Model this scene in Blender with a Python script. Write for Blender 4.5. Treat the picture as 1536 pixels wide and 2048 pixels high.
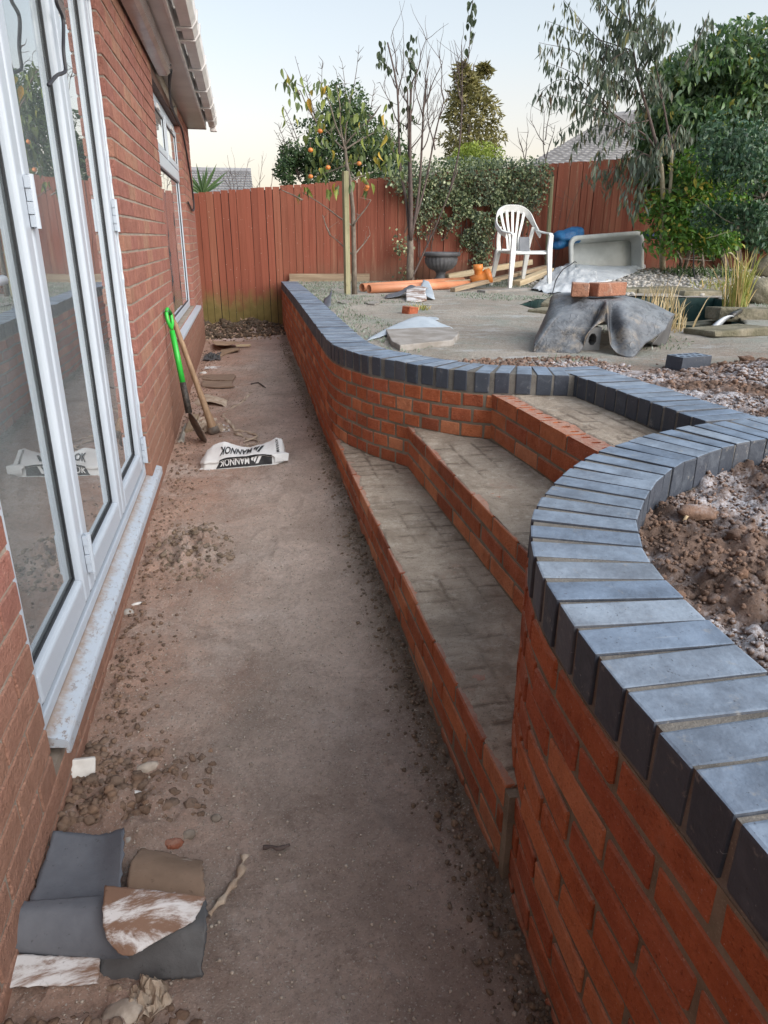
import bpy, bmesh, math, random
import numpy as np
from mathutils import Vector, Matrix, Euler
from mathutils.bvhtree import BVHTree

for o in list(bpy.data.objects):
    bpy.data.objects.remove(o)
sc = bpy.context.scene
C = sc.collection
R = random.Random(7)
NR = np.random.RandomState(11)
rad = math.radians

# ------------------------------------------------------------------ camera
H = 1.32
F = 1400.0
CAMROT = Matrix(((0.98215492, 0.06184555, -0.17761431),
                 (-0.18793232, 0.35933635, -0.91408907),
                 (0.00729093, 0.93115655, 0.36454675)))
cam = bpy.data.objects.new('camera', bpy.data.cameras.new('camera'))
C.objects.link(cam)
cam.matrix_world = Matrix.Translation((0, 0, H)) @ CAMROT.to_4x4()
cam.data.sensor_fit = 'VERTICAL'
cam.data.sensor_height = 36.0
cam.data.lens = 36.0 * F / 2048.0
cam.data.clip_start = 0.02
cam.data.clip_end = 400
sc.camera = cam

# ------------------------------------------------------------------ sky and sun
SUN_EL, SUN_AZ = rad(26.0), rad(135.0)     # azimuth clockwise from +Y (towards the fence)
w = bpy.data.worlds.new('World')
sc.world = w
w.use_nodes = True
nt = w.node_tree
nt.nodes.clear()
sky = nt.nodes.new('ShaderNodeTexSky')
sky.sky_type = 'NISHITA'
sky.sun_disc = False
sky.sun_elevation = SUN_EL
sky.sun_rotation = SUN_AZ
sky.air_density = 1.0
sky.dust_density = 2.2
sky.ozone_density = 1.6
bg = nt.nodes.new('ShaderNodeBackground')
bg.inputs['Strength'].default_value = 0.15
out = nt.nodes.new('ShaderNodeOutputWorld')
hs = nt.nodes.new('ShaderNodeHueSaturation')
hs.inputs['Saturation'].default_value = 0.6
hs.inputs['Value'].default_value = 2.2
nt.links.new(sky.outputs[0], hs.inputs['Color'])
# added ramp evens the clear dawn sky out for more overhead light: warm at the horizon all round, pale blue above
tc_ = nt.nodes.new('ShaderNodeTexCoord')
sx = nt.nodes.new('ShaderNodeSeparateXYZ')
nt.links.new(tc_.outputs['Generated'], sx.inputs[0])
rp = nt.nodes.new('ShaderNodeValToRGB')
e = rp.color_ramp.elements
while len(e) < 5: e.new(0.5)
for k_, (p_, c_) in enumerate([(0.0, (0.64, 0.445, 0.285)), (0.10, (0.60, 0.475, 0.335)), (0.21, (0.47, 0.48, 0.45)), (0.38, (0.345, 0.42, 0.465)), (1.0, (0.36, 0.455, 0.56))]):
    e[k_].position = p_; e[k_].color = (*c_, 1)
nt.links.new(sx.outputs[2], rp.inputs[0])
sc_ = nt.nodes.new('ShaderNodeVectorMath'); sc_.operation = 'SCALE'
sc_.inputs['Scale'].default_value = 2.6
nt.links.new(rp.outputs[0], sc_.inputs[0])
mx = nt.nodes.new('ShaderNodeMix'); mx.data_type = 'RGBA'
mx.inputs[0].default_value = 0.85
nt.links.new(hs.outputs[0], mx.inputs[6]); nt.links.new(sc_.outputs[0], mx.inputs[7])
nt.links.new(mx.outputs[2], bg.inputs['Color'])
nt.links.new(bg.outputs[0], out.inputs[0])

sl = bpy.data.lights.new('sun', 'SUN')
sl.energy = 1.7
sl.angle = rad(75)
sl.color = (1.0, 0.95, 0.90)
so = bpy.data.objects.new('sun', sl)
C.objects.link(so)
sdir = Vector((math.sin(SUN_AZ) * math.cos(SUN_EL), math.cos(SUN_AZ) * math.cos(SUN_EL), math.sin(SUN_EL)))
so.rotation_euler = sdir.to_track_quat('Z', 'Y').to_euler()

sc.view_settings.view_transform = 'Standard'
sc.view_settings.look = 'None'
sc.view_settings.exposure = 1.45
sc.view_settings.gamma = 1.0
sc.view_settings.use_curve_mapping = False
sc.render.engine = 'CYCLES'
sc.cycles.use_denoising = True
sc.cycles.max_bounces = 8
sc.cycles.transparent_max_bounces = 12

def ray_point(x, y, X=None, Y=None, Z=None):
    """point of the place seen at photo pixel (x, y) on a known plane"""
    d = CAMROT @ Vector((x - 768, 1024 - y, -F))
    if Z is not None: t = (Z - H) / d.z
    elif X is not None: t = X / d.x
    else: t = Y / d.y
    return Vector((0, 0, H)) + d * t

# ------------------------------------------------------------------ numpy noise
def _hash(i, j, s):
    n = (i * 374761393 + j * 668265263 + s * 1442695041) & 0xFFFFFFFF
    n = ((n ^ (n >> 13)) * 1274126177) & 0xFFFFFFFF
    return ((n ^ (n >> 16)) & 0xFFFF) / 65535.0

def vnoise(x, y, s=0):
    x = np.asarray(x, float); y = np.asarray(y, float)
    i = np.floor(x).astype(np.int64); j = np.floor(y).astype(np.int64)
    u = x - i; v = y - j
    u = u * u * (3 - 2 * u); v = v * v * (3 - 2 * v)
    a, b = _hash(i, j, s), _hash(i + 1, j, s)
    c, d = _hash(i, j + 1, s), _hash(i + 1, j + 1, s)
    return (a * (1 - u) + b * u) * (1 - v) + (c * (1 - u) + d * u) * v

def fbm(x, y, f, oct=4, s=0, gain=0.5):
    t = 0; a = 1.0; n = 0
    for k in range(oct):
        t = t + a * (vnoise(np.asarray(x) * f + 17.3 * k, np.asarray(y) * f - 9.1 * k, s + k) - 0.5)
        n += a; a *= gain; f *= 2.03
    return t / n

# ------------------------------------------------------------------ ground levels
def path_z(x, y):
    y = np.asarray(y, float); x = np.asarray(x, float)
    g = np.interp(y, [-2, 1.6, 4.0, 6.0, 10.0], [0.0, 0.0, 0.09, 0.11, 0.13])
    side = np.clip((0.1 - x) / 0.5, 0, 1) * np.interp(y, [1.6, 4.0], [0.0, 0.045])
    return g - side

def lawn_z(x, y):
    y = np.asarray(y, float)
    return np.interp(y, [-2, 1.0, 2.4, 3.2, 8.4, 10, 14], [0.64, 0.645, 0.69, 0.695, 0.75, 0.768, 0.80])

def on_path(x, y):
    Y = 3.0
    for _ in range(25):
        p = ray_point(x, y, Z=float(path_z(0, Y))); Y = 0.5 * Y + 0.5 * p.y
    p = ray_point(x, y, Z=float(path_z(p.x, p.y)))
    return p

def on_lawn(x, y):
    Y = 5.0
    for _ in range(40):
        p = ray_point(x, y, Z=float(lawn_z(0, Y))); Y = 0.5 * Y + 0.5 * min(max(p.y, 0), 14)
    return p

# ------------------------------------------------------------------ object helpers
BASE = {}

def setp(o, label=None, cat=None, group=None, kind=None):
    if label: o['label'] = label
    if cat: o['category'] = cat
    if group: o['group'] = group
    if kind: o['kind'] = kind
    return o

def root(name, label, cat, loc=(0, 0, 0), group=None):
    o = bpy.data.objects.new(name, None)
    o.empty_display_size = 0.1
    C.objects.link(o)
    o.location = loc
    BASE[o.name] = Vector(loc)
    return setp(o, label, cat, group)

def link(name, me, parent=None, loc=(0, 0, 0), rot=None, scl=None):
    """place a mesh whose own origin is local; loc is a world point (all parents are unrotated)"""
    o = bpy.data.objects.new(name, me)
    C.objects.link(o)
    loc = Vector(loc)
    BASE[o.name] = loc
    if parent is not None:
        o.parent = parent
        o.location = loc - BASE[parent.name]
    else:
        o.location = loc
    if rot is not None: o.rotation_euler = rot
    if scl is not None: o.scale = scl
    return o

class MB:
    def __init__(s):
        s.v = []; s.f = []; s.m = []; s.a = []; s.n = 0
    def add(s, v, f, m=0, a=0.0):
        v = [tuple(p) for p in v]
        s.f += [tuple(i + s.n for i in q) for q in f]
        s.m += [m] * len(f); s.a += [a] * len(f)
        s.v += v; s.n += len(v)
    def box(s, lo, hi, m=0, rot=None, at=None, a=0.0):
        x0, y0, z0 = lo; x1, y1, z1 = hi
        v = [Vector(p) for p in ((x0, y0, z0), (x1, y0, z0), (x1, y1, z0), (x0, y1, z0), (x0, y0, z1), (x1, y0, z1), (x1, y1, z1), (x0, y1, z1))]
        if rot is not None: v = [rot @ p for p in v]
        if at is not None: v = [p + Vector(at) for p in v]
        s.add(v, [(3, 2, 1, 0), (4, 5, 6, 7), (0, 1, 5, 4), (1, 2, 6, 5), (2, 3, 7, 6), (3, 0, 4, 7)], m, a)
    def tube(s, pts, r, n=6, m=0, cap=True, a=0.0):
        pts = [Vector(p) for p in pts]
        if not hasattr(r, '__len__'): r = [r] * len(pts)
        vs = []; up = Vector((0, 0, 1))
        u = None
        for i, p in enumerate(pts):
            t = (pts[min(i + 1, len(pts) - 1)] - pts[max(i - 1, 0)])
            if t.length < 1e-9: t = Vector((0, 0, 1))
            t.normalize()
            if u is None:
                u = t.cross(up if abs(t.z) < 0.9 else Vector((1, 0, 0))).normalized()
            else:
                u = (u - t * u.dot(t))
                u = u.normalized() if u.length > 1e-6 else t.orthogonal().normalized()
            v = t.cross(u)
            for k in range(n):
                ang = 2 * math.pi * k / n
                vs.append(p + (u * math.cos(ang) + v * math.sin(ang)) * r[i])
        fs = []
        for i in range(len(pts) - 1):
            for k in range(n):
                k2 = (k + 1) % n
                fs.append((i * n + k, i * n + k2, (i + 1) * n + k2, (i + 1) * n + k))
        if cap:
            fs.append(tuple(range(n - 1, -1, -1)))
            fs.append(tuple((len(pts) - 1) * n + k for k in range(n)))
        s.add(vs, fs, m, a)
    def grid(s, P, m=0, closed=False):
        """P: rows of points"""
        r, c = len(P), len(P[0])
        fs = []
        for i in range(r - 1):
            for j in range(c - 1 + (1 if closed else 0)):
                j2 = (j + 1) % c
                fs.append((i * c + j, i * c + j2, (i + 1) * c + j2, (i + 1) * c + j))
        s.add([p for row in P for p in row], fs, m)
    def lathe(s, prof, n=24, at=(0, 0, 0), m=0, flute=0.0, fr=(0, 0), nf=24):
        P = []
        for (r, z) in prof:
            row = []
            for k in range(n):
                a = 2 * math.pi * k / n
                rr = r * (1 + (flute * math.cos(nf * a) if fr[0] <= z <= fr[1] else 0))
                row.append((at[0] + rr * math.cos(a), at[1] + rr * math.sin(a), at[2] + z))
            P.append(row)
        s.grid(P, m, closed=True)
    def build(s, name, mats, parent=None, origin=(0, 0, 0), smooth=False, kind=None):
        o = Vector(origin)
        me = bpy.data.meshes.new(name)
        me.from_pydata([(x - o.x, y - o.y, z - o.z) for x, y, z in s.v], [], s.f)
        if not isinstance(mats, (list, tuple)): mats = [mats]
        for q in mats: me.materials.append(q)
        if len(mats) > 1: me.polygons.foreach_set('material_index', s.m)
        if any(s.a):
            at = me.attributes.new('rnd', 'FLOAT', 'FACE')
            at.data.foreach_set('value', s.a)
        if smooth: me.polygons.foreach_set('use_smooth', [True] * len(me.polygons))
        me.update()
        ob = link(name, me, parent, o)
        if kind: ob['kind'] = kind
        return ob

def part(mb, name, mats, parent, smooth=False, kind=None):
    return mb.build(name, mats, parent, BASE[parent.name], smooth, kind)

def solid(ob, t, off=-1.0):
    md = ob.modifiers.new('solid', 'SOLIDIFY'); md.thickness = t; md.offset = off
    return ob

def bev(ob, wd, seg=2):
    md = ob.modifiers.new('bev', 'BEVEL'); md.width = wd; md.segments = seg; md.limit_method = 'ANGLE'; md.angle_limit = rad(35)
    return ob

def fast_mesh(name, verts, faces, mats, attr=None, smooth=False):
    """verts (N,3) array, faces (M,k) array"""
    me = bpy.data.meshes.new(name)
    verts = np.asarray(verts, np.float32); faces = np.asarray(faces, np.int32)
    k = faces.shape[1]
    me.vertices.add(len(verts)); me.vertices.foreach_set('co', verts.ravel())
    me.loops.add(faces.size); me.loops.foreach_set('vertex_index', faces.ravel())
    me.polygons.add(len(faces))
    me.polygons.foreach_set('loop_start', np.arange(0, faces.size, k, dtype=np.int32))
    me.polygons.foreach_set('loop_total', np.full(len(faces), k, np.int32))
    if smooth: me.polygons.foreach_set('use_smooth', np.ones(len(faces), bool))
    for q in (mats if isinstance(mats, (list, tuple)) else [mats]): me.materials.append(q)
    me.update(calc_edges=True)
    if attr is not None:
        at = me.attributes.new('rnd', 'FLOAT', 'FACE'); at.data.foreach_set('value', np.asarray(attr, np.float32))
    return me

def catmull(pts, n):
    """resample a polyline smoothly: n points by arc length"""
    P = np.asarray(pts, float)
    Q = np.vstack([2 * P[0] - P[1], P, 2 * P[-1] - P[-2]])
    outp = []
    for i in range(1, len(Q) - 2):
        p0, p1, p2, p3 = Q[i - 1], Q[i], Q[i + 1], Q[i + 2]
        for t in np.linspace(0, 1, 24, endpoint=False):
            outp.append(0.5 * (2 * p1 + (p2 - p0) * t + (2 * p0 - 5 * p1 + 4 * p2 - p3) * t * t + (3 * p1 - p0 - 3 * p2 + p3) * t ** 3))
    outp.append(Q[-2])
    D = np.array(outp)
    s = np.concatenate([[0], np.cumsum(np.linalg.norm(np.diff(D, axis=0), axis=1))])
    if n is None: return D, s
    u = np.linspace(0, s[-1], n)
    return np.stack([np.interp(u, s, D[:, k]) for k in range(D.shape[1])], 1)

def loft(rows, nu, nv, jig=0.0, s=0, f=6.0):
    """smooth surface through rows of 3-D control points"""
    A = [catmull(r, nu) for r in rows]
    G = np.zeros((nv, nu, 3))
    for j in range(nu):
        G[:, j] = catmull([A[i][j] for i in range(len(A))], nv)
    if jig:
        G[:, :, 2] += jig * fbm(G[:, :, 0], G[:, :, 1] + G[:, :, 2], f, 4, s)
        G[:, :, 1] += jig * fbm(G[:, :, 0] + 5, G[:, :, 1] + 3, f, 4, s + 9)
    return [[tuple(p) for p in row] for row in G]
# ------------------------------------------------------------------ materials
class NT:
    def __init__(s, name):
        s.m = bpy.data.materials.new(name); s.m.use_nodes = True
        s.t = s.m.node_tree; s.t.nodes.clear()
        s.out = s.n('ShaderNodeOutputMaterial')
        s.b = s.n('ShaderNodeBsdfPrincipled')
        s.l(s.b.outputs[0], s.out.inputs[0])
    def n(s, typ, **kw):
        q = s.t.nodes.new(typ)
        for k, v in kw.items(): setattr(q, k, v)
        return q
    def l(s, a, b): s.t.links.new(a, b)
    def sv(s, sock, v):
        if hasattr(v, 'is_linked') or isinstance(v, bpy.types.NodeSocket): s.l(v, sock)
        else: sock.default_value = v if not (isinstance(v, tuple) and len(v) == 3 and sock.type == 'RGBA') else (*v, 1)
    def coord(s, world=False, rnd=True):
        if world: base = s.n('ShaderNodeNewGeometry').outputs['Position']
        else: base = s.n('ShaderNodeTexCoord').outputs['Object']
        if rnd and not world:
            oi = s.n('ShaderNodeObjectInfo')
            ad = s.n('ShaderNodeVectorMath', operation='MULTIPLY_ADD')
            cb = s.n('ShaderNodeCombineXYZ')
            for k in range(3): s.l(oi.outputs['Random'], cb.inputs[k])
            s.l(cb.outputs[0], ad.inputs[0]); ad.inputs[1].default_value = (37.1, 91.7, 53.3); s.l(base, ad.inputs[2])
            base = ad.outputs[0]
        return base
    def noise(s, co, scale, det=5, rough=0.55, stretch=None, dist=0.0):
        if stretch:
            mp = s.n('ShaderNodeMapping'); s.l(co, mp.inputs[0]); mp.inputs['Scale'].default_value = stretch; co = mp.outputs[0]
        q = s.n('ShaderNodeTexNoise'); s.l(co, q.inputs['Vector'])
        q.inputs['Scale'].default_value = scale; q.inputs['Detail'].default_value = det
        q.inputs['Roughness'].default_value = rough; q.inputs['Distortion'].default_value = dist
        return q.outputs['Fac']
    def voro(s, co, scale, feat='F1', outp='Distance'):
        q = s.n('ShaderNodeTexVoronoi', feature=feat); s.l(co, q.inputs['Vector']); q.inputs['Scale'].default_value = scale
        return q.outputs[outp]
    def ramp(s, fac, a, b, ca=0.0, cb=1.0):
        q = s.n('ShaderNodeMapRange'); q.clamp = True; q.interpolation_type = 'SMOOTHSTEP'
        s.sv(q.inputs[0], fac)
        q.inputs[1].default_value = a; q.inputs[2].default_value = b; q.inputs[3].default_value = ca; q.inputs[4].default_value = cb
        return q.outputs[0]
    def mix(s, fac, a, b, mode='MIX'):
        q = s.n('ShaderNodeMix', data_type='RGBA', blend_type=mode)
        s.sv(q.inputs[0], fac); s.sv(q.inputs[6], a); s.sv(q.inputs[7], b)
        return q.outputs[2]
    def math(s, op, a, b=0.5):
        q = s.n('ShaderNodeMath', operation=op)
        s.sv(q.inputs[0], a); s.sv(q.inputs[1], b)
        return q.outputs[0]
    def sep(s, co):
        q = s.n('ShaderNodeSeparateXYZ'); s.l(co, q.inputs[0]); return q.outputs
    def rnd(s):
        return s.n('ShaderNodeObjectInfo').outputs['Random']
    def rnd2(s):
        a = s.n('ShaderNodeAttribute', attribute_name='rnd').outputs['Fac']
        return s.math('FRACT', s.math('ADD', a, s.rnd()))
    def crv(s, fac, stops):
        q = s.n('ShaderNodeValToRGB'); s.l(fac, q.inputs[0])
        e = q.color_ramp.elements
        while len(e) < len(stops): e.new(0.5)
        for k, (p, c) in enumerate(stops): e[k].position = p; e[k].color = (*c, 1)
        return q.outputs[0]
    def bump(s, h, st=0.4, d=0.01, prev=None):
        q = s.n('ShaderNodeBump'); s.l(h, q.inputs['Height']); q.inputs['Strength'].default_value = st; q.inputs['Distance'].default_value = d
        if prev is not None: s.l(prev, q.inputs['Normal'])
        return q.outputs[0]
    def done(s, col, rough=0.85, nrm=None, spec=0.5, metal=0.0, **kw):
        s.sv(s.b.inputs['Base Color'], col); s.sv(s.b.inputs['Roughness'], rough)
        s.sv(s.b.inputs['Specular IOR Level'], spec); s.sv(s.b.inputs['Metallic'], metal)
        if nrm is not None: s.l(nrm, s.b.inputs['Normal'])
        for k, v in kw.items(): s.sv(s.b.inputs[k], v)
        return s.m

def simple(name, c1, c2, sc_=20, rough=0.8, bs=60, bst=0.3, bd=0.004, var=0.15, spec=0.4, stretch=None, world=False, metal=0.0):
    t = NT(name); co = t.coord(world)
    f = t.noise(co, sc_, 6, 0.6, stretch)
    col = t.mix(t.ramp(f, 0.32, 0.68), c1, c2)
    hv = t.n('ShaderNodeHueSaturation'); t.l(col, hv.inputs['Color'])
    t.l(t.ramp(t.rnd(), 0, 1, 1 - var, 1 + var), hv.inputs['Value'])
    b = t.bump(t.noise(co, bs, 6, 0.6, stretch), bst, bd)
    return t.done(hv.outputs[0], rough, b, spec, metal)

def mat_brick(name, stops, mud=None, val=0.16, chalk=0.25):
    t = NT(name); co = t.coord(); wp = t.coord(True)
    col = t.crv(t.rnd2(), stops)
    n1 = t.noise(co, 14, 7, 0.7)
    col = t.mix(t.ramp(n1, 0.35, 0.72, 0, 0.65), col, t.mix(1.0, col, (0.58, 0.48, 0.46), 'MULTIPLY'))
    n2 = t.noise(co, 8, 6, 0.7, dist=1.5)
    col = t.mix(t.ramp(n2, 0.56, 0.72, 0, chalk), col, (0.50, 0.33, 0.265))
    n4 = t.noise(wp, 6, 7, 0.75)
    col = t.mix(t.ramp(n4, 0.58, 0.74, 0, chalk * 1.3), col, (0.27, 0.215, 0.165))     # smears of mortar
    n3 = t.noise(co, 130, 4, 0.65)
    col = t.mix(t.ramp(n3, 0.56, 0.70, 0, 0.6), col, t.mix(1.0, col, (0.42, 0.38, 0.38), 'MULTIPLY'))
    col = t.mix(t.ramp(t.noise(co, 210, 2), 0.66, 0.72, 0, 0.5), col, (0.52, 0.34, 0.27))
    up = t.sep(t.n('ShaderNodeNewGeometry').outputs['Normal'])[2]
    col = t.mix(t.math('MULTIPLY', t.ramp(up, 0.6, 0.95), t.ramp(t.noise(wp, 18, 6, 0.7), 0.3, 0.65, 0.35, 0.9)), col, t.mix(t.noise(wp, 40, 4), (0.40, 0.225, 0.175), (0.52, 0.40, 0.33)))     # mortar dust and the light caught by upward faces, painted in as paler colour
    if mud:
        z = t.sep(wp)[2]
        nz = t.math('ADD', z, t.math('MULTIPLY', t.noise(wp, 5, 6, 0.65), -0.5))
        f = t.ramp(nz, mud[0], mud[1], mud[2], 0)
        col = t.mix(f, col, t.mix(t.noise(wp, 30, 5), (0.24, 0.125, 0.085), (0.36, 0.21, 0.155)))
    h = t.math('ADD', t.math('MULTIPLY', t.noise(co, 26, 6, 0.65), 1.0), t.math('MULTIPLY', n3, 0.6))
    return t.done(col, 0.92, t.bump(h, 1.0, 0.014), 0.15)

MAT = {}
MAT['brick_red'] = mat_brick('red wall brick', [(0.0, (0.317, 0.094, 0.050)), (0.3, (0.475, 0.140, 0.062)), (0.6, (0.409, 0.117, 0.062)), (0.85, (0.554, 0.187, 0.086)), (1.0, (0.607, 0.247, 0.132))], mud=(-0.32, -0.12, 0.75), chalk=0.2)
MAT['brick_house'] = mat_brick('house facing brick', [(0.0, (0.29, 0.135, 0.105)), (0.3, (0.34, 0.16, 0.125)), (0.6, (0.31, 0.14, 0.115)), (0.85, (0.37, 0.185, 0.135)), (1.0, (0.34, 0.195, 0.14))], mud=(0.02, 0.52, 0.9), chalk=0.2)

def m_blue():
    t = NT('blue engineering brick'); co = t.coord()
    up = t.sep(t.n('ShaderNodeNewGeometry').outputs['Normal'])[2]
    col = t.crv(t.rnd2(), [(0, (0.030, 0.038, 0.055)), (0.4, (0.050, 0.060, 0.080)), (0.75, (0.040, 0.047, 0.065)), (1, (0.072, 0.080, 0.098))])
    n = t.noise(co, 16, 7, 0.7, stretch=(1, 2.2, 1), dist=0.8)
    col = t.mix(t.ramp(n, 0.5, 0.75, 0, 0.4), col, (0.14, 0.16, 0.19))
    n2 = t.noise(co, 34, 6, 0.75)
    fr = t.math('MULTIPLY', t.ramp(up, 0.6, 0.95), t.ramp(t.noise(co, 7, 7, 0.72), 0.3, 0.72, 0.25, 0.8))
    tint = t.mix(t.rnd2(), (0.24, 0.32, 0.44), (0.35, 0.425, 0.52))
    col = t.mix(fr, col, tint)          # thin rime plus the sky's reflected blue, painted into the upward faces
    col = t.mix(t.ramp(n2, 0.58, 0.72, 0, 0.5), col, (0.30, 0.285, 0.26))      # mortar haze
    col = t.mix(t.ramp(t.noise(co, 150, 3), 0.66, 0.72, 0, 0.6), col, (0.03, 0.03, 0.033))
    sc = t.noise(co, 60, 4, 0.6, stretch=(1, 0.06, 1), dist=2.0)
    col = t.mix(t.ramp(sc, 0.68, 0.72, 0, 0.35), col, (0.42, 0.45, 0.48))
    return t.done(col, t.ramp(n, 0.3, 0.7, 0.45, 0.72), t.bump(t.math('ADD', t.noise(co, 24, 5, 0.6), t.math('MULTIPLY', t.noise(co, 120, 4), 0.4)), 0.5, 0.004), 0.4)
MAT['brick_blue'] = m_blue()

def m_mortar(name, c1, c2):
    t = NT(name); wp = t.coord(True)
    col = t.mix(t.ramp(t.noise(wp, 9, 6, 0.65), 0.3, 0.7), c1, c2)
    col = t.mix(t.ramp(t.noise(wp, 260, 3), 0.6, 0.7, 0, 0.5), col, (0.36, 0.32, 0.27))
    return t.done(col, 0.95, t.bump(t.noise(wp, 140, 5, 0.7), 0.7, 0.004), 0.2)
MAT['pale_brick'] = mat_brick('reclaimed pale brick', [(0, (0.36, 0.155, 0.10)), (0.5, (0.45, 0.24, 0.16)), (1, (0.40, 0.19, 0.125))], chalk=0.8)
MAT['mortar'] = m_mortar('grey brown mortar', (0.155, 0.125, 0.092), (0.25, 0.208, 0.16))
MAT['mortar_coping'] = m_mortar('grey coping mortar', (0.115, 0.108, 0.098), (0.20, 0.188, 0.17))
MAT['mortar_house'] = m_mortar('house mortar', (0.22, 0.18, 0.15), (0.31, 0.27, 0.23))

def m_tread():
    t = NT('mortar smeared tread'); wp = t.coord(True)
    n = t.noise(wp, 6, 8, 0.72, dist=0.6)
    col = t.mix(t.ramp(n, 0.3, 0.7), (0.281, 0.226, 0.175), (0.495, 0.415, 0.335))
    a = t.n('ShaderNodeAttribute', attribute_name='rnd').outputs['Fac']
    col = t.mix(t.ramp(a, 0, 1, 0, 0.85), col, (0.15, 0.112, 0.085))
    col = t.mix(t.ramp(t.noise(wp, 22, 7, 0.75), 0.5, 0.68, 0, 0.7), col, (0.550, 0.478, 0.400))
    col = t.mix(t.ramp(t.noise(wp, 13, 7, 0.78, stretch=(0.4, 1, 1)), 0.55, 0.68, 0, 0.75), col, (0.176, 0.137, 0.105))
    col = t.mix(t.ramp(t.noise(wp, 4.5, 7, 0.75), 0.58, 0.7, 0, 0.45), col, (0.440, 0.268, 0.200))
    col = t.mix(t.ramp(t.noise(wp, 190, 3), 0.58, 0.68, 0, 0.6), col, (0.132, 0.103, 0.080))
    h = t.math('ADD', t.noise(wp, 24, 8, 0.75, stretch=(0.5, 1, 1)), t.math('MULTIPLY', t.noise(wp, 160, 4), 0.3))
    return t.done(col, 0.94, t.bump(h, 0.9, 0.018), 0.2)
MAT['tread'] = m_tread()

def m_path():
    t = NT('compacted muddy sand'); wp = t.coord(True); xyz = t.sep(wp)
    n1 = t.noise(wp, 3.0, 8, 0.7, dist=0.5)
    grey = t.mix(t.ramp(n1, 0.3, 0.7), (0.460, 0.357, 0.300), (0.717, 0.571, 0.493))
    redd = t.mix(t.ramp(n1, 0.3, 0.7), (0.460, 0.273, 0.201), (0.680, 0.433, 0.332))
    rx = t.math('ADD', xyz[0], t.math('MULTIPLY', t.math('SUBTRACT', t.noise(wp, 2.2, 7, 0.7), 0.5), 1.2))
    f = t.ramp(t.math('ADD', rx, t.math('MULTIPLY', xyz[1], -0.045)), -0.62, -0.05, 0.9, 0.0)
    col = t.mix(f, grey, redd)
    damp = t.ramp(t.math('ADD', xyz[0], t.math('MULTIPLY', t.noise(wp, 7, 7, 0.75), 0.26)), 0.46, 0.60, 0, 0.8)
    col = t.mix(damp, col, t.mix(t.noise(wp, 30, 4), (0.145, 0.119, 0.076), (0.291, 0.225, 0.166)))       # dark algae-stained mud along the new wall
    col = t.mix(t.ramp(t.noise(wp, 6, 9, 0.82, dist=0.6), 0.51, 0.66, 0, 0.6), col, (0.291, 0.213, 0.170))
    col = t.mix(t.ramp(t.noise(wp, 1.7, 8, 0.75), 0.50, 0.66, 0, 0.6), col, (0.817, 0.690, 0.624))
    col = t.mix(t.ramp(t.noise(wp, 48, 7, 0.82), 0.46, 0.64, 0, 0.42), col, (0.291, 0.217, 0.177))  # dirt flecks, with crevice shade the bump barely shows put into the colour
    col = t.mix(t.ramp(t.noise(wp, 130, 5, 0.75), 0.55, 0.66, 0, 0.55), col, (0.206, 0.155, 0.128))
    col = t.mix(t.ramp(t.noise(wp, 200, 2), 0.62, 0.69, 0, 0.65), col, (0.850, 0.837, 0.791))
    h = t.math('ADD', t.noise(wp, 26, 10, 0.8), t.math('MULTIPLY', t.noise(wp, 150, 5, 0.75), 0.5))
    return t.done(col, t.ramp(n1, 0.3, 0.7, 0.75, 0.93), t.bump(h, 1.0, 0.03), 0.25)
MAT['path'] = m_path()

def m_soil(name, c1, c2, frost=0.7, thr=(0.5, 0.68), fs=3.0, world=True):
    t = NT(name); wp = t.coord(True)
    col = t.mix(t.ramp(t.noise(wp, 12, 7, 0.7), 0.3, 0.7), c1, c2)
    col = t.mix(t.rnd2(), col, t.mix(1.0, col, (1.25, 1.12, 1.0), 'MULTIPLY'))
    up = t.sep(t.n('ShaderNodeNewGeometry').outputs['Normal'])[2]
    fr = t.math('MULTIPLY', t.ramp(up, 0.25, 0.85), t.ramp(t.noise(wp, fs, 6, 0.7), thr[0], thr[1], 0, frost))
    fr = t.math('MULTIPLY', fr, t.ramp(t.noise(wp, 120, 4, 0.7), 0.38, 0.6, 0.25, 1))
    col = t.mix(fr, col, (0.58, 0.58, 0.62))            # hoar frost lying on the clods
    return t.done(col, 0.95, t.bump(t.noise(wp, 130, 6, 0.75), 0.9, 0.008), 0.2)
MAT['soil'] = m_soil('frosted garden soil', (0.125, 0.085, 0.066), (0.25, 0.176, 0.142), 0.95, (0.46, 0.62), 2.6)
MAT['mud'] = m_soil('brown mud clods', (0.128, 0.091, 0.070), (0.255, 0.187, 0.145), 0.0)
MAT['bank_mud'] = m_soil('dark leafy bank soil', (0.06, 0.048, 0.037), (0.15, 0.115, 0.088), 0.0)
MAT['mud_dark'] = m_soil('dark damp mud crumbs', (0.13, 0.105, 0.08), (0.24, 0.19, 0.15), 0.0)

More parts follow.
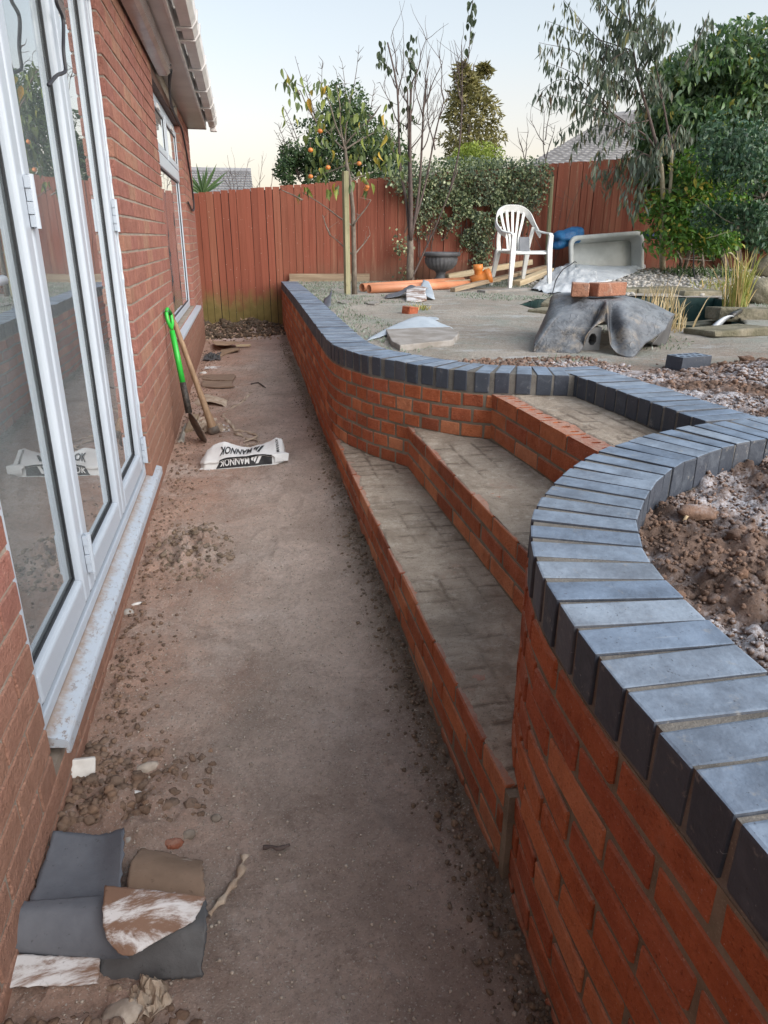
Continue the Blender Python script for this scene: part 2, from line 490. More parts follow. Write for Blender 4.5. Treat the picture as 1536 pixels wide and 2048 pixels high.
def m_lawn():
    t = NT('worn frosty lawn'); wp = t.coord(True); xyz = t.sep(wp)
    n1 = t.noise(wp, 1.6, 8, 0.75)
    col = t.mix(t.ramp(n1, 0.3, 0.7), (0.336, 0.293, 0.249), (0.493, 0.448, 0.393))
    red = t.ramp(t.math('ADD', xyz[1], t.math('MULTIPLY', t.noise(wp, 1.3, 6, 0.7), -1.6)), 2.2, 3.1, 0.9, 0.0)
    col = t.mix(red, col, t.mix(t.noise(wp, 14, 7, 0.75), (0.224, 0.134, 0.093), (0.448, 0.302, 0.228)))
    g = t.ramp(t.noise(wp, 2.3, 7, 0.75, dist=0.3), 0.47, 0.63, 0, 0.6)
    col = t.mix(g, col, (0.302, 0.347, 0.308))
    st = t.noise(wp, 3.0, 7, 0.75, stretch=(0.5, 1.6, 1))
    col = t.mix(t.ramp(st, 0.54, 0.68, 0, 0.7), col, (0.605, 0.627, 0.650))
    col = t.mix(t.ramp(t.noise(wp, 9, 8, 0.8), 0.56, 0.70, 0, 0.75), col, (0.157, 0.129, 0.097))
    col = t.mix(t.ramp(t.noise(wp, 60, 5, 0.75), 0.5, 0.64, 0, 0.5), col, (0.168, 0.140, 0.108))
    col = t.mix(t.ramp(t.noise(wp, 110, 3), 0.60, 0.68, 0, 0.5), col, (0.672, 0.672, 0.673))
    h = t.math('ADD', t.noise(wp, 26, 9, 0.78), t.math('MULTIPLY', t.noise(wp, 120, 4), 0.4))
    return t.done(col, 0.95, t.bump(h, 1.0, 0.03), 0.15)
MAT['lawn'] = m_lawn()

def m_upvc(name='white upvc', dirt=0.0):
    t = NT(name); wp = t.coord(True)
    col = t.mix(t.ramp(t.noise(wp, 5, 5, 0.6), 0.35, 0.75, 0, 0.35), (0.40, 0.45, 0.515), (0.35, 0.40, 0.465))
    if dirt:
        n = t.noise(wp, 60, 6, 0.75, stretch=(1, 0.6, 1))
        m = t.ramp(t.noise(wp, 9, 5, 0.7), 0.3, 0.75, 0.75, 0.2)
        sp = t.math('MULTIPLY', t.ramp(n, 0.55, 0.60), m)
        col = t.mix(sp, col, (0.17, 0.115, 0.085))
        x = t.sep(wp)[0]
        sm = t.ramp(t.math('ADD', x, t.math('MULTIPLY', t.noise(wp, 26, 6, 0.7), -0.07)), -0.57, -0.535, dirt, 0)
        col = t.mix(sm, col, (0.27, 0.20, 0.155))
        col = t.mix(t.ramp(t.noise(wp, 14, 6, 0.7), 0.5, 0.75, 0, 0.35), col, (0.42, 0.36, 0.31))
    return t.done(col, 0.32 if not dirt else 0.5, None, 0.5)
MAT['upvc'] = m_upvc()
MAT['upvc_dirty'] = m_upvc('mud splashed white sill', 0.9)
MAT['gasket'] = simple('black rubber gasket', (0.008, 0.009, 0.012), (0.014, 0.015, 0.018), rough=0.5, var=0)
MAT['soffit'] = simple('weathered soffit board', (0.40, 0.375, 0.365), (0.5, 0.47, 0.45), 3, 0.35, 8, 0.15, 0.02, 0, 0.6)
MAT['cassette'] = simple('glossy grey cassette', (0.20, 0.185, 0.185), (0.30, 0.275, 0.27), 2.5, 0.18, 3, 0.25, 0.03, 0, 0.7)
MAT['gutter'] = simple('greyed white gutter', (0.55, 0.54, 0.54), (0.68, 0.66, 0.65), 6, 0.4, 40, 0.1, 0.002, 0, 0.5)
MAT['lintel'] = simple('dark brown lintel', (0.07, 0.035, 0.025), (0.12, 0.06, 0.045), 8, 0.6, var=0)
MAT['plaster'] = simple('pale room plaster', (0.62, 0.62, 0.61), (0.70, 0.69, 0.68), 4, 0.9, var=0)
MAT['room_floor'] = simple('room floor', (0.30, 0.28, 0.26), (0.38, 0.36, 0.34), 4, 0.6, var=0)

def m_glass():
    t = NT('window glass')
    t.t.nodes.remove(t.b)
    f0 = t.n('ShaderNodeFresnel'); f0.inputs['IOR'].default_value = 1.5
    fr = t.n('ShaderNodeMath', operation='MULTIPLY'); fr.use_clamp = True; t.l(f0.outputs[0], fr.inputs[0]); fr.inputs[1].default_value = 2.2
    tr = t.n('ShaderNodeBsdfTransparent'); tr.inputs[0].default_value = (0.90, 0.94, 0.94, 1)
    gl = t.n('ShaderNodeBsdfGlossy'); gl.inputs['Roughness'].default_value = 0.0; gl.inputs[0].default_value = (0.94, 0.97, 0.98, 1)
    wp = t.coord(True)
    t.l(t.bump(t.noise(wp, 2.2, 2, 0.4), 0.05, 0.02), gl.inputs['Normal'])
    mx = t.n('ShaderNodeMixShader'); t.l(fr.outputs[0], mx.inputs[0]); t.l(tr.outputs[0], mx.inputs[1]); t.l(gl.outputs[0], mx.inputs[2])
    df = t.n('ShaderNodeBsdfDiffuse'); df.inputs[0].default_value = (0.62, 0.68, 0.72, 1)
    dm = t.n('ShaderNodeMixShader'); t.l(t.ramp(t.noise(wp, 3, 5, 0.7), 0.3, 0.7, 0.05, 0.10), dm.inputs[0]); t.l(mx.outputs[0], dm.inputs[1]); t.l(df.outputs[0], dm.inputs[2])     # pale diffuse veil mixed over the glass
    t.l(dm.outputs[0], t.out.inputs[0])
    return t.m
MAT['glass'] = m_glass()

def m_fence():
    t = NT('red stained feather edge board'); co = t.coord(); wp = t.coord(True); xyz = t.sep(wp)
    base = t.crv(t.rnd2(), [(0, (0.203, 0.062, 0.039)), (0.4, (0.256, 0.080, 0.050)), (0.8, (0.226, 0.076, 0.047)), (1, (0.287, 0.109, 0.068))])
    g = t.noise(co, 30, 6, 0.65, stretch=(1, 1, 0.06))
    col = t.mix(t.ramp(g, 0.4, 0.7, 0, 0.55), base, t.mix(1.0, base, (0.62, 0.55, 0.5), 'MULTIPLY'))
    right = t.ramp(xyz[0], 0.6, 1.6)
    w2 = t.noise(co, 16, 6, 0.7, stretch=(1, 1, 0.10))
    col = t.mix(t.math('MULTIPLY', t.ramp(w2, 0.52, 0.70, 0, 0.75), right), col, (0.31, 0.185, 0.12))
    bz = t.math('ADD', xyz[2], t.math('MULTIPLY', t.noise(wp, 7, 6, 0.7, stretch=(1, 1, 0.4)), -0.55))
    left = t.ramp(xyz[0], 0.35, 0.75, 1, 0)
    col = t.mix(t.math('MULTIPLY', t.ramp(t.math('ADD', bz, t.math('MULTIPLY', t.noise(wp, 2.5, 6, 0.7), -0.5)), -0.15, 0.20, 0.85, 0), left), col, t.mix(t.noise(wp, 14, 5), (0.10, 0.10, 0.025), (0.27, 0.22, 0.08)))
    col = t.mix(t.math('MULTIPLY', t.ramp(bz, 0.50, 0.85, 0.6, 0), right), col, (0.17, 0.11, 0.075))
    col = t.mix(t.ramp(t.noise(co, 60, 3), 0.70, 0.74, 0, 0.7), col, (0.46, 0.40, 0.34))
    return t.done(col, 0.8, t.bump(g, 0.5, 0.004), 0.3)
MAT['fence'] = m_fence()

def m_wood(name, c1, c2, axis=(1, 1, 0.06), rough=0.8):
    t = NT(name); co = t.coord()
    g = t.noise(co, 40, 6, 0.65, stretch=axis)
    col = t.mix(t.ramp(g, 0.35, 0.68), c1, c2)
    col = t.mix(t.ramp(t.noise(co, 18, 6, 0.7), 0.56, 0.75, 0, 0.6), col, t.mix(1.0, c1, (0.6, 0.55, 0.5), 'MULTIPLY'))
    return t.done(col, rough, t.bump(g, 0.5, 0.003), 0.3)
MAT['pale_wood'] = m_wood('fresh pale timber', (0.52, 0.40, 0.25), (0.66, 0.55, 0.38), (0.06, 1, 1))
MAT['old_wood'] = m_wood('weathered timber', (0.23, 0.17, 0.115), (0.36, 0.285, 0.20), (0.06, 1, 1))
MAT['grey_wood'] = m_wood('grey weathered timber', (0.27, 0.25, 0.215), (0.39, 0.365, 0.325), (1, 1, 0.06))
MAT['handle_wood'] = m_wood('worn ash handle', (0.216, 0.136, 0.080), (0.320, 0.216, 0.136), (1, 1, 0.05), 0.6)
MAT['stake'] = m_wood('green mossy stake', (0.22, 0.21, 0.12), (0.31, 0.285, 0.18), (1, 1, 0.06))
MAT['ply'] = m_wood('muddy plywood', (0.20, 0.135, 0.10), (0.31, 0.225, 0.165), (0.1, 1, 1))
MAT['bark'] = m_wood('grey brown bark', (0.13, 0.105, 0.085), (0.235, 0.20, 0.165), (1, 1, 0.3))
MAT['twig'] = m_wood('dark twig bark', (0.075, 0.055, 0.05), (0.125, 0.095, 0.085), (1, 1, 0.3))
MAT['pale_bark'] = m_wood('pale cream bark', (0.34, 0.29, 0.20), (0.47, 0.41, 0.30), (1, 1, 0.3))

def m_leaf(name, stops, rough=0.5, frost=0.0, spec=0.4):
    t = NT(name); co = t.coord(False)
    col = t.crv(t.rnd2(), stops)
    n = t.noise(co, 40, 3)
    col = t.mix(t.ramp(n, 0.4, 0.7, 0, 0.35), col, t.mix(1.0, col, (0.6, 0.65, 0.6), 'MULTIPLY'))
    if frost:
        col = t.mix(t.ramp(t.noise(t.coord(True), 5, 5, 0.7), 0.4, 0.65, 0, frost), col, (0.42, 0.47, 0.46))
    tl = t.n('ShaderNodeBsdfTranslucent'); t.l(t.mix(1.0, col, (1.0, 1.05, 0.7), 'MULTIPLY'), tl.inputs[0])
    m = t.done(col, rough, None, spec)
    mx = t.n('ShaderNodeMixShader'); mx.inputs[0].default_value = 0.25
    t.l(t.b.outputs[0], mx.inputs[1]); t.l(tl.outputs[0], mx.inputs[2]); t.l(mx.outputs[0], t.out.inputs[0])
    return m
MAT['laurel'] = m_leaf('laurel leaf', [(0, (0.037, 0.094, 0.035)), (0.5, (0.069, 0.145, 0.044)), (0.88, (0.107, 0.195, 0.050)), (0.96, (0.164, 0.240, 0.050)), (1, (0.454, 0.378, 0.063))], 0.38, 0.22)
MAT['bright_leaf'] = m_leaf('bright green leaf', [(0, (0.048, 0.129, 0.027)), (0.5, (0.102, 0.224, 0.041)), (0.85, (0.163, 0.299, 0.048)), (0.95, (0.408, 0.381, 0.068)), (1, (0.571, 0.422, 0.109))], 0.42)
MAT['dark_leaf'] = m_leaf('dark blue green leaf', [(0, (0.024, 0.069, 0.035)), (0.6, (0.055, 0.123, 0.061)), (1, (0.117, 0.202, 0.103))], 0.36, 0.12)
MAT['buddleia'] = m_leaf('drooping grey green leaf', [(0, (0.046, 0.072, 0.046)), (0.5, (0.085, 0.118, 0.078)), (0.85, (0.131, 0.163, 0.111)), (0.93, (0.144, 0.085, 0.052)), (1, (0.209, 0.221, 0.065))], 0.6, 0.25)
MAT['persimmon_leaf'] = m_leaf('limp persimmon leaf', [(0, (0.075, 0.112, 0.045)), (0.5, (0.135, 0.180, 0.053)), (0.88, (0.240, 0.285, 0.060)), (0.97, (0.450, 0.315, 0.045)), (1, (0.540, 0.300, 0.045))], 0.55)
MAT['hang_leaf'] = m_leaf('dark hanging leaf', [(0, (0.039, 0.061, 0.033)), (1, (0.083, 0.110, 0.055))], 0.55)
MAT['ivy'] = m_leaf('variegated ivy leaf', [(0, (0.042, 0.076, 0.039)), (0.4, (0.100, 0.152, 0.076)), (0.65, (0.212, 0.258, 0.138)), (0.85, (0.467, 0.517, 0.289)), (1, (0.651, 0.700, 0.441))], 0.5, 0.25)
MAT['bush_leaf'] = m_leaf('small dark bush leaf', [(0, (0.035, 0.072, 0.032)), (0.6, (0.080, 0.136, 0.056)), (1, (0.136, 0.192, 0.080))], 0.5)
MAT['conifer'] = m_leaf('olive conifer spray', [(0, (0.120, 0.112, 0.045)), (0.5, (0.195, 0.173, 0.068)), (1, (0.300, 0.270, 0.105))], 0.7)
MAT['lime_leaf'] = m_leaf('lime green leaf', [(0, (0.182, 0.252, 0.042)), (1, (0.336, 0.392, 0.070))], 0.6)
MAT['grass'] = m_leaf('frosted grass', [(0, (0.13, 0.17, 0.11)), (0.5, (0.22, 0.27, 0.20)), (1, (0.36, 0.41, 0.37))], 0.8, 0.3)
MAT['green_grass'] = m_leaf('green grass blade', [(0, (0.189, 0.250, 0.055)), (0.6, (0.378, 0.353, 0.109)), (1, (0.794, 0.559, 0.291))], 0.7)
MAT['reed'] = m_leaf('dry straw reed', [(0, (0.42, 0.30, 0.16)), (0.5, (0.55, 0.42, 0.25)), (1, (0.66, 0.55, 0.36))], 0.75)
MAT['yucca'] = m_leaf('yucca blade', [(0, (0.06, 0.12, 0.05)), (1, (0.13, 0.20, 0.08))], 0.5)
MAT['fruit'] = simple('orange persimmon skin', (0.518, 0.158, 0.032), (0.576, 0.216, 0.056), 10, 0.35, 20, 0.1, 0.002, 0.12, 0.5)

MAT['white_plastic'] = simple('aged white plastic', (0.666, 0.675, 0.666), (0.558, 0.567, 0.549), 7, 0.4, 20, 0.05, 0.002, 0, 0.5)
MAT['grey_card'] = simple('grey board', (0.16, 0.17, 0.19), (0.20, 0.21, 0.23), 8, 0.7, var=0)
MAT['orange_pipe'] = simple('orange drain pipe', (0.527, 0.204, 0.102), (0.595, 0.272, 0.153), 5, 0.4, 20, 0.05, 0.002, 0.05, 0.5)
MAT['orange_fit'] = simple('deep orange pipe fitting', (0.55, 0.17, 0.03), (0.63, 0.22, 0.05), 5, 0.4, 20, 0.05, 0.002, 0.05, 0.5)
MAT['blue_plastic'] = simple('blue plastic bag', (0.01, 0.10, 0.27), (0.03, 0.18, 0.40), 9, 0.3, 22, 0.8, 0.02, 0, 0.6)
MAT['navy_plastic'] = simple('navy plastic', (0.012, 0.02, 0.12), (0.02, 0.035, 0.18), 9, 0.4, var=0)
MAT['urn'] = simple('dark grey urn', (0.09, 0.092, 0.10), (0.15, 0.152, 0.16), 7, 0.6, 50, 0.2, 0.003, 0, 0.4)
MAT['concrete'] = simple('grey concrete block', (0.17, 0.175, 0.18), (0.25, 0.25, 0.25), 12, 0.9, 90, 0.6, 0.005, 0.1, 0.2)
MAT['slab'] = simple('frosty paving slab', (0.213, 0.193, 0.172), (0.312, 0.295, 0.279), 9, 0.9, 90, 0.5, 0.005, 0.1, 0.2)
MAT['stone'] = simple('mossy sandstone edging', (0.15, 0.14, 0.095), (0.29, 0.26, 0.195), 7, 0.92, 40, 0.9, 0.02, 0.2, 0.2)
MAT['pebble'] = simple('pale pebble', (0.50, 0.46, 0.42), (0.74, 0.71, 0.66), 30, 0.7, 90, 0.3, 0.002, 0.35, 0.3)
MAT['rubble'] = simple('rubble stone', (0.20, 0.165, 0.135), (0.33, 0.285, 0.24), 30, 0.9, 90, 0.5, 0.004, 0.35, 0.2)
MAT['white_stone'] = simple('white stone', (0.58, 0.56, 0.53), (0.70, 0.69, 0.66), 30, 0.8, 90, 0.4, 0.004, 0.1, 0.3)
MAT['grey_stone'] = simple('grey pebble stone', (0.30, 0.275, 0.25), (0.38, 0.355, 0.325), 22, 0.75, 60, 0.3, 0.003, 0.15, 0.3)
MAT['green_paint'] = simple('bright green shaft', (0.020, 0.377, 0.035), (0.030, 0.443, 0.050), 9, 0.35, var=0, spec=0.5)
MAT['dark_green'] = simple('dark green grip', (0.015, 0.10, 0.02), (0.02, 0.15, 0.03), 9, 0.4, var=0)
MAT['rust_steel'] = simple('muddy steel', (0.08, 0.065, 0.055), (0.20, 0.16, 0.13), 18, 0.6, 60, 0.4, 0.003, 0, 0.5)
MAT['black_steel'] = simple('black speckled socket', (0.015, 0.014, 0.014), (0.07, 0.06, 0.05), 60, 0.6, 60, 0.4, 0.003, 0, 0.4)
MAT['cable'] = simple('dark cable', (0.02, 0.02, 0.028), (0.035, 0.035, 0.04), 9, 0.5, var=0)
MAT['rag'] = simple('muddy torn cloth', (0.29, 0.215, 0.16), (0.47, 0.39, 0.31), 16, 0.95, 70, 0.8, 0.006, 0.15, 0.1)
MAT['card'] = simple('muddy cardboard', (0.27, 0.185, 0.125), (0.39, 0.285, 0.20), 8, 0.95, 40, 0.4, 0.004, 0.12, 0.1)
MAT['roof_tile'] = simple('grey roof tile', (0.19, 0.19, 0.20), (0.28, 0.28, 0.295), 6, 0.85, 30, 0.3, 0.01, 0.12, 0.2)
MAT['dark_tile'] = simple('dark roof edge', (0.075, 0.07, 0.075), (0.11, 0.10, 0.105), 6, 0.85, var=0)
MAT['render'] = simple('far house render', (0.5, 0.47, 0.43), (0.56, 0.53, 0.49), 2, 0.9, var=0)
MAT['clear_sheet'] = simple('milky polythene', (0.56, 0.59, 0.62), (0.70, 0.73, 0.75), 7, 0.3, 12, 0.6, 0.02, 0, 0.5)
MAT['liner'] = simple('dark green pond liner', (0.012, 0.035, 0.034), (0.022, 0.055, 0.052), 5, 0.35, 12, 0.4, 0.02, 0, 0.5)
MAT['black_pipe'] = simple('black spout', (0.012, 0.012, 0.013), (0.03, 0.03, 0.03), 9, 0.3, var=0)
MAT['earth'] = simple('far ground', (0.06, 0.07, 0.035), (0.10, 0.105, 0.055), 0.3, 0.95, var=0, world=True)

def m_trough():
    t = NT('stained grey plastic tub'); co = t.coord()
    col = t.mix(t.ramp(t.noise(co, 3.5, 6, 0.65), 0.3, 0.7), (0.450, 0.469, 0.450), (0.575, 0.594, 0.575))
    col = t.mix(t.ramp(t.noise(co, 5, 6, 0.7, stretch=(1, 1, 0.5)), 0.55, 0.72, 0, 0.6), col, (0.338, 0.312, 0.237))
    return t.done(col, 0.45, None, 0.5)
MAT['trough'] = m_trough()

def m_sheet(name, c1, c2, dirt, thr, sc_=7, rough=0.5):
    t = NT(name); co = t.coord()
    col = t.mix(t.ramp(t.noise(co, 4, 6, 0.65), 0.3, 0.72), c1, c2)
    n = t.noise(co, sc_, 7, 0.72, stretch=(0.6, 1.3, 1), dist=0.5)
    col = t.mix(t.ramp(n, thr[0], thr[1], 0, 0.95), col, dirt)
    col = t.mix(t.ramp(t.noise(co, 90, 4, 0.7), 0.62, 0.7, 0, 0.6), col, t.mix(1.0, col, (0.4, 0.38, 0.36), 'MULTIPLY'))
    return t.done(col, rough, t.bump(t.noise(co, 30, 6, 0.7), 0.35, 0.004), 0.4)
MAT['lead'] = m_sheet('blue grey rubber sheet', (0.078, 0.085, 0.102), (0.136, 0.146, 0.167), (0.204, 0.204, 0.204), (0.62, 0.75), 6)
MAT['lead_dark'] = m_sheet('dark grey rubber sheet', (0.056, 0.056, 0.058), (0.100, 0.100, 0.104), (0.136, 0.120, 0.100), (0.6, 0.75), 6)
MAT['white_sheet'] = m_sheet('white backing caked in mud', (0.62, 0.62, 0.63), (0.52, 0.50, 0.49), (0.17, 0.088, 0.05), (0.45, 0.58), 10, 0.75)
MAT['brown_sheet'] = m_sheet('backing coated in brown mud', (0.155, 0.105, 0.072), (0.25, 0.175, 0.125), (0.48, 0.45, 0.42), (0.60, 0.72), 9, 0.9)
MAT['frost_sheet'] = m_sheet('frosted sheet', (0.30, 0.35, 0.40), (0.42, 0.47, 0.52), (0.17, 0.19, 0.22), (0.62, 0.8), 5, 0.6)
MAT['bag'] = m_sheet('white paper bag', (0.70, 0.71, 0.71), (0.62, 0.63, 0.635), (0.36, 0.29, 0.235), (0.66, 0.8), 9, 0.55)
MAT['ink'] = simple('black print', (0.012, 0.012, 0.014), (0.025, 0.025, 0.027), 30, 0.5, var=0)
MAT['white_ink'] = simple('white print', (0.66, 0.67, 0.68), (0.72, 0.73, 0.73), 30, 0.5, var=0)

def m_tarp():
    t = NT('muddy rubber tarpaulin'); co = t.coord()
    col = t.mix(t.ramp(t.noise(co, 5, 6, 0.65), 0.3, 0.7), (0.032, 0.034, 0.039), (0.09, 0.093, 0.103))
    col = t.mix(t.ramp(t.noise(co, 4.2, 7, 0.7), 0.50, 0.62, 0, 0.75), col, (0.20, 0.158, 0.112))
    col = t.mix(t.ramp(t.noise(co, 7, 6, 0.7), 0.60, 0.7, 0, 0.7), col, (0.04, 0.042, 0.05))
    up = t.sep(t.n('ShaderNodeNewGeometry').outputs['Normal'])[2]
    fr = t.math('MULTIPLY', t.ramp(up, 0.45, 0.98, 0, 0.45), t.ramp(t.noise(co, 10, 5, 0.7), 0.3, 0.6, 0.4, 1))
    col = t.mix(fr, col, (0.36, 0.39, 0.42))
    h = t.math('ADD', t.noise(co, 9, 4), t.math('MULTIPLY', t.ramp(t.noise(co, 6, 6, 0.7), 0.58, 0.64), t.noise(co, 40, 6, 0.7)))
    rg = t.math('ABSOLUTE', t.math('SUBTRACT', t.noise(co, 7, 5, 0.6, dist=1.2), 0.5))
    h = t.math('ADD', h, t.math('MULTIPLY', t.ramp(rg, 0.0, 0.05, 1, 0), 0.22))
    return t.done(col, 0.45, t.bump(h, 0.7, 0.02), 0.4)
MAT['tarp'] = m_tarp()

def m_water(name, c, rough=0.03):
    t = NT(name); wp = t.coord(True)
    return t.done(c, rough, t.bump(t.noise(wp, 9, 3), 0.25, 0.02), 0.6, 0.0, **{'IOR': 1.33})
MAT['water'] = m_water('dark pond water', (0.012, 0.016, 0.014))
MAT['fall'] = m_water('falling water', (0.45, 0.48, 0.52), 0.15)
# ------------------------------------------------------------------ setting: ground sheets
def inside(poly, x, y):
    x = np.asarray(x); y = np.asarray(y); c = np.zeros(x.shape, bool)
    n = len(poly)
    for i in range(n):
        x1, y1 = poly[i]; x2, y2 = poly[(i + 1) % n]
        cond = ((y1 > y) != (y2 > y))
        with np.errstate(divide='ignore', invalid='ignore'):
            xi = (x2 - x1) * (y - y1) / (y2 - y1 + 1e-12) + x1
        c ^= cond & (x < xi)
    return c

FAR_FRONT = [(0.505, 10.02), (0.497, 8.05), (0.486, 6.54), (0.472, 5.39), (0.462, 4.6), (0.462, 4.05), (0.498, 3.78), (0.541, 3.657), (0.602, 3.497),
             (0.683, 3.37), (0.773, 3.235), (0.878, 3.113), (0.994, 3.011), (1.169, 2.918), (1.278, 2.882), (1.40, 2.85)]
NEAR_FRONT = [(2.3, 2.10), (1.8, 2.05), (1.456, 1.99), (1.248, 1.916), (1.089, 1.831), (0.956, 1.747), (0.825, 1.63), (0.708, 1.499), (0.63, 1.395),
              (0.578, 1.307), (0.53, 1.198), (0.501, 1.102), (0.482, 1.009), (0.473, 0.933), (0.466, 0.843), (0.463, 0.759), (0.463, 0.6), (0.463, 0.3), (0.463, -0.7)]
C3_FRONT = [(1.385, 3.06), (1.40, 2.85), (1.43, 2.42), (1.462, 1.97)]
Z_COP, Z_CB = 0.768, 0.670
CRS = 0.0705

garden_edge = [(0.60, 10.6), (0.60, 8.0), (0.58, 5.4), (0.57, 4.05), (0.63, 3.80), (0.80, 3.42), (0.97, 3.19), (1.17, 3.05), (1.45, 2.99), (1.50, 2.4), (1.55, 1.93),
               (1.25, 1.80), (1.0, 1.66), (0.80, 1.46), (0.66, 1.24), (0.585, 1.02), (0.565, 0.8), (0.565, -0.9), (16, -0.9), (16, 14), (0.6, 14)]
POND = [(2.62, 5.95), (2.86, 5.25), (3.28, 4.75), (3.62, 4.72), (4.0, 5.3), (4.75, 6.35), (5.05, 7.15), (4.0, 7.35), (3.0, 7.15), (2.6, 6.6)]

def sheet(name, xs, ys, zf, keep, m, kind='structure', smooth=True):
    Xg, Yg = np.meshgrid(xs, ys)
    Zg = zf(Xg, Yg)
    ny, nx = Xg.shape
    idx = np.arange(ny * nx).reshape(ny, nx)
    f = np.stack([idx[:-1, :-1], idx[:-1, 1:], idx[1:, 1:], idx[1:, :-1]], -1).reshape(-1, 4)
    if keep is not None:
        k = keep(Xg, Yg).ravel()
        f = f[k[f].all(1)]
    used, inv = np.unique(f.ravel(), return_inverse=True)
    v = np.stack([Xg.ravel(), Yg.ravel(), Zg.ravel()], 1)[used]
    me = fast_mesh(name, v, inv.reshape(-1, 4), m, smooth=smooth)
    o = link(name, me)
    o['kind'] = kind
    return o

def geo(a, b, d0, g):
    r = [a]; d = d0
    while r[-1] < b: r.append(r[-1] + d); d *= g
    return np.array(r)

def path_h(x, y):
    z = path_z(x, y)
    z = z + 0.018 * fbm(x, y, 2.2, 4, 3) + 0.012 * fbm(x, y, 9, 5, 5) + 0.006 * fbm(x, y, 45, 3, 8)
    # crumbly margins: along the new wall and along the house
    e1 = np.clip((x - 0.30) / 0.15, 0, 1); e2 = np.clip((-0.24 - x) / 0.2, 0, 1)
    z = z + e1 * 0.035 * np.abs(fbm(x, y, 26, 4, 21)) * 2 + e1 * 0.012
    z = z + e2 * (0.03 * np.abs(fbm(x, y, 20, 5, 31)) * 2 + 0.006)
    # heap of dark spoil and the bank below the fence
    z = z + 0.05 * np.exp(-(((x + 0.27) / 0.13) ** 2 + ((y - 2.9) / 0.22) ** 2)) * (1 + 3.2 * fbm(x, y, 22, 4, 41))
    z = z + np.clip((y - 9.15) / 0.75, 0, 1) * (0.13 + 0.16 * fbm(x, y, 7, 5, 51)) * np.interp(x, [-0.6, 0.1, 0.35, 0.5], [1, 1, 0.5, 0.2])
    for q in range(16):        # boot prints
        px_, py_, a_ = -0.12 + 0.42 * _hash(q, 3, 5), 0.7 + 0.42 * q + 0.25 * _hash(q, 8, 2), 0.5 * (_hash(q, 1, 9) - .5)
        u_ = (x - px_) * math.cos(a_) + (y - py_) * math.sin(a_); v_ = -(x - px_) * math.sin(a_) + (y - py_) * math.cos(a_)
        d_ = (u_ / 0.052) ** 2 + (v_ / 0.145) ** 2
        z = z - 0.009 * np.clip(1.25 - d_, 0, 1) * (0.75 + 0.25 * np.sin(v_ * 190)) + 0.006 * np.exp(-((d_ - 1.5) / 0.5) ** 2)
    # rubble strip in the near left corner
    z = z + 0.03 * np.exp(-(((x + 0.36) / 0.16) ** 2 + ((y - 1.38) / 0.17) ** 2)) * (1 + 3 * fbm(x, y, 24, 4, 61))
    z = z + 0.02 * np.exp(-(((x + 0.36) / 0.2) ** 2 + ((y - 0.8) / 0.25) ** 2)) * (1 + 3 * fbm(x, y, 20, 4, 71))
    return z

sheet('path', np.arange(-0.64, 0.66, 0.0085), geo(-1.2, 10.35, 0.0085, 1.0028), path_h, None, MAT['path'])

def lawn_h(x, y):
    z = lawn_z(x, y)
    soil = np.clip((3.35 - y + 0.5 * fbm(x, y, 1.3, 3, 4)) / 0.5, 0, 1)
    near = np.clip((2.6 - y) / 0.6, 0, 1)
    z = z + 0.03 * fbm(x, y, 1.0, 4, 7) * np.clip((y - 2) / 2, 0.2, 1) + 0.010 * fbm(x, y, 9, 5, 9)
    cl = np.abs(fbm(x, y, 11, 5, 13)) * 2
    cl2 = np.abs(fbm(x, y, 34, 4, 19)) * 2
    z = z + soil * (0.035 * cl + 0.022 * cl2 + 0.02 * fbm(x, y, 30, 4, 15)) + near * (0.06 * fbm(x, y, 4.5, 5, 17) + 0.035 * cl)
    z = z + 0.09 * np.exp(-(((x - 2.62) / 0.34) ** 2 + ((y - 2.95) / 0.3) ** 2))
    z = z + 0.05 * np.exp(-(((x - 1.45) / 0.5) ** 2 + ((y - 1.0) / 0.4) ** 2))
    # bank of white pebbles behind the pond
    z = z + 0.17 * np.clip((y - 7.2) / 2.3, 0, 1) * np.clip((x - 3.6) / 0.8, 0, 1)
    return z

soil_line = lambda x, y: y < 3.25 + 0.18 * np.sin(x * 2.3)
gx = np.concatenate([np.arange(0.55, 3.2, 0.014), geo(3.2, 13, 0.02, 1.04)])
def keep_garden(x, y): return inside(garden_edge, x, y)
sheet('soil_bed', np.arange(0.5, 4.2, 0.009), np.arange(-0.3, 3.60, 0.009), lawn_h, lambda x, y: keep_garden(x, y) & (y < 3.30), MAT['soil'])
sheet('lawn', gx, geo(3.285, 13, 0.013, 1.006), lawn_h, lambda x, y: keep_garden(x, y) & ~inside(POND, x, y), MAT['lawn'])
g = MB(); g.add([(-200, -60, -0.4), (200, -60, -0.4), (200, 300, -0.4), (-200, 300, -0.4)], [(0, 1, 2, 3)])
g.build('ground', MAT['earth'])['kind'] = 'structure'
sheet('pond_water', np.linspace(2.4, 5.3, 30), np.linspace(4.5, 7.6, 30), lambda x, y: 0.50 + 0 * x, None, MAT['water'])

# ------------------------------------------------------------------ bricks
def brick_mesh(name, L, D, Hh, m, bevel=0.004, jit=0.0012, seed=0, seg=1):
    bm = bmesh.new()
    bmesh.ops.create_cube(bm, size=1.0)
    rr = random.Random(seed)
    for v in bm.verts:
        v.co = Vector((v.co.x * L, v.co.y * D, v.co.z * Hh)) + Vector([rr.uniform(-jit, jit) for _ in range(3)])
    bmesh.ops.bevel(bm, geom=bm.edges[:], offset=bevel, segments=seg, affect='EDGES', profile=0.6)
    me = bpy.data.meshes.new(name); bm.to_mesh(me); bm.free()
    me.materials.append(m)
    return me

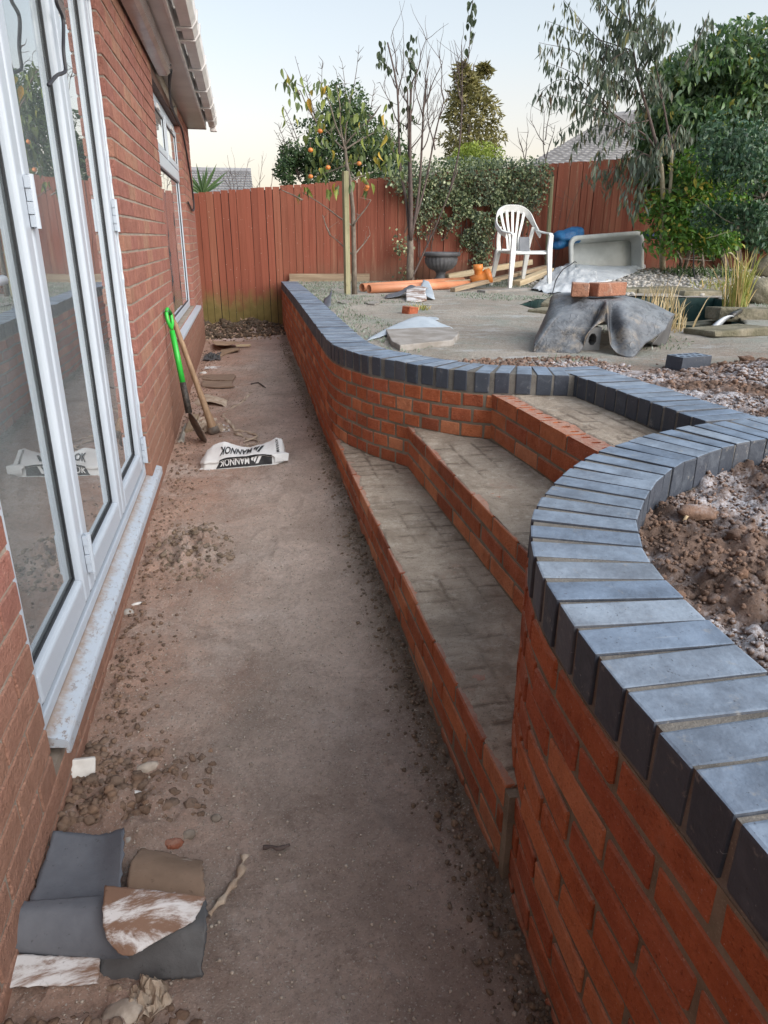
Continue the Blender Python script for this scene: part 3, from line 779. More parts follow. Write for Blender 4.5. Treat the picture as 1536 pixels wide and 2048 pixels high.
def holed_mesh(name, L, D, Hh, m, nx, ny, r=0.014, depth=0.045, slot=1.0):
    """perforated brick: real holes sunk in the top face"""
    b = MB(); x0, y0, z = -L / 2, -D / 2, Hh / 2
    dx, dy = L / nx, D / ny
    for i in range(nx):
        for j in range(ny):
            cx, cy = x0 + (i + 0.5) * dx, y0 + (j + 0.5) * dy
            cor = [(cx + sx * dx / 2, cy + sy * dy / 2, z) for sx, sy in ((1, 1), (-1, 1), (-1, -1), (1, -1))]
            octs = [(cx + r * math.cos(rad(22.5 + 45 * k)), cy + r * slot * math.sin(rad(22.5 + 45 * k)), z) for k in range(8)]
            low = [(p[0], p[1], z - depth) for p in octs]
            fs = []
            for k in range(4):
                a, c = 4 + (2 * k) % 8, 4 + (2 * k + 1) % 8
                fs.append((k, c, a)); fs.append((k, (k + 1) % 4, 4 + (2 * k + 2) % 8, c))
            for k in range(8):
                k2 = (k + 1) % 8
                fs.append((4 + k, 4 + k2, 12 + k2, 12 + k))
            fs.append(tuple(12 + k for k in range(7, -1, -1)))
            b.add(cor + octs + low, [tuple(reversed(q)) if False else q for q in fs])
    v = [(x0, y0, -z), (-x0, y0, -z), (-x0, -y0, -z), (x0, -y0, -z), (x0, y0, z), (-x0, y0, z), (-x0, -y0, z), (x0, -y0, z)]
    b.add(v, [(3, 2, 1, 0), (0, 1, 5, 4), (1, 2, 6, 5), (2, 3, 7, 6), (3, 0, 4, 7)])
    me = bpy.data.meshes.new(name); me.from_pydata(b.v, [], b.f); me.materials.append(m); me.update()
    bm = bmesh.new(); bm.from_mesh(me); bmesh.ops.remove_doubles(bm, verts=bm.verts, dist=1e-5); bmesh.ops.recalc_face_normals(bm, faces=bm.faces); bm.to_mesh(me); bm.free()
    return me

BL, BD, BH = 0.2075, 0.1025, 0.0595
STR = [brick_mesh('brick', BL, BD, BH, MAT['brick_red'], 0.003 + 0.0012 * (k % 3), 0.0022, k) for k in range(8)]
HDR = [brick_mesh('brick', 0.099, 0.1025, BH, MAT['brick_red'], 0.003 + 0.001 * (k % 3), 0.002, k + 9) for k in range(5)]
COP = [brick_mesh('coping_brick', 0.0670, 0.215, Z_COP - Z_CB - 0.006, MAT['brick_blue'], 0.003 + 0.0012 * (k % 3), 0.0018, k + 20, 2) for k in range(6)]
HSE = [brick_mesh('brick', 0.2155, 0.1025, 0.0655, MAT['brick_house'], 0.003, 0.001, k + 40) for k in range(4)]
PERF = holed_mesh('brick', BL, BD, BH, MAT['brick_red'], 3, 1, 0.010, 0.05, 2.0)

class Curve2:
    def __init__(s, pts):
        s.P, s.s = catmull(pts, None); s.S = s.s[-1]
    def at(s, u): return np.array([np.interp(u, s.s, s.P[:, 0]), np.interp(u, s.s, s.P[:, 1])])
    def tan(s, u, e=0.02):
        d = s.at(min(u + e, s.S)) - s.at(max(u - e, 0)); return d / np.linalg.norm(d)
    def inn(s, u):
        t = s.tan(u); return np.array([-t[1], t[0]])
    def curv(s, u):
        a, b = s.tan(max(u - 0.12, 0)), s.tan(min(u + 0.12, s.S))
        return abs(math.atan2(a[0] * b[1] - a[1] * b[0], a @ b)) / 0.24

def visible(p, pad=260):
    q = CAMROT.transposed() @ (Vector(p) - Vector((0, 0, H)))
    if q.z > -0.05: return None
    x, y = 768 + F * q.x / -q.z, 1024 - F * q.y / -q.z
    if -pad < x < 1536 + pad and -pad < y < 2048 + pad: return q.length
    return None

def place_bricks(rt, cand, limit, pname='brick', stuff_name='far_bricks', stuff_mat=None):
    """cand: (mesh, pos, rotz, scale, dims) ; the largest in view become parts, the rest one joined part"""
    scored = []
    for c in cand:
        d = visible(c[1])
        scored.append((d if d is not None else 1e6 + R.random(), c))
    scored.sort(key=lambda q: q[0])
    rest = MB()
    for i, (d, (me, p, rz, scl, dm)) in enumerate(scored):
        if i < limit and d < 1e5:
            link(pname, me, rt, p, (R.uniform(-.004, .004), R.uniform(-.004, .004), rz + R.uniform(-.004, .004)), scl)
        else:
            L, D, Hh = dm[0] * scl[0] / 2, dm[1] * scl[1] / 2, dm[2] * scl[2] / 2
            rest.box((-L, -D, -Hh), (L, D, Hh), 0, Matrix.Rotation(rz, 3, 'Z'), p, a=0.02 + 0.96 * R.random())
    if rest.n:
        o = part(rest, stuff_name, stuff_mat, rt)
        o['kind'] = 'stuff'

def course_run(cv, zc, k, s0=0.0, s1=None, thr=0.75, depth=BD, side=1, hdr_only=False, hz=None):
    """one course of bricks on a curve; side 1 = front face"""
    s1 = cv.S if s1 is None else s1
    u = s0 - (0.11 if k % 2 else 0.0)
    outl = []; was = False
    while u < s1 - 0.02:
        hd = hdr_only or (hz and hz[0] < u < hz[1]) or cv.curv(min(max(u + 0.05, 0), cv.S)) > thr
        Lp = 0.1095 if hd else 0.219
        if hd != was and k % 2: Lp = 0.0548 if hd else 0.1643          # a cut brick keeps the bond where headers begin and end
        was = hd
        a, b = max(u, s0), min(u + Lp, s1)
        if b - a > 0.025:
            mid = (a + b) / 2; L = b - a - 0.0118
            p = cv.at(mid); t = cv.tan(mid, 0.05); n = np.array([-t[1], t[0]])
            c = p + n * (depth / 2) * side + n * R.uniform(-.0012, .0012)
            hm = Lp < 0.17
            me = R.choice(HDR) if hm else R.choice(STR)
            full = 0.099 if hm else BL
            outl.append((me, (c[0], c[1], zc + R.uniform(-.0008, .0008)), math.atan2(t[1], t[0]), (L / full, 1, 1), (full, BD, BH)))
        u += Lp
    return outl

def core(cv, z0, z1, o0, o1, s0=0, s1=None, n=None):
    """mortar body swept along a wall curve between inward offsets o0 and o1"""
    s1 = cv.S if s1 is None else s1
    n = n or max(6, int((s1 - s0) / 0.04))
    P = []
    for u in np.linspace(s0, s1, n):
        p = cv.at(u); i = cv.inn(u); a, b = p + i * o0, p + i * o1
        P.append([(a[0], a[1], z0), (a[0], a[1], z1), (b[0], b[1], z1), (b[0], b[1], z0)])
    m = MB(); m.grid(P, 0, closed=True)
    m.add(P[0], [(0, 1, 2, 3)]); m.add(P[-1], [(3, 2, 1, 0)])
    return m

def coping_run(cv, s0, s1, wdt=0.215, again=True):
    res = []; u = s0
    zc = (Z_COP + Z_CB) / 2 + 0.003
    while u < s1 - 0.02:
        du = 0.0755
        for _ in range(6):
            a, b = cv.at(min(u, cv.S)) + cv.inn(u) * wdt, cv.at(min(u + du, cv.S)) + cv.inn(min(u + du, cv.S)) * wdt
            if np.linalg.norm(b - a) >= 0.0690: break
            du += 0.006
        mid = u + du / 2
        p = cv.at(mid); t = cv.tan(mid, 0.03); n = np.array([-t[1], t[0]])
        c = p + n * (wdt / 2 + R.uniform(-.0013, .0013))
        res.append((R.choice(COP), (c[0], c[1], zc + R.uniform(-.0018, .0018)), math.atan2(t[1], t[0]) + R.uniform(-.005, .005), (R.uniform(.97, 1.01), 1, 1), (0.0655, 0.215, 0.092)))
        u += du
    if again: return coping_run(cv, s0 + s1 - u, s1, wdt, False)     # so that the last brick ends flush
    return res

def coursez(k): return Z_CB - 0.0045 - CRS * k - BH / 2

far = root('retaining_wall', 'long red brick retaining wall with blue brick coping running to the fence', 'wall', (0.47, 6.0, 0.0))
fc, c3 = Curve2(FAR_FRONT), Curve2(C3_FRONT)
cand = []
for k in range(9): cand += course_run(fc, coursez(k), k, hz=(5.95, 99))
place_bricks(far, cand, 298, 'brick', 'far_bricks', MAT['brick_red'])
cop = coping_run(fc, 0.06, fc.S - 0.006) + coping_run(c3, 0.005, c3.S - 0.03, again=False)
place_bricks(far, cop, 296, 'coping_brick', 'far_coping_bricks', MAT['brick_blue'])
part(core(fc, -0.25, Z_CB - 0.001, 0.0032, 0.20), 'mortar', MAT['mortar'], far)
part(core(fc, Z_CB - 0.0005, Z_COP - 0.0042, 0.0045, 0.2105), 'coping_mortar', MAT['mortar_coping'], far)
part(core(c3, 0.05, Z_CB - 0.0012, 0.03, 0.19), 'mortar', MAT['mortar'], far)
part(core(c3, Z_CB - 0.0007, Z_COP - 0.0046, 0.0045, 0.2105), 'coping_mortar', MAT['mortar_coping'], far)

near = root('retaining_wall', 'curved red brick wall in the near corner with wide blue brick coping round the frosty soil bed', 'wall', (0.47, 0.9, 0.0))
nc = Curve2(NEAR_FRONT)
cand = []
s_left = nc.S
for k in range(10): cand += course_run(nc, coursez(k), k + 1, thr=0.9)
ncb = Curve2([tuple(nc.at(u) + nc.inn(u) * 0.215) for u in np.linspace(0, nc.S, 60)])
cand += course_run(ncb, coursez(0), 0, side=-1, hdr_only=False, thr=0.9)
place_bricks(near, cand, 298, 'brick', 'hidden_bricks', MAT['brick_red'])
place_bricks(near, coping_run(nc, 0.06, nc.S), 298, 'coping_brick', 'hidden_coping_bricks', MAT['brick_blue'])
part(core(nc, -0.3, Z_CB - 0.0015, 0.0035, 0.2095), 'mortar', MAT['mortar'], near)
part(core(nc, Z_CB - 0.001, Z_COP - 0.004, 0.0045, 0.2105), 'coping_mortar', MAT['mortar_coping'], near)

# ------------------------------------------------------------------ steps
steps = root('garden_steps', 'three broad brick steps with mortar smeared treads between the two curved walls', 'steps', (0.8, 2.4, 0.0))
ZT = [0.2475, 0.459, 0.6705]
RIS = [[(0.460, 4.3), (0.474, 1.085)], [(0.742, 3.7), (0.779, 1.35)], [(1.050, 3.35), (1.128, 1.70)]]
cand = []; holed = []
for i, (a, b) in enumerate(RIS):
    a, b = np.array(a), np.array(b); t = (b - a) / np.linalg.norm(b - a)
    cv = Curve2([a, (a + b) / 2, b])
    for k in range(4 if i == 0 else 3):
        run = course_run(cv, ZT[i] - BH / 2 - CRS * k, k + i, thr=9)
        if i == 2 and k == 0:
            for c in run: holed.append((PERF, (c[1][0], c[1][1], c[1][2] - 0.0), c[2], c[3], c[4]))
        else: cand += run
    part(core(cv, -0.25, ZT[i] - 0.006, 0.0035, 0.30), 'mortar', MAT['mortar'], steps)
place_bricks(steps, cand + holed, 290, 'brick', 'hidden_bricks', MAT['brick_red'])
e = MB(); e.box((0.4755, 1.062, -0.2), (0.53, 1.0845, ZT[0] - 0.004)); part(e, 'mortar', MAT['mortar'], steps)

def tread(i, x_of, nx_of, y0, y1, rough, kind, cover):
    ys = np.arange(y0, y1, 0.0052); xs = np.linspace(0, 1, 70)
    U, Yg = np.meshgrid(xs, ys)
    X = x_of(Yg) + 0.007 + U * (nx_of(Yg) + 0.02 - x_of(Yg))
    fx = X - x_of(Yg)
    wob = 0.006 * fbm(X, Yg, 9, 3, 60 + i)
    z = 0.0035 + rough * (fbm(X, Yg, 7, 6, 80 + i) + 0.5 * fbm(X, Yg * 0.4, 26, 5, 84 + i)) + 0.005 * fbm(X, Yg, 60, 3, 88)
    # the bricks of the tread telegraph through the smeared mortar
    if kind == 0: lx, ly = 0.110, 0.0755
    elif kind == 1: lx, ly = 0.104, 0.2195
    else: lx, ly = 0.070, 0.2195
    row = np.floor((fx + wob) / lx)
    yy = (Yg + wob) / ly + 0.5 * (row % 2) * (kind > 0)
    gx_ = np.abs(((fx + wob) / lx) % 1 - 0.5) * 2; gy_ = np.abs(yy % 1 - 0.5) * 2
    groove = np.maximum(np.clip((gx_ - (1 - 0.012 / lx * 2)) / (0.012 / lx * 2), 0, 1), np.clip((gy_ - (1 - 0.012 / ly * 2)) / (0.012 / ly * 2), 0, 1))
    show = np.clip(fbm(X, Yg, 3.6, 5, 95 + i) * 3.6 + 0.62, 0, 1) * np.clip(fbm(X, Yg, 18, 3, 98 + i) * 3 + 0.95, 0, 1)
    z = z - 0.0065 * groove * show
    if kind == 1:
        dm = np.cos(X * 2 * math.pi / 0.030) * np.cos(Yg * 2 * math.pi / 0.042)
        z = z - 0.004 * np.clip(dm - 0.2, 0, 1) * show * (fx > 0.1)
    cell = np.clip(_hash(row.astype(np.int64), np.floor(yy).astype(np.int64), 7 + i) * show * 0.45 + groove * show * 0.8, 0, 1)
    edge = cover + np.clip(0.08 * fbm(X, Yg, 5, 4, 91 + i), -cover * .6, 0.05) + 0.010 * fbm(X, Yg, 60, 3, 97)
    z = np.maximum(z, 0.0016 + 0.0015 * fbm(X, Yg, 50, 3, 99))
    z = z - np.clip((edge - fx) / 0.02, 0, 1) * 0.012
    ny, nx = X.shape
    idx = np.arange(ny * nx).reshape(ny, nx)
    f = np.stack([idx[:-1, :-1], idx[:-1, 1:], idx[1:, 1:], idx[1:, :-1]], -1).reshape(-1, 4)
    b = BASE[steps.name]
    v = np.stack([X.ravel() - b.x, Yg.ravel() - b.y, ZT[i] + z.ravel() - b.z], 1)
    me = fast_mesh('tread', v, f, MAT['tread'], cell[:-1, :-1].ravel(), smooth=True)
    return link('tread', me, steps, b)
line = lambda q: (lambda y: q[0][0] + (q[1][0] - q[0][0]) * (y - q[0][1]) / (q[1][1] - q[0][1]))
tread(0, line(RIS[0]), line(RIS[1]), 1.09, 4.2, 0.012, 0, 0.019)
tread(1, line(RIS[1]), line(RIS[2]), 1.40, 3.6, 0.009, 1, 0.016)
tread(2, line(RIS[2]), lambda y: 1.42 + 0 * y, 1.75, 3.2, 0.006, 2, 0.088)
# ------------------------------------------------------------------ house
W = -0.503
house = root('brick_house', 'red brick house wall with white glazed doors, window and gutter along the muddy path', 'house', (-0.6, 4.0, 0.0))
YA, YB = 1.425, 3.47           # door opening
WA, WB, WZ0, WZ1 = 5.47, 7.72, 0.655, 2.285
YE, ZTOP = 9.21, 2.46
b = MB()
for (y0, y1, z0, z1) in ((-2.5, YA - .004, -.3, ZTOP), (YB + .004, WA - .004, -.3, ZTOP), (WB + .004, YE - .004, -.3, ZTOP), (YA - .004, YB + .004, 2.62, ZTOP + .3), (YA - .004, YB + .004, -.3, 0.15),
                         (WA - .004, WB + .004, -.3, WZ0 - .006), (WA - .004, WB + .004, WZ1 + .075, ZTOP)):
    b.box((-0.80, y0, z0), (W - 0.0045, y1, z1))
part(b, 'wall', MAT['mortar_house'], house)

cand = []
def house_course(y0, y1, k):
    u = y0 - (0.1125 if k % 2 else 0)
    zc = -0.21 + 0.075 * k
    while u < y1 - 0.01:
        a, c = max(u, y0), min(u + 0.225, y1)
        if c - a > 0.02:
            L = c - a - 0.0095
            if a == y0: a2, L = a, c - a - 0.005
            mid = (max(a, y0) + c) / 2 - (0.0025 if a == y0 else 0)
            if c == y1: mid += 0.0025; L += 0.005
            cand.append((R.choice(HSE), (W - 0.05125 + R.uniform(-.001, .0012), mid, zc), math.pi / 2, (L / 0.2155, 1, 1), (0.2155, 0.1025, 0.0655)))
        u += 0.225
for k in range(36):
    zc = -0.21 + 0.075 * k; lo, hi = zc - 0.033, zc + 0.033
    if hi < 2.45 or True:
        if hi < ZTOP:
            house_course(-0.6, YA, k); house_course(WB, YE, k)
            if hi < 0.15: house_course(YA, YB, k)
            house_course(YB, WA, k) if not (hi < WZ0 - .005) else house_course(YB, WB, k)
            if False: pass
# courses under the window join the run to the left; right of the window starts at WB
place_bricks(house, cand, 299, 'brick', 'far_bricks', MAT['brick_house'])
# end face of the house
b = MB(); b.box((-3.5, YE - 0.0035, -.3), (-0.62, YE, ZTOP)); part(b, 'gable_wall', MAT['mortar_house'], house)
b = MB(); b.box((W - 0.10, WA, WZ1 + 0.006), (W - 0.001, WB, WZ1 + 0.07)); part(b, 'lintel', MAT['lintel'], house)

# room behind the glass
b = MB()
b.box((-4.2, -2.4, 0.12), (-0.805, 9.0, 0.16), 1); b.box((-4.3, -2.4, 0.16), (-4.2, 9.0, 2.5)); b.box((-4.2, -2.5, 0.16), (-0.805, -2.4, 2.5)); b.box((-4.2, 9.0, 0.16), (-0.805, 9.1, 2.5))
b.box((-4.2, -2.4, 2.5), (-0.805, 9.0, 2.55))
b.box((-0.83, -2.4, 0.16), (-0.8055, YA - .1, 2.5)); b.box((-0.83, YB + .1, 0.16), (-0.8055, WA - .1, 2.5)); b.box((-0.83, WB + .1, 0.16), (-0.8055, 9.0, 2.5)); b.box((-0.83, WA - .1, 0.16), (-0.8055, WB + .1, 0.62))
part(b, 'room', [MAT['plaster'], MAT['room_floor']], house)

# glazed doors
DF, DG = W - 0.030, W - 0.060      # frame face, glass plane
DZ0, DZ1 = 0.268, 2.56
def ring(mb, y0, y1, z0, z1, wd, xf, xb, m=0, bot=None):
    bw = bot or wd
    mb.box((xb, y0, z0), (xf, y0 + wd, z1), m); mb.box((xb, y1 - wd, z0), (xf, y1, z1), m)
    mb.box((xb, y0 + wd, z0), (xf, y1 - wd, z0 + bw), m); mb.box((xb, y0 + wd, z1 - wd), (xf, y1 - wd, z1), m)
b = MB(); ring(b, YA, YB, 0.215, 2.615, 0.026, DF + 0.002, W - 0.10, bot=0.034)
bev(part(b, 'door_frame', MAT['upvc'], house), 0.004)
b = MB(); b.box((W - 0.098, YA + 0.028, 0.2495), (DF - 0.012, YB - 0.028, 0.262)); part(b, 'frame_gasket', MAT['gasket'], house)
PY = [YA + 0.030, 2.115, 2.795, YB - 0.030]
for i in range(3):
    y0, y1 = PY[i] + 0.003, PY[i + 1] - 0.003
    b = MB(); ring(b, y0, y1, 0.263, 2.58, 0.068, DF, DG - 0.03, bot=0.085)
    pn = bev(part(b, 'door_panel', MAT['upvc'], house), 0.012, 3)
    b = MB(); ring(b, y0 + 0.0675, y1 - 0.0675, 0.263 + 0.0845, 2.58 - 0.0675, 0.009, DG + 0.007, DG + 0.001)
    part(b, 'gasket', MAT['gasket'], pn)
    b = MB(); b.box((DG - 0.004, y0 + 0.07, 0.345), (DG, y1 - 0.07, 2.51)); part(b, 'pane', MAT['glass'], pn)
    b = MB(); ring(b, y0 + 0.076, y1 - 0.076, 0.355, 2.50, 0.014, DG - 0.012, DG - 0.026); part(b, 'spacer_bar', MAT['upvc'], pn)
    b = MB(); b.box((DG - 0.032, y0 + 0.07, 0.345), (DG - 0.028, y1 - 0.07, 2.51)); part(b, 'pane', MAT['glass'], pn)
    if i < 2:
        b = MB(); b.box((DG - 0.02, y1 + 0.0005, 0.265), (DF - 0.014, y1 + 0.0055, 2.575)); part(b, 'gasket', MAT['gasket'], pn)
    hz = [0.40, 1.40, 2.30] if i == 0 else ([0.35, 1.40, 2.25] if i == 2 else [])
    for z in hz:
        b = MB(); yc = y1 + 0.003
        for q in range(4):
            b.box((DF + 0.001, yc - (0.014 if q % 2 else 0.010), z - 0.06 + q * 0.031), (DF + 0.014, yc + 0.020, z - 0.06 + q * 0.031 + 0.029))
        b.tube([(DF + 0.014, yc + 0.004, z - 0.064), (DF + 0.014, yc + 0.004, z + 0.066)], 0.0085, 10)
        part(b, 'hinge', MAT['upvc'], pn)
    if i == 0:
        b = MB(); b.box((DF + 0.0005, y0 + 0.02, 1.10), (DF + 0.012, y0 + 0.052, 1.32))
        b.tube([(DF, y0 + 0.036, 1.235), (DF + 0.05, y0 + 0.036, 1.235), (DF + 0.056, y0 + 0.06, 1.235), (DF + 0.056, y0 + 0.155, 1.235)], 0.010, 8)
        part(b, 'handle', MAT['upvc'], pn, True)
# silicone bead along the brick edge
b = MB()
for z in np.arange(0.3, 2.4, 0.052):
    pass
for yy in (YB - 0.003, YA + 0.003):
    b = MB(); zz = np.arange(0.3, 2.45, 0.03)
    b.tube([(DF + 0.003, yy, z) for z in zz], [0.006 + 0.004 * R.random() ** 2 for _ in zz], 6)
    part(b, 'sealant_bead', MAT['upvc'], house)
if 0:
    b.tube([(DF + 0.003, YA + 0.003, z), (DF + 0.003, YA + 0.003, z + 0.054)], [0.006 + 0.003 * R.random(), 0.006 + 0.003 * R.random()], 6)

# projecting sill under the doors
pr = [(-0.605, 0.205), (-0.605, 0.2145), (DF + 0.004, 0.2135), (-0.486, 0.199), (-0.480, 0.196), (-0.477, 0.190), (-0.477, 0.160), (-0.486, 0.160), (-0.486, 0.176), (-0.54, 0.183)]
P = [[(x, y, z) for (x, z) in pr] for y in (1.475, 3.66)]
b = MB(); b.grid(P, 0, closed=True); n = len(pr); b.add(P[0], [tuple(range(n))]); b.add(P[1], [tuple(range(n - 1, -1, -1))])
ds = part(b, 'door_sill', MAT['upvc_dirty'], house)
# window
WF = W - 0.045
b = MB(); ring(b, WA, WB, WZ0, WZ1, 0.055, WF, W - 0.10)
win = bev(part(b, 'window', MAT['upvc'], house), 0.004)
b = MB(); b.box((W - 0.10, WA + .055, 1.80), (WF + 0.012, WB - .055, 1.895)); b.box((W - 0.10, 6.54, 1.895), (WF, 6.63, WZ1 - .055)); bev(part(b, 'transom', MAT['upvc'], win), 0.008)
for (y0, y1) in ((WA + .056, 6.539), (6.631, WB - .056)):
    b = MB(); ring(b, y0, y1, 1.897, WZ1 - .057, 0.05, WF + 0.014, W - 0.09); bev(part(b, 'casement', MAT['upvc'], win), 0.006)
    b = MB(); b.box((WF - 0.002, y0 + 0.05, 1.945), (WF + 0.002, y1 - 0.05, WZ1 - .106)); part(b, 'pane', MAT['glass'], win)
    b = MB(); ring(b, y0 + 0.0505, y1 - 0.0505, 1.9475, WZ1 - .1075, 0.007, WF + 0.006, WF + 0.0025); part(b, 'gasket', MAT['gasket'], win)
    yv = y0 + 0.45
    b = MB(); b.box((WF + 0.0145, yv, WZ1 - .10), (WF + 0.022, yv + 0.18, WZ1 - .07)); part(b, 'trickle_vent', MAT['gutter'], win)
b = MB(); b.box((WF - 0.018, WA + .055, WZ0 + .055), (WF - 0.014, WB - .055, 1.80)); part(b, 'pane', MAT['glass'], win)
b = MB(); ring(b, WA + .0555, WB - .0555, WZ0 + .0555, 1.7995, 0.009, WF - 0.009, WF - 0.0135); part(b, 'gasket', MAT['gasket'], win)
b = MB(); b.add([(W - .09, WA + .0, WZ0 - .004), (W + .05, WA - .02, WZ0 - .022), (W + .05, 8.02, WZ0 - .022), (W - .09, 8.02, WZ0 - .004),
                 (W - .09, WA + .0, WZ0 - .03), (W + .05, WA - .02, WZ0 - .05), (W + .05, 8.02, WZ0 - .05), (W - .09, 8.02, WZ0 - .03)],
                [(0, 1, 2, 3), (7, 6, 5, 4), (0, 4, 5, 1), (1, 5, 6, 2), (2, 6, 7, 3), (3, 7, 4, 0)])
bev(part(b, 'window_sill', MAT['upvc'], house), 0.006)
# eaves
b = MB(); b.box((-0.62, -2.5, 2.462), (-0.318, YE + 0.03, 2.472)); part(b, 'soffit', MAT['soffit'], house)
b = MB(); b.box((-0.318, -2.5, 2.452), (-0.300, YE + 0.03, 2.66)); bev(part(b, 'fascia', MAT['gutter'], house), 0.003)
b = MB(); b.box((-0.62, YE + 0.031, 2.455), (-0.301, YE + 0.045, 2.60)); part(b, 'end_board', MAT['gutter'], house)
gp = [(-0.282, 2.572), (-0.270, 2.480), (-0.205, 2.480), (-0.180, 2.515), (-0.172, 2.560), (-0.177, 2.560), (-0.186, 2.518), (-0.209, 2.486), (-0.264, 2.486), (-0.276, 2.572)]
P = [[(x, y, z) for (x, z) in gp] for y in (-2.5, YE + 0.03)]
b = MB(); b.grid(P, 0, closed=True); b.add(P[1], [tuple(range(len(gp)))])
gut = part(b, 'gutter', MAT['gutter'], house)
for y in (0.4, 1.6, 2.5, 3.4, 4.3, 5.05, 5.35, 6.2, 7.05, 7.9, 8.7):
    b = MB(); q = 0.07 if abs(y - 5.05) < .01 or abs(y - 5.35) < .01 else 0.045
    pr2 = [(-0.2995, 2.578), (-0.2995, 2.47), (-0.203, 2.470), (-0.172, 2.512), (-0.164, 2.570), (-0.171, 2.570)]
    pr2 = pr2 + [(-0.1715, 2.560), (-0.1795, 2.5145), (-0.2055, 2.4785), (-0.271, 2.4785), (-0.284, 2.574)]
    PP = [[(x, yy, z) for (x, z) in pr2] for yy in (y, y + q)]
    b.grid(PP, 0, closed=True); b.add(PP[0], [tuple(range(len(pr2)))]); b.add(PP[1], [tuple(range(len(pr2) - 1, -1, -1))])
    part(b, 'bracket', MAT['gutter'], gut)
b = MB(); b.box((-0.262, YE + 0.031, 2.44), (-0.185, YE + 0.10, 2.55)); bev(part(b, 'stop_end', MAT['gutter'], gut), 0.008)
b = MB(); b.add([(-0.215, -2.5, 2.615), (-0.215, YE + .06, 2.615), (-3.4, YE + .06, 3.9), (-3.4, -2.5, 3.9), (-0.215, -2.5, 2.645), (-0.215, YE + .06, 2.645), (-3.4, YE + .06, 3.93), (-3.4, -2.5, 3.93)],
                [(0, 1, 2, 3), (7, 6, 5, 4), (0, 4, 5, 1), (1, 5, 6, 2), (2, 6, 7, 3), (3, 7, 4, 0)])
part(b, 'roof', MAT['dark_tile'], house)
# cassette below the soffit
P = []
prf = [(W + .0015, 2.455), (W + .0015, 2.375), (W + .016, 2.362), (W + .075, 2.368), (W + .095, 2.385), (W + .105, 2.455)]
P = [[(x, y, z) for (x, z) in prf] for y in (-2.5, 5.86)]
b = MB(); b.grid(P, 0, closed=True); b.add(P[1], [tuple(range(len(prf)))])
cs = part(b, 'cassette', MAT['cassette'], house)
def cord(name, pts, r, m, label, cat, n=60):
    mb = MB(); mb.tube([tuple(p) for p in catmull(pts, n)], r, 6)
    o = mb.build(name, m, None, pts[0], True)
    return setp(o, label, cat)
cord('cable', [(-.40, 5.86, 2.40), (-.455, 6.3, 2.36), (-.487, 6.9, 2.31), (-.49, 7.55, 2.30), (-.488, 7.95, 2.26), (-.488, 8.6, 1.95), (-.488, 8.85, 1.65), (-.488, 8.45, 1.58), (-.49, 7.9, 1.64)], 0.009, MAT['cable'],
     'black cable looping from the eaves down the wall beside the far window', 'cable')
cord('cable', [(-.40, 5.84, 2.43), (-.44, 6.1, 2.39), (-.475, 6.55, 2.30), (-.49, 6.9, 2.315), (-.488, 7.15, 2.37)], 0.006, MAT['cable'],
     'short cable curling under the eaves above the far window', 'cable')
tc = [ray_point(x, y, X=-.50) for x, y in ((110, -30), (113, 5), (126, 40), (127, 100), (131, 138), (126, 146), (115, 150), (107, 158), (97, 170))]
cord('cable', tc, 0.0055, MAT['cable'], 'loose cable hanging in front of the top of the glazed doors', 'cable')

# ------------------------------------------------------------------ fence
fence = root('board_fence', 'tall red brown featheredge board fence across the end of the garden', 'fence', (3.0, 10.1, 0.0))
def board_mesh(k):
    rr = random.Random(k)
    bm = bmesh.new()
    w2, t1, t2 = 0.0440, 0.018, 0.010
    vs = [(-w2, -t1 / 2, 0), (w2, -t2 / 2, 0), (w2, t2 / 2, 0), (-w2, t1 / 2, 0)]
    prev = None
    for z in (0.0, 0.33, 0.66, 1.0):
        ring_ = [bm.verts.new((x + rr.uniform(-.002, .002), y + rr.uniform(-.002, .002), z)) for x, y, _ in vs]
        if prev:
            for i in range(4): bm.faces.new((prev[i], prev[(i + 1) % 4], ring_[(i + 1) % 4], ring_[i]))
        else: bm.faces.new(ring_[::-1])
        prev = ring_
    bm.faces.new(prev)
    me = bpy.data.meshes.new('board'); bm.to_mesh(me); bm.free(); me.materials.append(MAT['fence'])
    return me
BM_ = [board_mesh(k) for k in range(5)]
x = -1.3
k = 0
while x < 9.2:
    base = 0.02 if x < 0.55 else 0.60
    top = 1.84 + 0.0925 * (x + 0.52) + R.uniform(-.006, .006)
    if 3.9 < x < 4.1: top -= 0.0
    link('board', R.choice(BM_), fence, (x, 10.1 + R.uniform(-.003, .003), base), (0, R.uniform(-.004, .004), rad(-4.5)), (1, 1, top - base))
    x += 0.0935 + R.uniform(-.004, .004); k += 1
for z in (0.75, 1.25, 1.75):
    b = MB(); b.box((-1.3, 10.131, z), (9.2, 10.17, z + 0.08)); part(b, 'rail', MAT['fence'], fence)
b = MB(); b.add([(-1.3, 10.118, 0), (9.2, 10.118, 0.55), (9.2, 10.118, 1.80 + .0925 * 9.7), (-1.3, 10.118, 1.74), (-1.3, 10.126, 0), (9.2, 10.126, 0.55), (9.2, 10.126, 1.80 + .0925 * 9.7), (-1.3, 10.126, 1.74)], [(0, 1, 2, 3), (7, 6, 5, 4), (0, 4, 5, 1), (3, 2, 6, 7)])
part(b, 'backing', MAT['gasket'], fence)  # added black sheet, stands in for the shade in the gaps between boards
for x in (0.0, 1.9, 3.8, 5.7, 7.6):
    b = MB(); b.box((x, 10.175, 0), (x + 0.09, 10.26, 1.75 + 0.09 * x)); part(b, 'post', MAT['fence'], fence)
for (x0, x1) in ((0.62, 1.72),):
    b = MB(); b.box((x0, 10.02, 0.72), (x1, 10.045, 0.86)); setp(b.build('gravel_board', MAT['old_wood'], None, (x0, 10.03, .72)), 'weathered board on edge along the foot of the fence behind the stake', 'board')

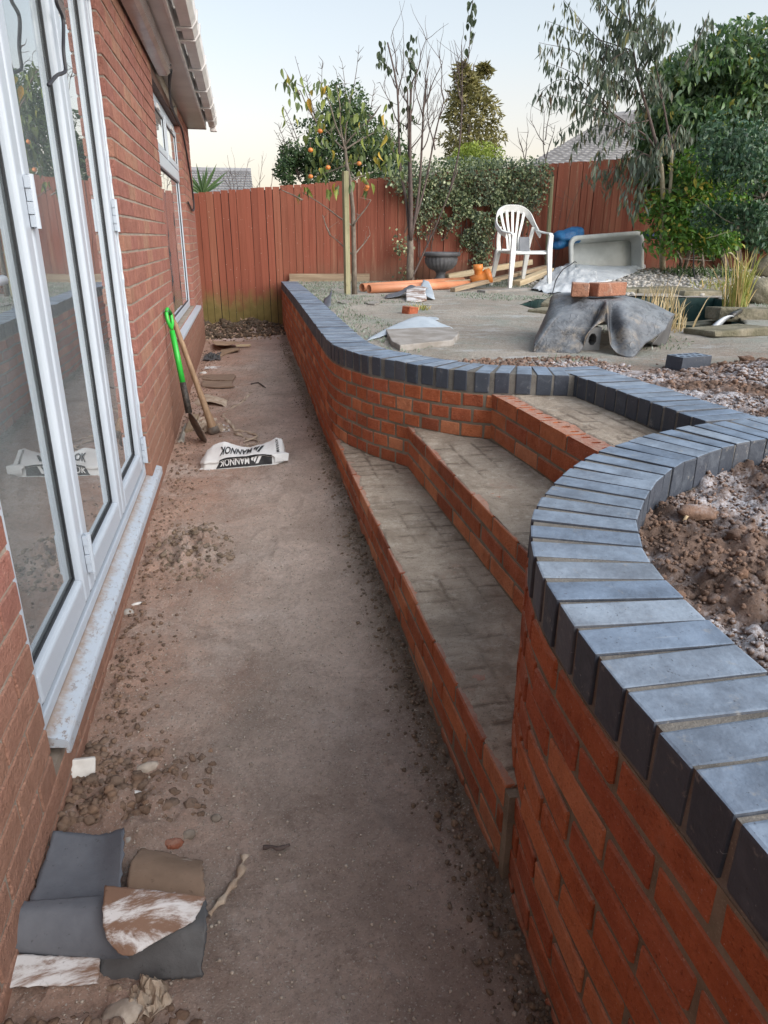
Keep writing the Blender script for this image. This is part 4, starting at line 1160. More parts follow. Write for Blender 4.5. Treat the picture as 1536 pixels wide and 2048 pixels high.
def far_house(name, label, pts_ridge, pts_eave, zbase, rows):
    """pts_ridge, pts_eave: left and right ends of ridge and eaves of one roof slope"""
    rt = root(name, label, 'house', (pts_eave[0][0], pts_eave[0][1], zbase))
    A, B_, Cc, D = [np.array(p, float) for p in (pts_eave[0], pts_eave[1], pts_ridge[1], pts_ridge[0])]
    nrm = np.cross(B_ - A, D - A); nrm /= np.linalg.norm(nrm)
    if nrm[2] < 0: nrm = -nrm
    mb = MB()
    for r in range(rows):
        a0, a1 = r / rows, (r + 1) / rows
        p = [A + (D - A) * a0, B_ + (Cc - B_) * a0, B_ + (Cc - B_) * a1, A + (D - A) * a1]
        nseg = 46
        lo, hi = [], []
        for q in range(nseg + 1):
            f = q / nseg
            wv = 0.022 * (q % 2)
            lo.append(p[0] + (p[1] - p[0]) * f + nrm * (0.055 + wv)); hi.append(p[3] + (p[2] - p[3]) * f + nrm * (0.0 + wv))
        und = [v - nrm * 0.05 for v in lo]
        mb.grid([und, lo, hi])
    part(mb, 'roof', MAT['roof_tile'], rt, kind='stuff')
    mb = MB()
    dv = np.array([0, 0, -1.0])
    for e in (0, 1):
        pass
    back = (Cc + D) / 2 - (A + B_) / 2; back[2] = 0; back = back / np.linalg.norm(back)
    a, c = A + back * 0.4, B_ + back * 0.4
    a2, c2 = a + back * 5, c + back * 5
    zz = float(A[2]) + 0.1
    v = [(a[0], a[1], zbase), (c[0], c[1], zbase), (c2[0], c2[1], zbase), (a2[0], a2[1], zbase), (a[0], a[1], zz), (c[0], c[1], zz), (c2[0], c2[1], zz), (a2[0], a2[1], zz)]
    mb.add(v, [(0, 1, 5, 4), (1, 2, 6, 5), (2, 3, 7, 6), (3, 0, 4, 7), (4, 5, 6, 7)])
    part(mb, 'wall', MAT['render'], rt)
    mb = MB(); mb.tube([tuple(D + nrm * .06), tuple(Cc + nrm * .06)], 0.11, 8); part(mb, 'ridge', MAT['roof_tile'], rt)
    return rt
Lr = [ray_point(378, 344, Y=30), ray_point(502, 346, Y=30)]; Le = [ray_point(330, 420, Y=26.5), ray_point(511, 420, Y=26.5)]
far_house('far_house', 'far house with grey tiled roof above the left end of the fence', [tuple(p) for p in Lr], [tuple(p) for p in Le], -0.35, 14)
Rr = [ray_point(1215, 238, Y=24), ray_point(1420, 215, Y=24)]; Re = [ray_point(1030, 345, Y=19), ray_point(1480, 352, Y=19)]
far_house('far_house', 'far house with grey tiled roof rising behind the weeping shrub', [tuple(p) for p in Rr], [tuple(p) for p in Re], -0.35, 28)
# ------------------------------------------------------------------ generic small builders
def ico_arrays(sub=1):
    bm = bmesh.new(); bmesh.ops.create_icosphere(bm, subdivisions=sub, radius=1.0)
    v = np.array([p.co[:] for p in bm.verts]); f = np.array([[q.index for q in p.verts] for p in bm.faces]); bm.free()
    return v, f
ICO1, ICO2, ICO3 = ico_arrays(1), ico_arrays(2), ico_arrays(3)

def lump(v, s, amp=0.35, f=1.4):
    if amp > .5: d0 = 1 + .5 * fbm(v[:, 0] * 3.7 + s, v[:, 1] * 3.7 + v[:, 2] * 4.1, 1.0, 2, s % 37); v = v * d0[:, None]
    d = 1 + amp * 2 * fbm(v[:, 0] * f + v[:, 2] * 1.7 + s * 3.1, v[:, 1] * f - v[:, 2] * 1.3 + s, 1.0, 3, s % 50)
    return v * d[:, None]

def rock(name, p, r, m, label=None, cat='stone', seed=1, sq=(1, 1, 0.7), amp=0.35, sub=ICO2, parent=None, group=None, smooth=True, sink=0.25, rz=0.0):
    v, f = sub
    w_ = lump(v, seed, amp) * np.array(sq) * r
    c, s_ = math.cos(rz), math.sin(rz)
    w_ = np.stack([w_[:, 0] * c - w_[:, 1] * s_, w_[:, 0] * s_ + w_[:, 1] * c, w_[:, 2]], 1)
    me = fast_mesh(name, w_, f, m, smooth=smooth)
    o = link(name, me, parent, (p[0], p[1], p[2] + r * sq[2] * (1 - sink)))
    if label: setp(o, label, cat, group)
    return o

def scatter(name, P, rr, m, sub=ICO1, amp=0.4, sq=0.75, smooth=False, parent=None):
    """many small lumps joined into one mass that nobody could count"""
    v, f = sub
    n = len(P)
    protos = [lump(v, 100 + k, amp) for k in range(12)]
    V = np.zeros((n, len(v), 3)); rnd = NR.rand(n)
    for i in range(n):
        a = NR.rand() * 6.283; c, s_ = math.cos(a), math.sin(a)
        q = protos[i % 12] * np.array([1, NR.uniform(.7, 1.1), sq * NR.uniform(.7, 1.2)]) * rr[i]
        V[i, :, 0] = q[:, 0] * c - q[:, 1] * s_ + P[i][0]
        V[i, :, 1] = q[:, 0] * s_ + q[:, 1] * c + P[i][1]
        V[i, :, 2] = q[:, 2] + P[i][2] + rr[i] * sq * 0.35
    Fc = (f[None] + (np.arange(n) * len(v))[:, None, None]).reshape(-1, 3)
    me = fast_mesh(name, V.reshape(-1, 3), Fc, m, np.repeat(rnd, len(f)), smooth)
    o = link(name, me, parent)
    o['kind'] = 'stuff'
    return o

def hz(fn, x, y): return np.asarray(fn(np.asarray(x), np.asarray(y)))

def poly_prism(name, pts, t, m, label=None, cat=None, group=None, bevel=0.0, jig=0.0):
    """thin board or slab: polygon of world points, thickness t downwards"""
    b = MB(); n = len(pts)
    top = [Vector(p) + Vector((0, 0, R.uniform(-jig, jig))) for p in pts]
    low = [p - Vector((0, 0, t)) for p in top]
    b.add(top + low, [tuple(range(n)), tuple(range(2 * n - 1, n - 1, -1))] + [((i + 1) % n, i, n + i, n + (i + 1) % n) for i in range(n)])
    c = sum(low, Vector()) / n
    o = b.build(name, m, None, c)
    if bevel: bev(o, bevel)
    if label: setp(o, label, cat, group)
    return o

def sheet_thing(name, rows, nu, nv, m, thick, label, cat, jig=0.0, seed=0, parent=None, group=None, f=6.0):
    G = loft(rows, nu, nv, jig, seed, f)
    G = [[list(p) for p in r_] for r_ in G]; sz = (Vector(G[0][0]) - Vector(G[-1][-1])).length; tn_ = min(.006, .02 * sz)
    for i_ in range(nv):
        for j_ in range(nu):
            if i_ in (0, nv - 1) or j_ in (0, nu - 1):
                for k_ in (0, 1): G[i_][j_][k_] += tn_ * 1.6 * float(fbm(i_ * .7 + k_ * 9, j_ * .7 + seed, 1.0, 2, seed))
            G[i_][j_][2] += .35 * tn_ * float(fbm(i_ * .5 + seed, j_ * .35, 1.0, 3, seed + 5))
    b = MB(); b.grid(G)
    if parent is not None: o = part(b, name, m, parent, True)
    else:
        P = np.array(G).reshape(-1, 3)
        o = b.build(name, m, None, (P[:, 0].mean(), P[:, 1].mean(), P[:, 2].min()), True)
        setp(o, label, cat, group)
    solid(o, thick, 0.0)
    return o

def ribbon(name, pts, wd, m, thick, label=None, cat=None, n=40, twist=0.6, seed=1, parent=None):
    D = catmull(pts, n); b = MB(); rows = []
    for i in range(n):
        t = D[min(i + 1, n - 1)] - D[max(i - 1, 0)]; t /= np.linalg.norm(t)
        s_ = np.cross(t, (0, 0, 1)); s_ /= np.linalg.norm(s_) + 1e-9
        a = twist * math.sin(i * 0.45 + seed) + 0.5 * math.sin(i * 1.1 + seed * 2)
        ww = wd * (0.75 + 0.35 * math.sin(i * 0.8 + seed))
        q = s_ * math.cos(a) + np.array([0, 0, 1]) * abs(math.sin(a))
        rows.append([tuple(D[i] - s_ * math.cos(a) * ww / 2 + np.array([0, 0, .002])), tuple(D[i] + np.array([0, 0, .004 + .4 * ww * abs(math.sin(a))])), tuple(D[i] + s_ * math.cos(a) * ww / 2 + np.array([0, 0, .002]))])
    b.grid(rows)
    o = b.build(name, m, None, tuple(D[0]), True) if parent is None else part(b, name, m, parent, True)
    solid(o, thick, 0.0)
    if label: setp(o, label, cat)
    return o

def crumple(name, p, sx, sy, hgt, m, label, cat, seed=1, rz=0.0, parent=None, group=None):
    n = 16; rows = []
    c, s_ = math.cos(rz), math.sin(rz)
    rr = random.Random(seed)
    for j in range(n):
        row = []
        for i in range(n):
            u, v = i / (n - 1) - .5, j / (n - 1) - .5
            e = 1 + 0.7 * float(fbm(u * 3 + seed, v * 3, 1.0, 3, seed))
            x, y = u * sx * e, v * sy * e
            z = hgt * (abs(float(fbm(u * 4 + seed, v * 4 - seed, 1.3, 3, seed + 3))) * 3.2 * max(0.15, 1 - 2.2 * max(abs(u), abs(v)) ** 2)) + 0.004
            row.append((p[0] + x * c - y * s_, p[1] + x * s_ + y * c, p[2] + z))
        rows.append(row)
    b = MB(); b.grid(rows)
    o = b.build(name, m, None, tuple(p)) if parent is None else part(b, name, m, parent)
    solid(o, 0.0015, 0.0)
    if label: setp(o, label, cat, group)
    return o

def P3(v, dz=0.0): return (v[0], v[1], v[2] + dz)

# ------------------------------------------------------------------ things on the path
# cement bag
bl, br_ = on_path(398, 944), on_path(566, 930)
bag = root('cement_bag', 'collapsed white and black paper cement bag lying on the muddy path', 'cement bag', tuple(bl))
ux = (br_ - bl); LB = ux.length; ux.normalize(); uy = Vector((-ux.y, ux.x, 0))
def bag_prof(u):
    hb = np.interp(u, [0, .05, .12, .25, .42, .58, .72, .9, .97, 1], [.045, .085, .108, .116, .094, .070, .088, .118, .10, .055])
    cr = np.interp(u, [0, .08, .3, .6, .88, 1], [.022, .036, .052, .064, .052, .030])
    dep = np.interp(u, [0, .05, .12, .3, .55, .8, .95, 1], [.15, .22, .26, .28, .24, .27, .25, .16])
    off = np.interp(u, [0, .06, .5, .92, 1], [.05, .01, .0, .01, .05])
    return hb, cr, dep, off
def bag_pt(u, v, lift=0.0):
    """v 0..1: 0 front hem on the ground, .25 crease, .75 ridge, 1 back"""
    hb, cr, dep, off = bag_prof(u)
    d = np.interp(v, [0, .25, .32, .75, 1], [0, .018, .03, .70, 1.0]); d = d * dep + off if v > .25 else np.interp(v, [0, .25], [0, .018]) + off
    z = np.interp(v, [0, .25, .32, .55, .75, .9, 1], [.004, cr, cr + .012, cr + .5 * (hb - cr) + .012, hb, hb * .6, .004])
    wr = 0.010 * float(fbm(u * 5, v * 3, 2.0, 4, 77)) + 0.004 * math.sin(u * 17 + v * 5)
    q = bl + ux * (u * LB) + uy * (d + 0.010 * float(fbm(u * 7, v * 2 + 5, 1.5, 3, 78))) + Vector((0, 0, z + wr * min(1, v * 5)))
    return q + Vector((0, -0.5, 0.85)).normalized() * lift
b = MB(); NUb, NVb = 60, 34
b.grid([[tuple(bag_pt(i / NUb, j / NVb)) for i in range(NUb + 1)] for j in range(NVb + 1)])
b.grid([[tuple(bag_pt(i / NUb, 1.0)) for i in range(NUb + 1)], [tuple(bag_pt(i / NUb, 0.0)) for i in range(NUb + 1)]])
for e0 in (0.0, 1.0): b.grid([[tuple(bag_pt(e0, j / NVb)) for j in range(NVb + 1)], [tuple((bag_pt(e0, 0) + bag_pt(e0, 1)) / 2) for j in range(NVb + 1)]])
part(b, 'body', MAT['bag'], bag, True)
# folded hems sticking out at both ends
def hem(pts, nm='folded_hem'):
    b = MB(); b.grid([[tuple(q) for q in row] for row in pts]); o = part(b, nm, MAT['bag'], bag, False); solid(o, 0.003, 0.0)
hem([[bag_pt(0.02, .05, .004), bag_pt(.14, .03, .006)], [bag_pt(0.0, .0) + Vector((-.01, -.02, 0)), bag_pt(.10, .0) + Vector((0, -.035, -.01))], [bag_pt(0.0, 0.0) + Vector((.03, -.06, -.02)), bag_pt(.07, 0.0) + Vector((.03, -.06, -.015))]])
hem([[bag_pt(.86, .30, .008), bag_pt(.99, .42, .012)], [bag_pt(.90, .16, .02), bag_pt(1.0, .25, .01) + Vector((.03, -.01, .02))], [bag_pt(.90, .03, .012), bag_pt(1.0, .05) + Vector((.025, -.02, .008))]])
b = MB()
b.grid([[tuple(bag_pt(u, v, 0.0028)) for u in np.linspace(.20 + .05 * (v / .3), .87, 44)] for v in np.linspace(.015, .31, 12)])
part(b, 'black_panel', MAT['ink'], bag, True)
def text_mesh(body, mapf, nm, m, parent, bold=0.02):
    cu = bpy.data.curves.new('lettering', 'FONT'); cu.body = body; cu.size = 1.0; cu.offset = bold; cu.resolution_u = 3
    ob = bpy.data.objects.new('lettering_src', cu); C.objects.link(ob)
    dg = bpy.context.evaluated_depsgraph_get(); dg.update()
    me = bpy.data.meshes.new_from_object(ob.evaluated_get(dg))
    bpy.data.objects.remove(ob)
    bm = bmesh.new(); bm.from_mesh(me)
    bmesh.ops.triangulate(bm, faces=bm.faces)
    bmesh.ops.subdivide_edges(bm, edges=[e_ for e_ in bm.edges if e_.calc_length() > 0.2], cuts=2)
    xs = [v.co.x for v in bm.verts]; x0, x1 = min(xs), max(xs)
    bb = BASE[parent.name]
    for v in bm.verts:
        v.co = Vector(mapf((v.co.x - x0) / (x1 - x0), v.co.y)) - bb
    bm.normal_update(); bm.to_mesh(me); bm.free()
    me.materials.clear(); me.materials.append(m)
    for p_ in me.polygons: p_.material_index = 0
    o = link(nm, me, parent, bb); return o
def bag_text(u_start, u_end, v_base, v_top, lift):
    return lambda x, y: bag_pt(u_start + (u_end - u_start) * x, v_base + (v_top - v_base) * y / 0.70, lift)
text_mesh('MANNOK', bag_text(.62, .235, .585, .40, .0045), 'lettering', MAT['ink'], bag)
text_mesh('MANNOK', bag_text(.60, .245, .245, .065, .0058), 'lettering', MAT['white_ink'], bag)
def logo(u0, u1, v0, v1, lift, m):
    """slanting three stroke mark before the word, upside down like the word"""
    sh = [[(0, 0), (.26, 0), (.62, 1), (.36, 1)], [(.40, .0), (.60, 0), (.80, .55), (.68, .86)], [(.66, 0), (.90, 0), (1.0, .32), (.90, .62)]]
    b = MB()
    for q in sh:
        n = 6; A, B_, C_, D_ = [np.array(p) for p in q]
        b.grid([[tuple(bag_pt(u0 + (u1 - u0) * p[0], v0 + (v1 - v0) * p[1], lift)) for p in [(A + (B_ - A) * s_) + ((D_ + (C_ - D_) * s_) - (A + (B_ - A) * s_)) * r_ for s_ in np.linspace(0, 1, 4)]] for r_ in np.linspace(0, 1, n)])
    part(b, 'logo', m, bag)
logo(.765, .64, .585, .39, .0045, MAT['ink'])
logo(.755, .62, .25, .06, .0058, MAT['white_ink'])
text_mesh('MANNOK', lambda x, y: bag_pt(.955 - .035 * x - .05 * y, .40 + .30 * x, .0045), 'lettering', MAT['ink'], bag, 0.01)

# spade
top = ray_point(335, 618, X=-.478); soc = ray_point(378, 826, Y=4.62); tip = on_path(411, 886)
sp = root('spade', 'bright green handled spade leaning against the house wall', 'spade', tuple(tip))
d = (soc - top).normalized()
dw = d.cross(Vector((0.9, -0.3, 0))).normalized()
ln = (soc - top).length
a1 = top + d * (ln * .20); a2 = top + d * (ln * .70)
b = MB(); b.tube([tuple(a1), tuple(top + d * ln * .45), tuple(a2)], [.017, .019, .018], 12); part(b, 'shaft', MAT['green_paint'], sp, True)
b = MB(); b.tube([tuple(a2), tuple(soc)], [.0195, .022], 12); part(b, 'socket', MAT['black_steel'], sp, True)
sd = dw
pts = [a1 - d * .01, a1 - d * .05 + sd * .03, a1 - d * (ln * .14) + sd * .034, top + d * .03 + sd * .03, top + sd * .0, top + d * .03 - sd * .03, a1 - d * (ln * .14) - sd * .034, a1 - d * .05 - sd * .03, a1 - d * .01]
b = MB(); b.tube([tuple(p) for p in catmull([tuple(p) for p in pts], 40)], .012, 8); part(b, 'grip', MAT['green_paint'], sp, True)
b = MB(); b.tube([tuple(top + sd * .028 + d * .028), tuple(top + d * .004), tuple(top - sd * .028 + d * .028)], .015, 8); part(b, 'grip_pad', MAT['dark_green'], sp, True)
bd = (tip - soc); bw = bd.cross(Vector((1, .35, 0))).normalized()
rows = []
for q, wd in ((0, .022), (.12, .06), (.3, .082), (.7, .085), (.92, .06), (1.0, .02)):
    c_ = soc + bd * q
    rows.append([tuple(c_ - bw * wd), tuple(c_ + Vector((.014, 0, 0)) * (1 - q)), tuple(c_ + bw * wd)])
b = MB(); b.grid(rows); o = part(b, 'blade', MAT['rust_steel'], sp, True); solid(o, .004, 0)

# pickaxe handle
mt, mb_ = ray_point(347, 640, X=-.462), on_path(430, 868)
D3 = mb_ - mt
ph = root('pickaxe_handle', 'bare wooden tool handle leaning on the house wall next to the green spade', 'tool handle', tuple(mb_))
b = MB(); b.tube([tuple(mt + D3 * q) for q in (0, .03, .3, .6, .82, .93, .985)], [.012, .017, .0175, .019, .024, .030, .033], 14); part(b, 'handle', MAT['handle_wood'], ph, True)
b = MB(); b.tube([tuple(mt + D3 * q) for q in (.935, .955, .985, 1.0)], [.034, .040, .039, .024], 12); part(b, 'ferrule', MAT['rust_steel'], ph, True)

# timbers leaning and lying by the tools
def plank(name, p0, p1, wd, t, m, label, cat='plank', group=None, roll=0.0):
    p0, p1 = Vector(p0), Vector(p1)
    dirv = (p1 - p0); L = dirv.length
    q = dirv.to_track_quat('X', 'Z')
    b = MB(); b.box((0, -wd / 2, -t / 2), (L, wd / 2, t / 2))
    me_o = b.build(name, m, None, (0, 0, 0))
    bev(me_o, min(t, wd) * 0.08, 1)
    me_o.location = p0; me_o.rotation_mode = 'QUATERNION'; me_o.rotation_quaternion = q @ Euler((roll, 0, 0)).to_quaternion()
    BASE[me_o.name] = p0
    return setp(me_o, label, cat, group)
plank('timber', on_path(364, 889) + Vector((0, 0, .006)), ray_point(385, 815, X=-.47), .055, .028, MAT['grey_wood'], 'grey sawn timber standing on end against the wall behind the spade blade', 'timber', roll=0.9)
plank('timber', on_path(378, 868) + Vector((0, 0, .02)), on_path(392, 846) + Vector((0, 0, .05)), .05, .035, MAT['old_wood'], 'short wood offcut on the ground between spade and wooden handle', 'timber')
crumple('rag', P3(on_path(404, 850)), .20, .34, .035, MAT['rag'], 'crumpled muddy white rag on the ground around the foot of the wooden handle', 'rag', 3)
crumple('rag', P3(on_path(432, 861)), .16, .14, .05, MAT['rag'], 'small dirty rag wrapped round the bottom of the wooden handle', 'rag', 5)
crumple('plastic_scrap', P3(on_path(443, 858)), .12, .20, .012, MAT['white_sheet'], 'flat white plastic scrap beside the foot of the wooden handle', 'scrap', 6)
pl = [on_path(x, y) for x, y in ((503, 785), (492, 797), (481, 807), (470, 812), (462, 818), (452, 828), (446, 832), (455, 842), (464, 852), (470, 861), (482, 863), (500, 866), (515, 873), (500, 878), (486, 874), (470, 866))]
ribbon('strap', [tuple(p) for p in pl], .045, MAT['rag'], .002, 'long muddy webbing strap snaking over the path behind the cement bag', 'strap', 90, .5, 2)
pl = [on_path(x, y) for x, y in ((487, 886), (495, 882), (508, 880), (517, 884), (510, 891), (497, 890), (488, 893), (505, 895))]
ribbon('rope', [tuple(p) for p in pl], .018, MAT['rag'], .004, 'small coil of frayed rope lying just behind the cement bag', 'rope', 50, .9, 4)
sheet_thing('cloth', [[tuple(on_path(384, 808)), P3(on_path(410, 800), .05), P3(on_path(440, 800), .02), tuple(on_path(455, 801))], [tuple(on_path(396, 814)), P3(on_path(415, 812), .03), P3(on_path(440, 813), .02), tuple(on_path(452, 816))]], 30, 12, MAT['rag'], .002, 'torn strip of muddy cloth lying behind the wooden handle', 'cloth', .03, 12)
def on_path_poly(px, dz=0.015): return [P3(on_path(x, y), dz) for x, y in px]
poly_prism('plywood', on_path_poly([(398, 753), (468, 752), (472, 755), (466, 764), (437, 764), (400, 762)], .018), .01, MAT['ply'], 'muddy plywood offcut lying flat on the path, farther of the two', 'plywood')
poly_prism('plywood', on_path_poly([(404, 765), (440, 767), (466, 766), (463, 772), (470, 777), (430, 779), (405, 777)], .020), .01, MAT['ply'], 'muddy plywood offcut lying flat on the path, nearer of the two', 'plywood')
poly_prism('cardboard', on_path_poly([(425, 691), (470, 691), (482, 695), (455, 702), (432, 703)], .05), .006, MAT['card'], 'bent piece of wet cardboard against the house near the fence', 'cardboard', jig=.03)
poly_prism('cardboard', on_path_poly([(446, 699), (478, 698), (480, 705), (455, 708), (440, 716), (434, 714)], .03), .006, MAT['card'], 'folded strip of wet cardboard lying in front of the bent piece', 'cardboard', jig=.02)
plank('wood_strip', on_path(474, 696) + Vector((0, 0, .03)), on_path(501, 694) + Vector((0, 0, .02)), .06, .02, MAT['pale_wood'], 'short pale strip of wood at the far end of the muddy path', 'wood strip')
crumple('felt_scrap', P3(on_path(426, 716)), .18, .5, .07, MAT['lead_dark'], 'black crumpled felt scrap against the foot of the house wall', 'scrap', 9)
crumple('plastic_scrap', P3(on_path(424, 737)), .16, .10, .02, MAT['white_sheet'], 'torn white plastic scrap on the path below the black felt scrap', 'scrap', 10)
rock('pebble', on_path(407, 749), .028, MAT['white_stone'], 'white pebble near the house wall beside the plywood', 'pebble', 4, (1.3, 1, .6))
ribbon('stick', [tuple(on_path(x, y)) for x, y in ((328, 991), (340, 985), (362, 981), (376, 980))], .012, MAT['card'], .004, 'pale thin bent stick on the mud beside the far end of the door sill', 'stick', 20, .3)
ribbon('stick', [tuple(on_path(x, y)) for x, y in ((330, 992), (338, 1002), (352, 1008), (374, 1017))], .010, MAT['card'], .004, 'pale forked twig running towards the camera from the bent stick', 'stick', 20, .3)
ribbon('twig', [tuple(on_path(x, y)) for x, y in ((502, 769), (516, 766), (524, 771), (531, 776))], .012, MAT['twig'], .008, 'small dark twig lying on the path beyond the strap', 'twig', 14, .2)
ribbon('twig', [P3(on_path(x, y), .006) for x, y in ((526, 1702), (545, 1700), (556, 1704), (570, 1700), (580, 1696))], .010, MAT['twig'], .007, 'short dark twig pressed in the mud near the curved wall', 'twig', 14, .2)
ribbon('dry_leaf', [P3(on_path(x, y), .008) for x, y in ((418, 1836), (440, 1812), (462, 1782), (480, 1756), (490, 1716))], .022, MAT['rag'], .0015, 'shrivelled strip of dead leaf on the mud beside the rolled rubber sheet', 'leaf', 30, .7, 3)
crumple('paper_scrap', P3(on_path(285, 2000), .004), .085, .09, .035, MAT['rag'], 'crumpled dirty paper scrap in front of the rolled rubber sheet', 'scrap', 14, .5)
crumple('paper_scrap', P3(on_path(268, 2012), .004), .05, .06, .02, MAT['rag'], 'smaller torn paper scrap at the bottom edge beside the crumpled one', 'scrap', 17, .2)

# stones in the near left corner
q = on_path(163, 1562)
o = poly_prism('mortar_lump', [P3(q, .055) + (), ], .02, MAT['white_stone']) if False else None
b = MB(); b.box((-.030, -.012, 0), (.030, .012, .068))
o = b.build('mortar_lump', MAT['white_stone']); o.location = P3(on_path(165, 1572), .002); o.rotation_euler = (rad(-28), rad(10), rad(12)); bev(o, .004, 2)
setp(o, 'square chip of pale mortar standing by the wall below the sill end', 'mortar lump')
rock('stone', on_path(263, 1690), .021, MAT['grey_stone'], 'smooth round grey pebble touching the flat rubber sheet', 'pebble', 21, (1, .95, .85), .08)
rock('stone', on_path(270, 1600), .020, MAT['white_stone'], 'pale angular stone among the rubble behind the smooth grey pebble', 'stone', 22, (1.1, .9, .7), .4)
rock('stone', on_path(246, 1616), .022, MAT['rubble'], 'brown rounded stone beside the pale angular stone', 'stone', 23, (1, .9, .7), .3)
rock('brick_chip', on_path(345, 1697), .020, MAT['brick_red'], 'orange red brick chip just behind the mud coated flap', 'brick chip', 24, (1.3, .8, .7), .35)
rock('brick_chip', on_path(181, 1640), .012, MAT['brick_red'], 'tiny red brick chip in the rubble by the house wall', 'brick chip', 25, (.9, .8, 1), .35)
rock('stone', on_path(257, 1232), .021, MAT['grey_stone'], 'smooth buff pebble tucked under the door sill', 'pebble', 26, (1, .9, .8), .08)
rock('stone', on_path(276, 1213), .017, MAT['white_stone'], 'white oblong stone beside the smooth buff pebble', 'stone', 27, (1.7, .6, .6), .15, rz=.2)
rock('stone', on_path(292, 1545), .028, MAT['rubble'], 'flat brown stone half lifted out of a hole in the mud', 'stone', 28, (1.3, .6, .5), .35, rz=.3)
rock('stone', on_path(433, 1640), .012, MAT['rubble'], 'small dark stone alone on the open mud', 'stone', 29, (1.1, .9, .7), .35)
rock('stone', on_path(377, 1676), .016, MAT['rubble'], 'small grey stone right of the orange red brick chip', 'stone', 30, (1.1, .9, .7), .35)
rock('stone', on_path(300, 1678), .018, MAT['rubble'], 'angular brown stone between the grey pebble and the brick chip', 'stone', 33, (1.1, .9, .8), .4)
rock('stone', on_path(245, 2040), .03, MAT['rubble'], 'large dark lump at the bottom edge of the path', 'stone', 34, (1.3, 1, .6), .4)

# loose mud and rubble that nobody could count
def pts_on(n, fx, fy):
    x = fx(n); y = fy(n); return np.stack([x, y, path_h(x, y)], 1)
n = 2600; y = 0.55 + NR.rand(n) ** 1.3 * 1.15; x = -0.50 + NR.rand(n) ** 1.6 * 0.34
m_ = ((np.abs(y - 1.40) < .22) | (y < 0.98) | (x < -.43))
m_ &= ~((y > .93) & (y < 1.37) & (x < -.13))
P = np.stack([x, y, path_h(x, y) - .005], 1)[m_]
scatter('rubble', P, 0.003 + 0.013 * NR.rand(len(P)) ** 2.6, MAT['mud'], ICO2, 0.85, smooth=False)
n = 2400; y = 0.6 + NR.rand(n) ** 1.5 * 8; x = 0.46 - np.abs(NR.randn(n)) * 0.05
scatter('mud_crumbs', np.stack([x, y, path_h(x, y)], 1), 0.002 + 0.007 * NR.rand(n) ** 2.2, MAT['mud_dark'], ICO1, .7)
n = 2000; y = 1.5 + NR.rand(n) ** 1.4 * 7; x = -0.49 + np.abs(NR.randn(n)) * 0.10
scatter('mud_crumbs', np.stack([x, y, path_h(x, y)], 1), 0.002 + 0.008 * NR.rand(n) ** 2.5, MAT['mud'], ICO1, .7)
n = 6500; y = 0.65 + NR.rand(n) ** 1.5 * 7; x = -0.4 + 0.85 * NR.rand(n)
scatter('grit', np.stack([x, y, path_h(x, y)], 1), 0.0011 + 0.0042 * NR.rand(n) ** 3, MAT['rubble'], ICO1, .7)
n = 500; a = NR.rand(n) * 6.28; r_ = np.sqrt(NR.rand(n))
x = -.27 + .17 * r_ * np.cos(a); y = 2.9 + .28 * r_ * np.sin(a)
scatter('mud_crumbs', np.stack([x, y, path_h(x, y) - .004], 1), 0.003 + 0.011 * NR.rand(n) ** 2.5, MAT['mud_dark'], ICO2, 0.6)
n = 1600; y = 9.25 + NR.rand(n) * .8; x = -.7 + 1.2 * NR.rand(n)
scatter('mud_clods', np.stack([x, y, path_h(x, y)], 1), 0.006 + 0.030 * NR.rand(n) ** 2.8, MAT['bank_mud'], ICO2, .8)

# rolled rubber sheet in the near left corner (one strip, cut and folded over itself)
rs = root('rubber_sheet', 'folded strips of grey rubber sheet with muddy white backing in the near left corner', 'rubber sheet', tuple(on_path(200, 1900)))
def PX(x, y, z): return tuple(ray_point(x, y, Z=z))
sheet_thing('flat_strip', [[PX(108, 1660, 0.075), PX(160, 1668, 0.065), PX(205, 1670, 0.067), PX(247, 1658, 0.087)], [PX(85, 1735, 0.060), PX(150, 1738, 0.057), PX(200, 1738, 0.059), PX(246, 1725, 0.075)], [PX(58, 1812, 0.080), PX(130, 1815, 0.075), PX(190, 1812, 0.075), PX(238, 1800, 0.080)]], 28, 22, MAT['lead'], .003, None, None, .008, 3, rs)
sheet_thing('rolled_strip', [[PX(45, 1800, .088), PX(120, 1797, .090), PX(200, 1790, .092), PX(225, 1786, .094)], [PX(36, 1825, .092), PX(110, 1822, .094), PX(180, 1815, .096), PX(222, 1812, .096)], [PX(26, 1880, .062), PX(110, 1880, .066), PX(190, 1880, .070), PX(240, 1890, .068)], [PX(24, 1908, .030), PX(110, 1912, .034), PX(200, 1916, .036), PX(262, 1914, .036)], [PX(40, 1905, .012), PX(120, 1910, .012), PX(205, 1912, .012), PX(270, 1908, .012)]], 34, 30, MAT['lead'], .003, None, None, .006, 5, rs)
sheet_thing('front_strip', [[PX(215, 1795, .085), PX(280, 1800, .085), PX(350, 1800, .084), PX(413, 1798, .080)], [PX(210, 1850, .072), PX(280, 1850, .076), PX(350, 1850, .078), PX(414, 1850, .070)], [PX(200, 1925, .030), PX(280, 1915, .040), PX(350, 1905, .044), PX(410, 1905, .036)], [PX(194, 1972, .006), PX(270, 1968, .006), PX(340, 1960, .006), PX(404, 1952, .006)]], 34, 28, MAT['lead_dark'], .0035, None, None, .006, 7, rs)
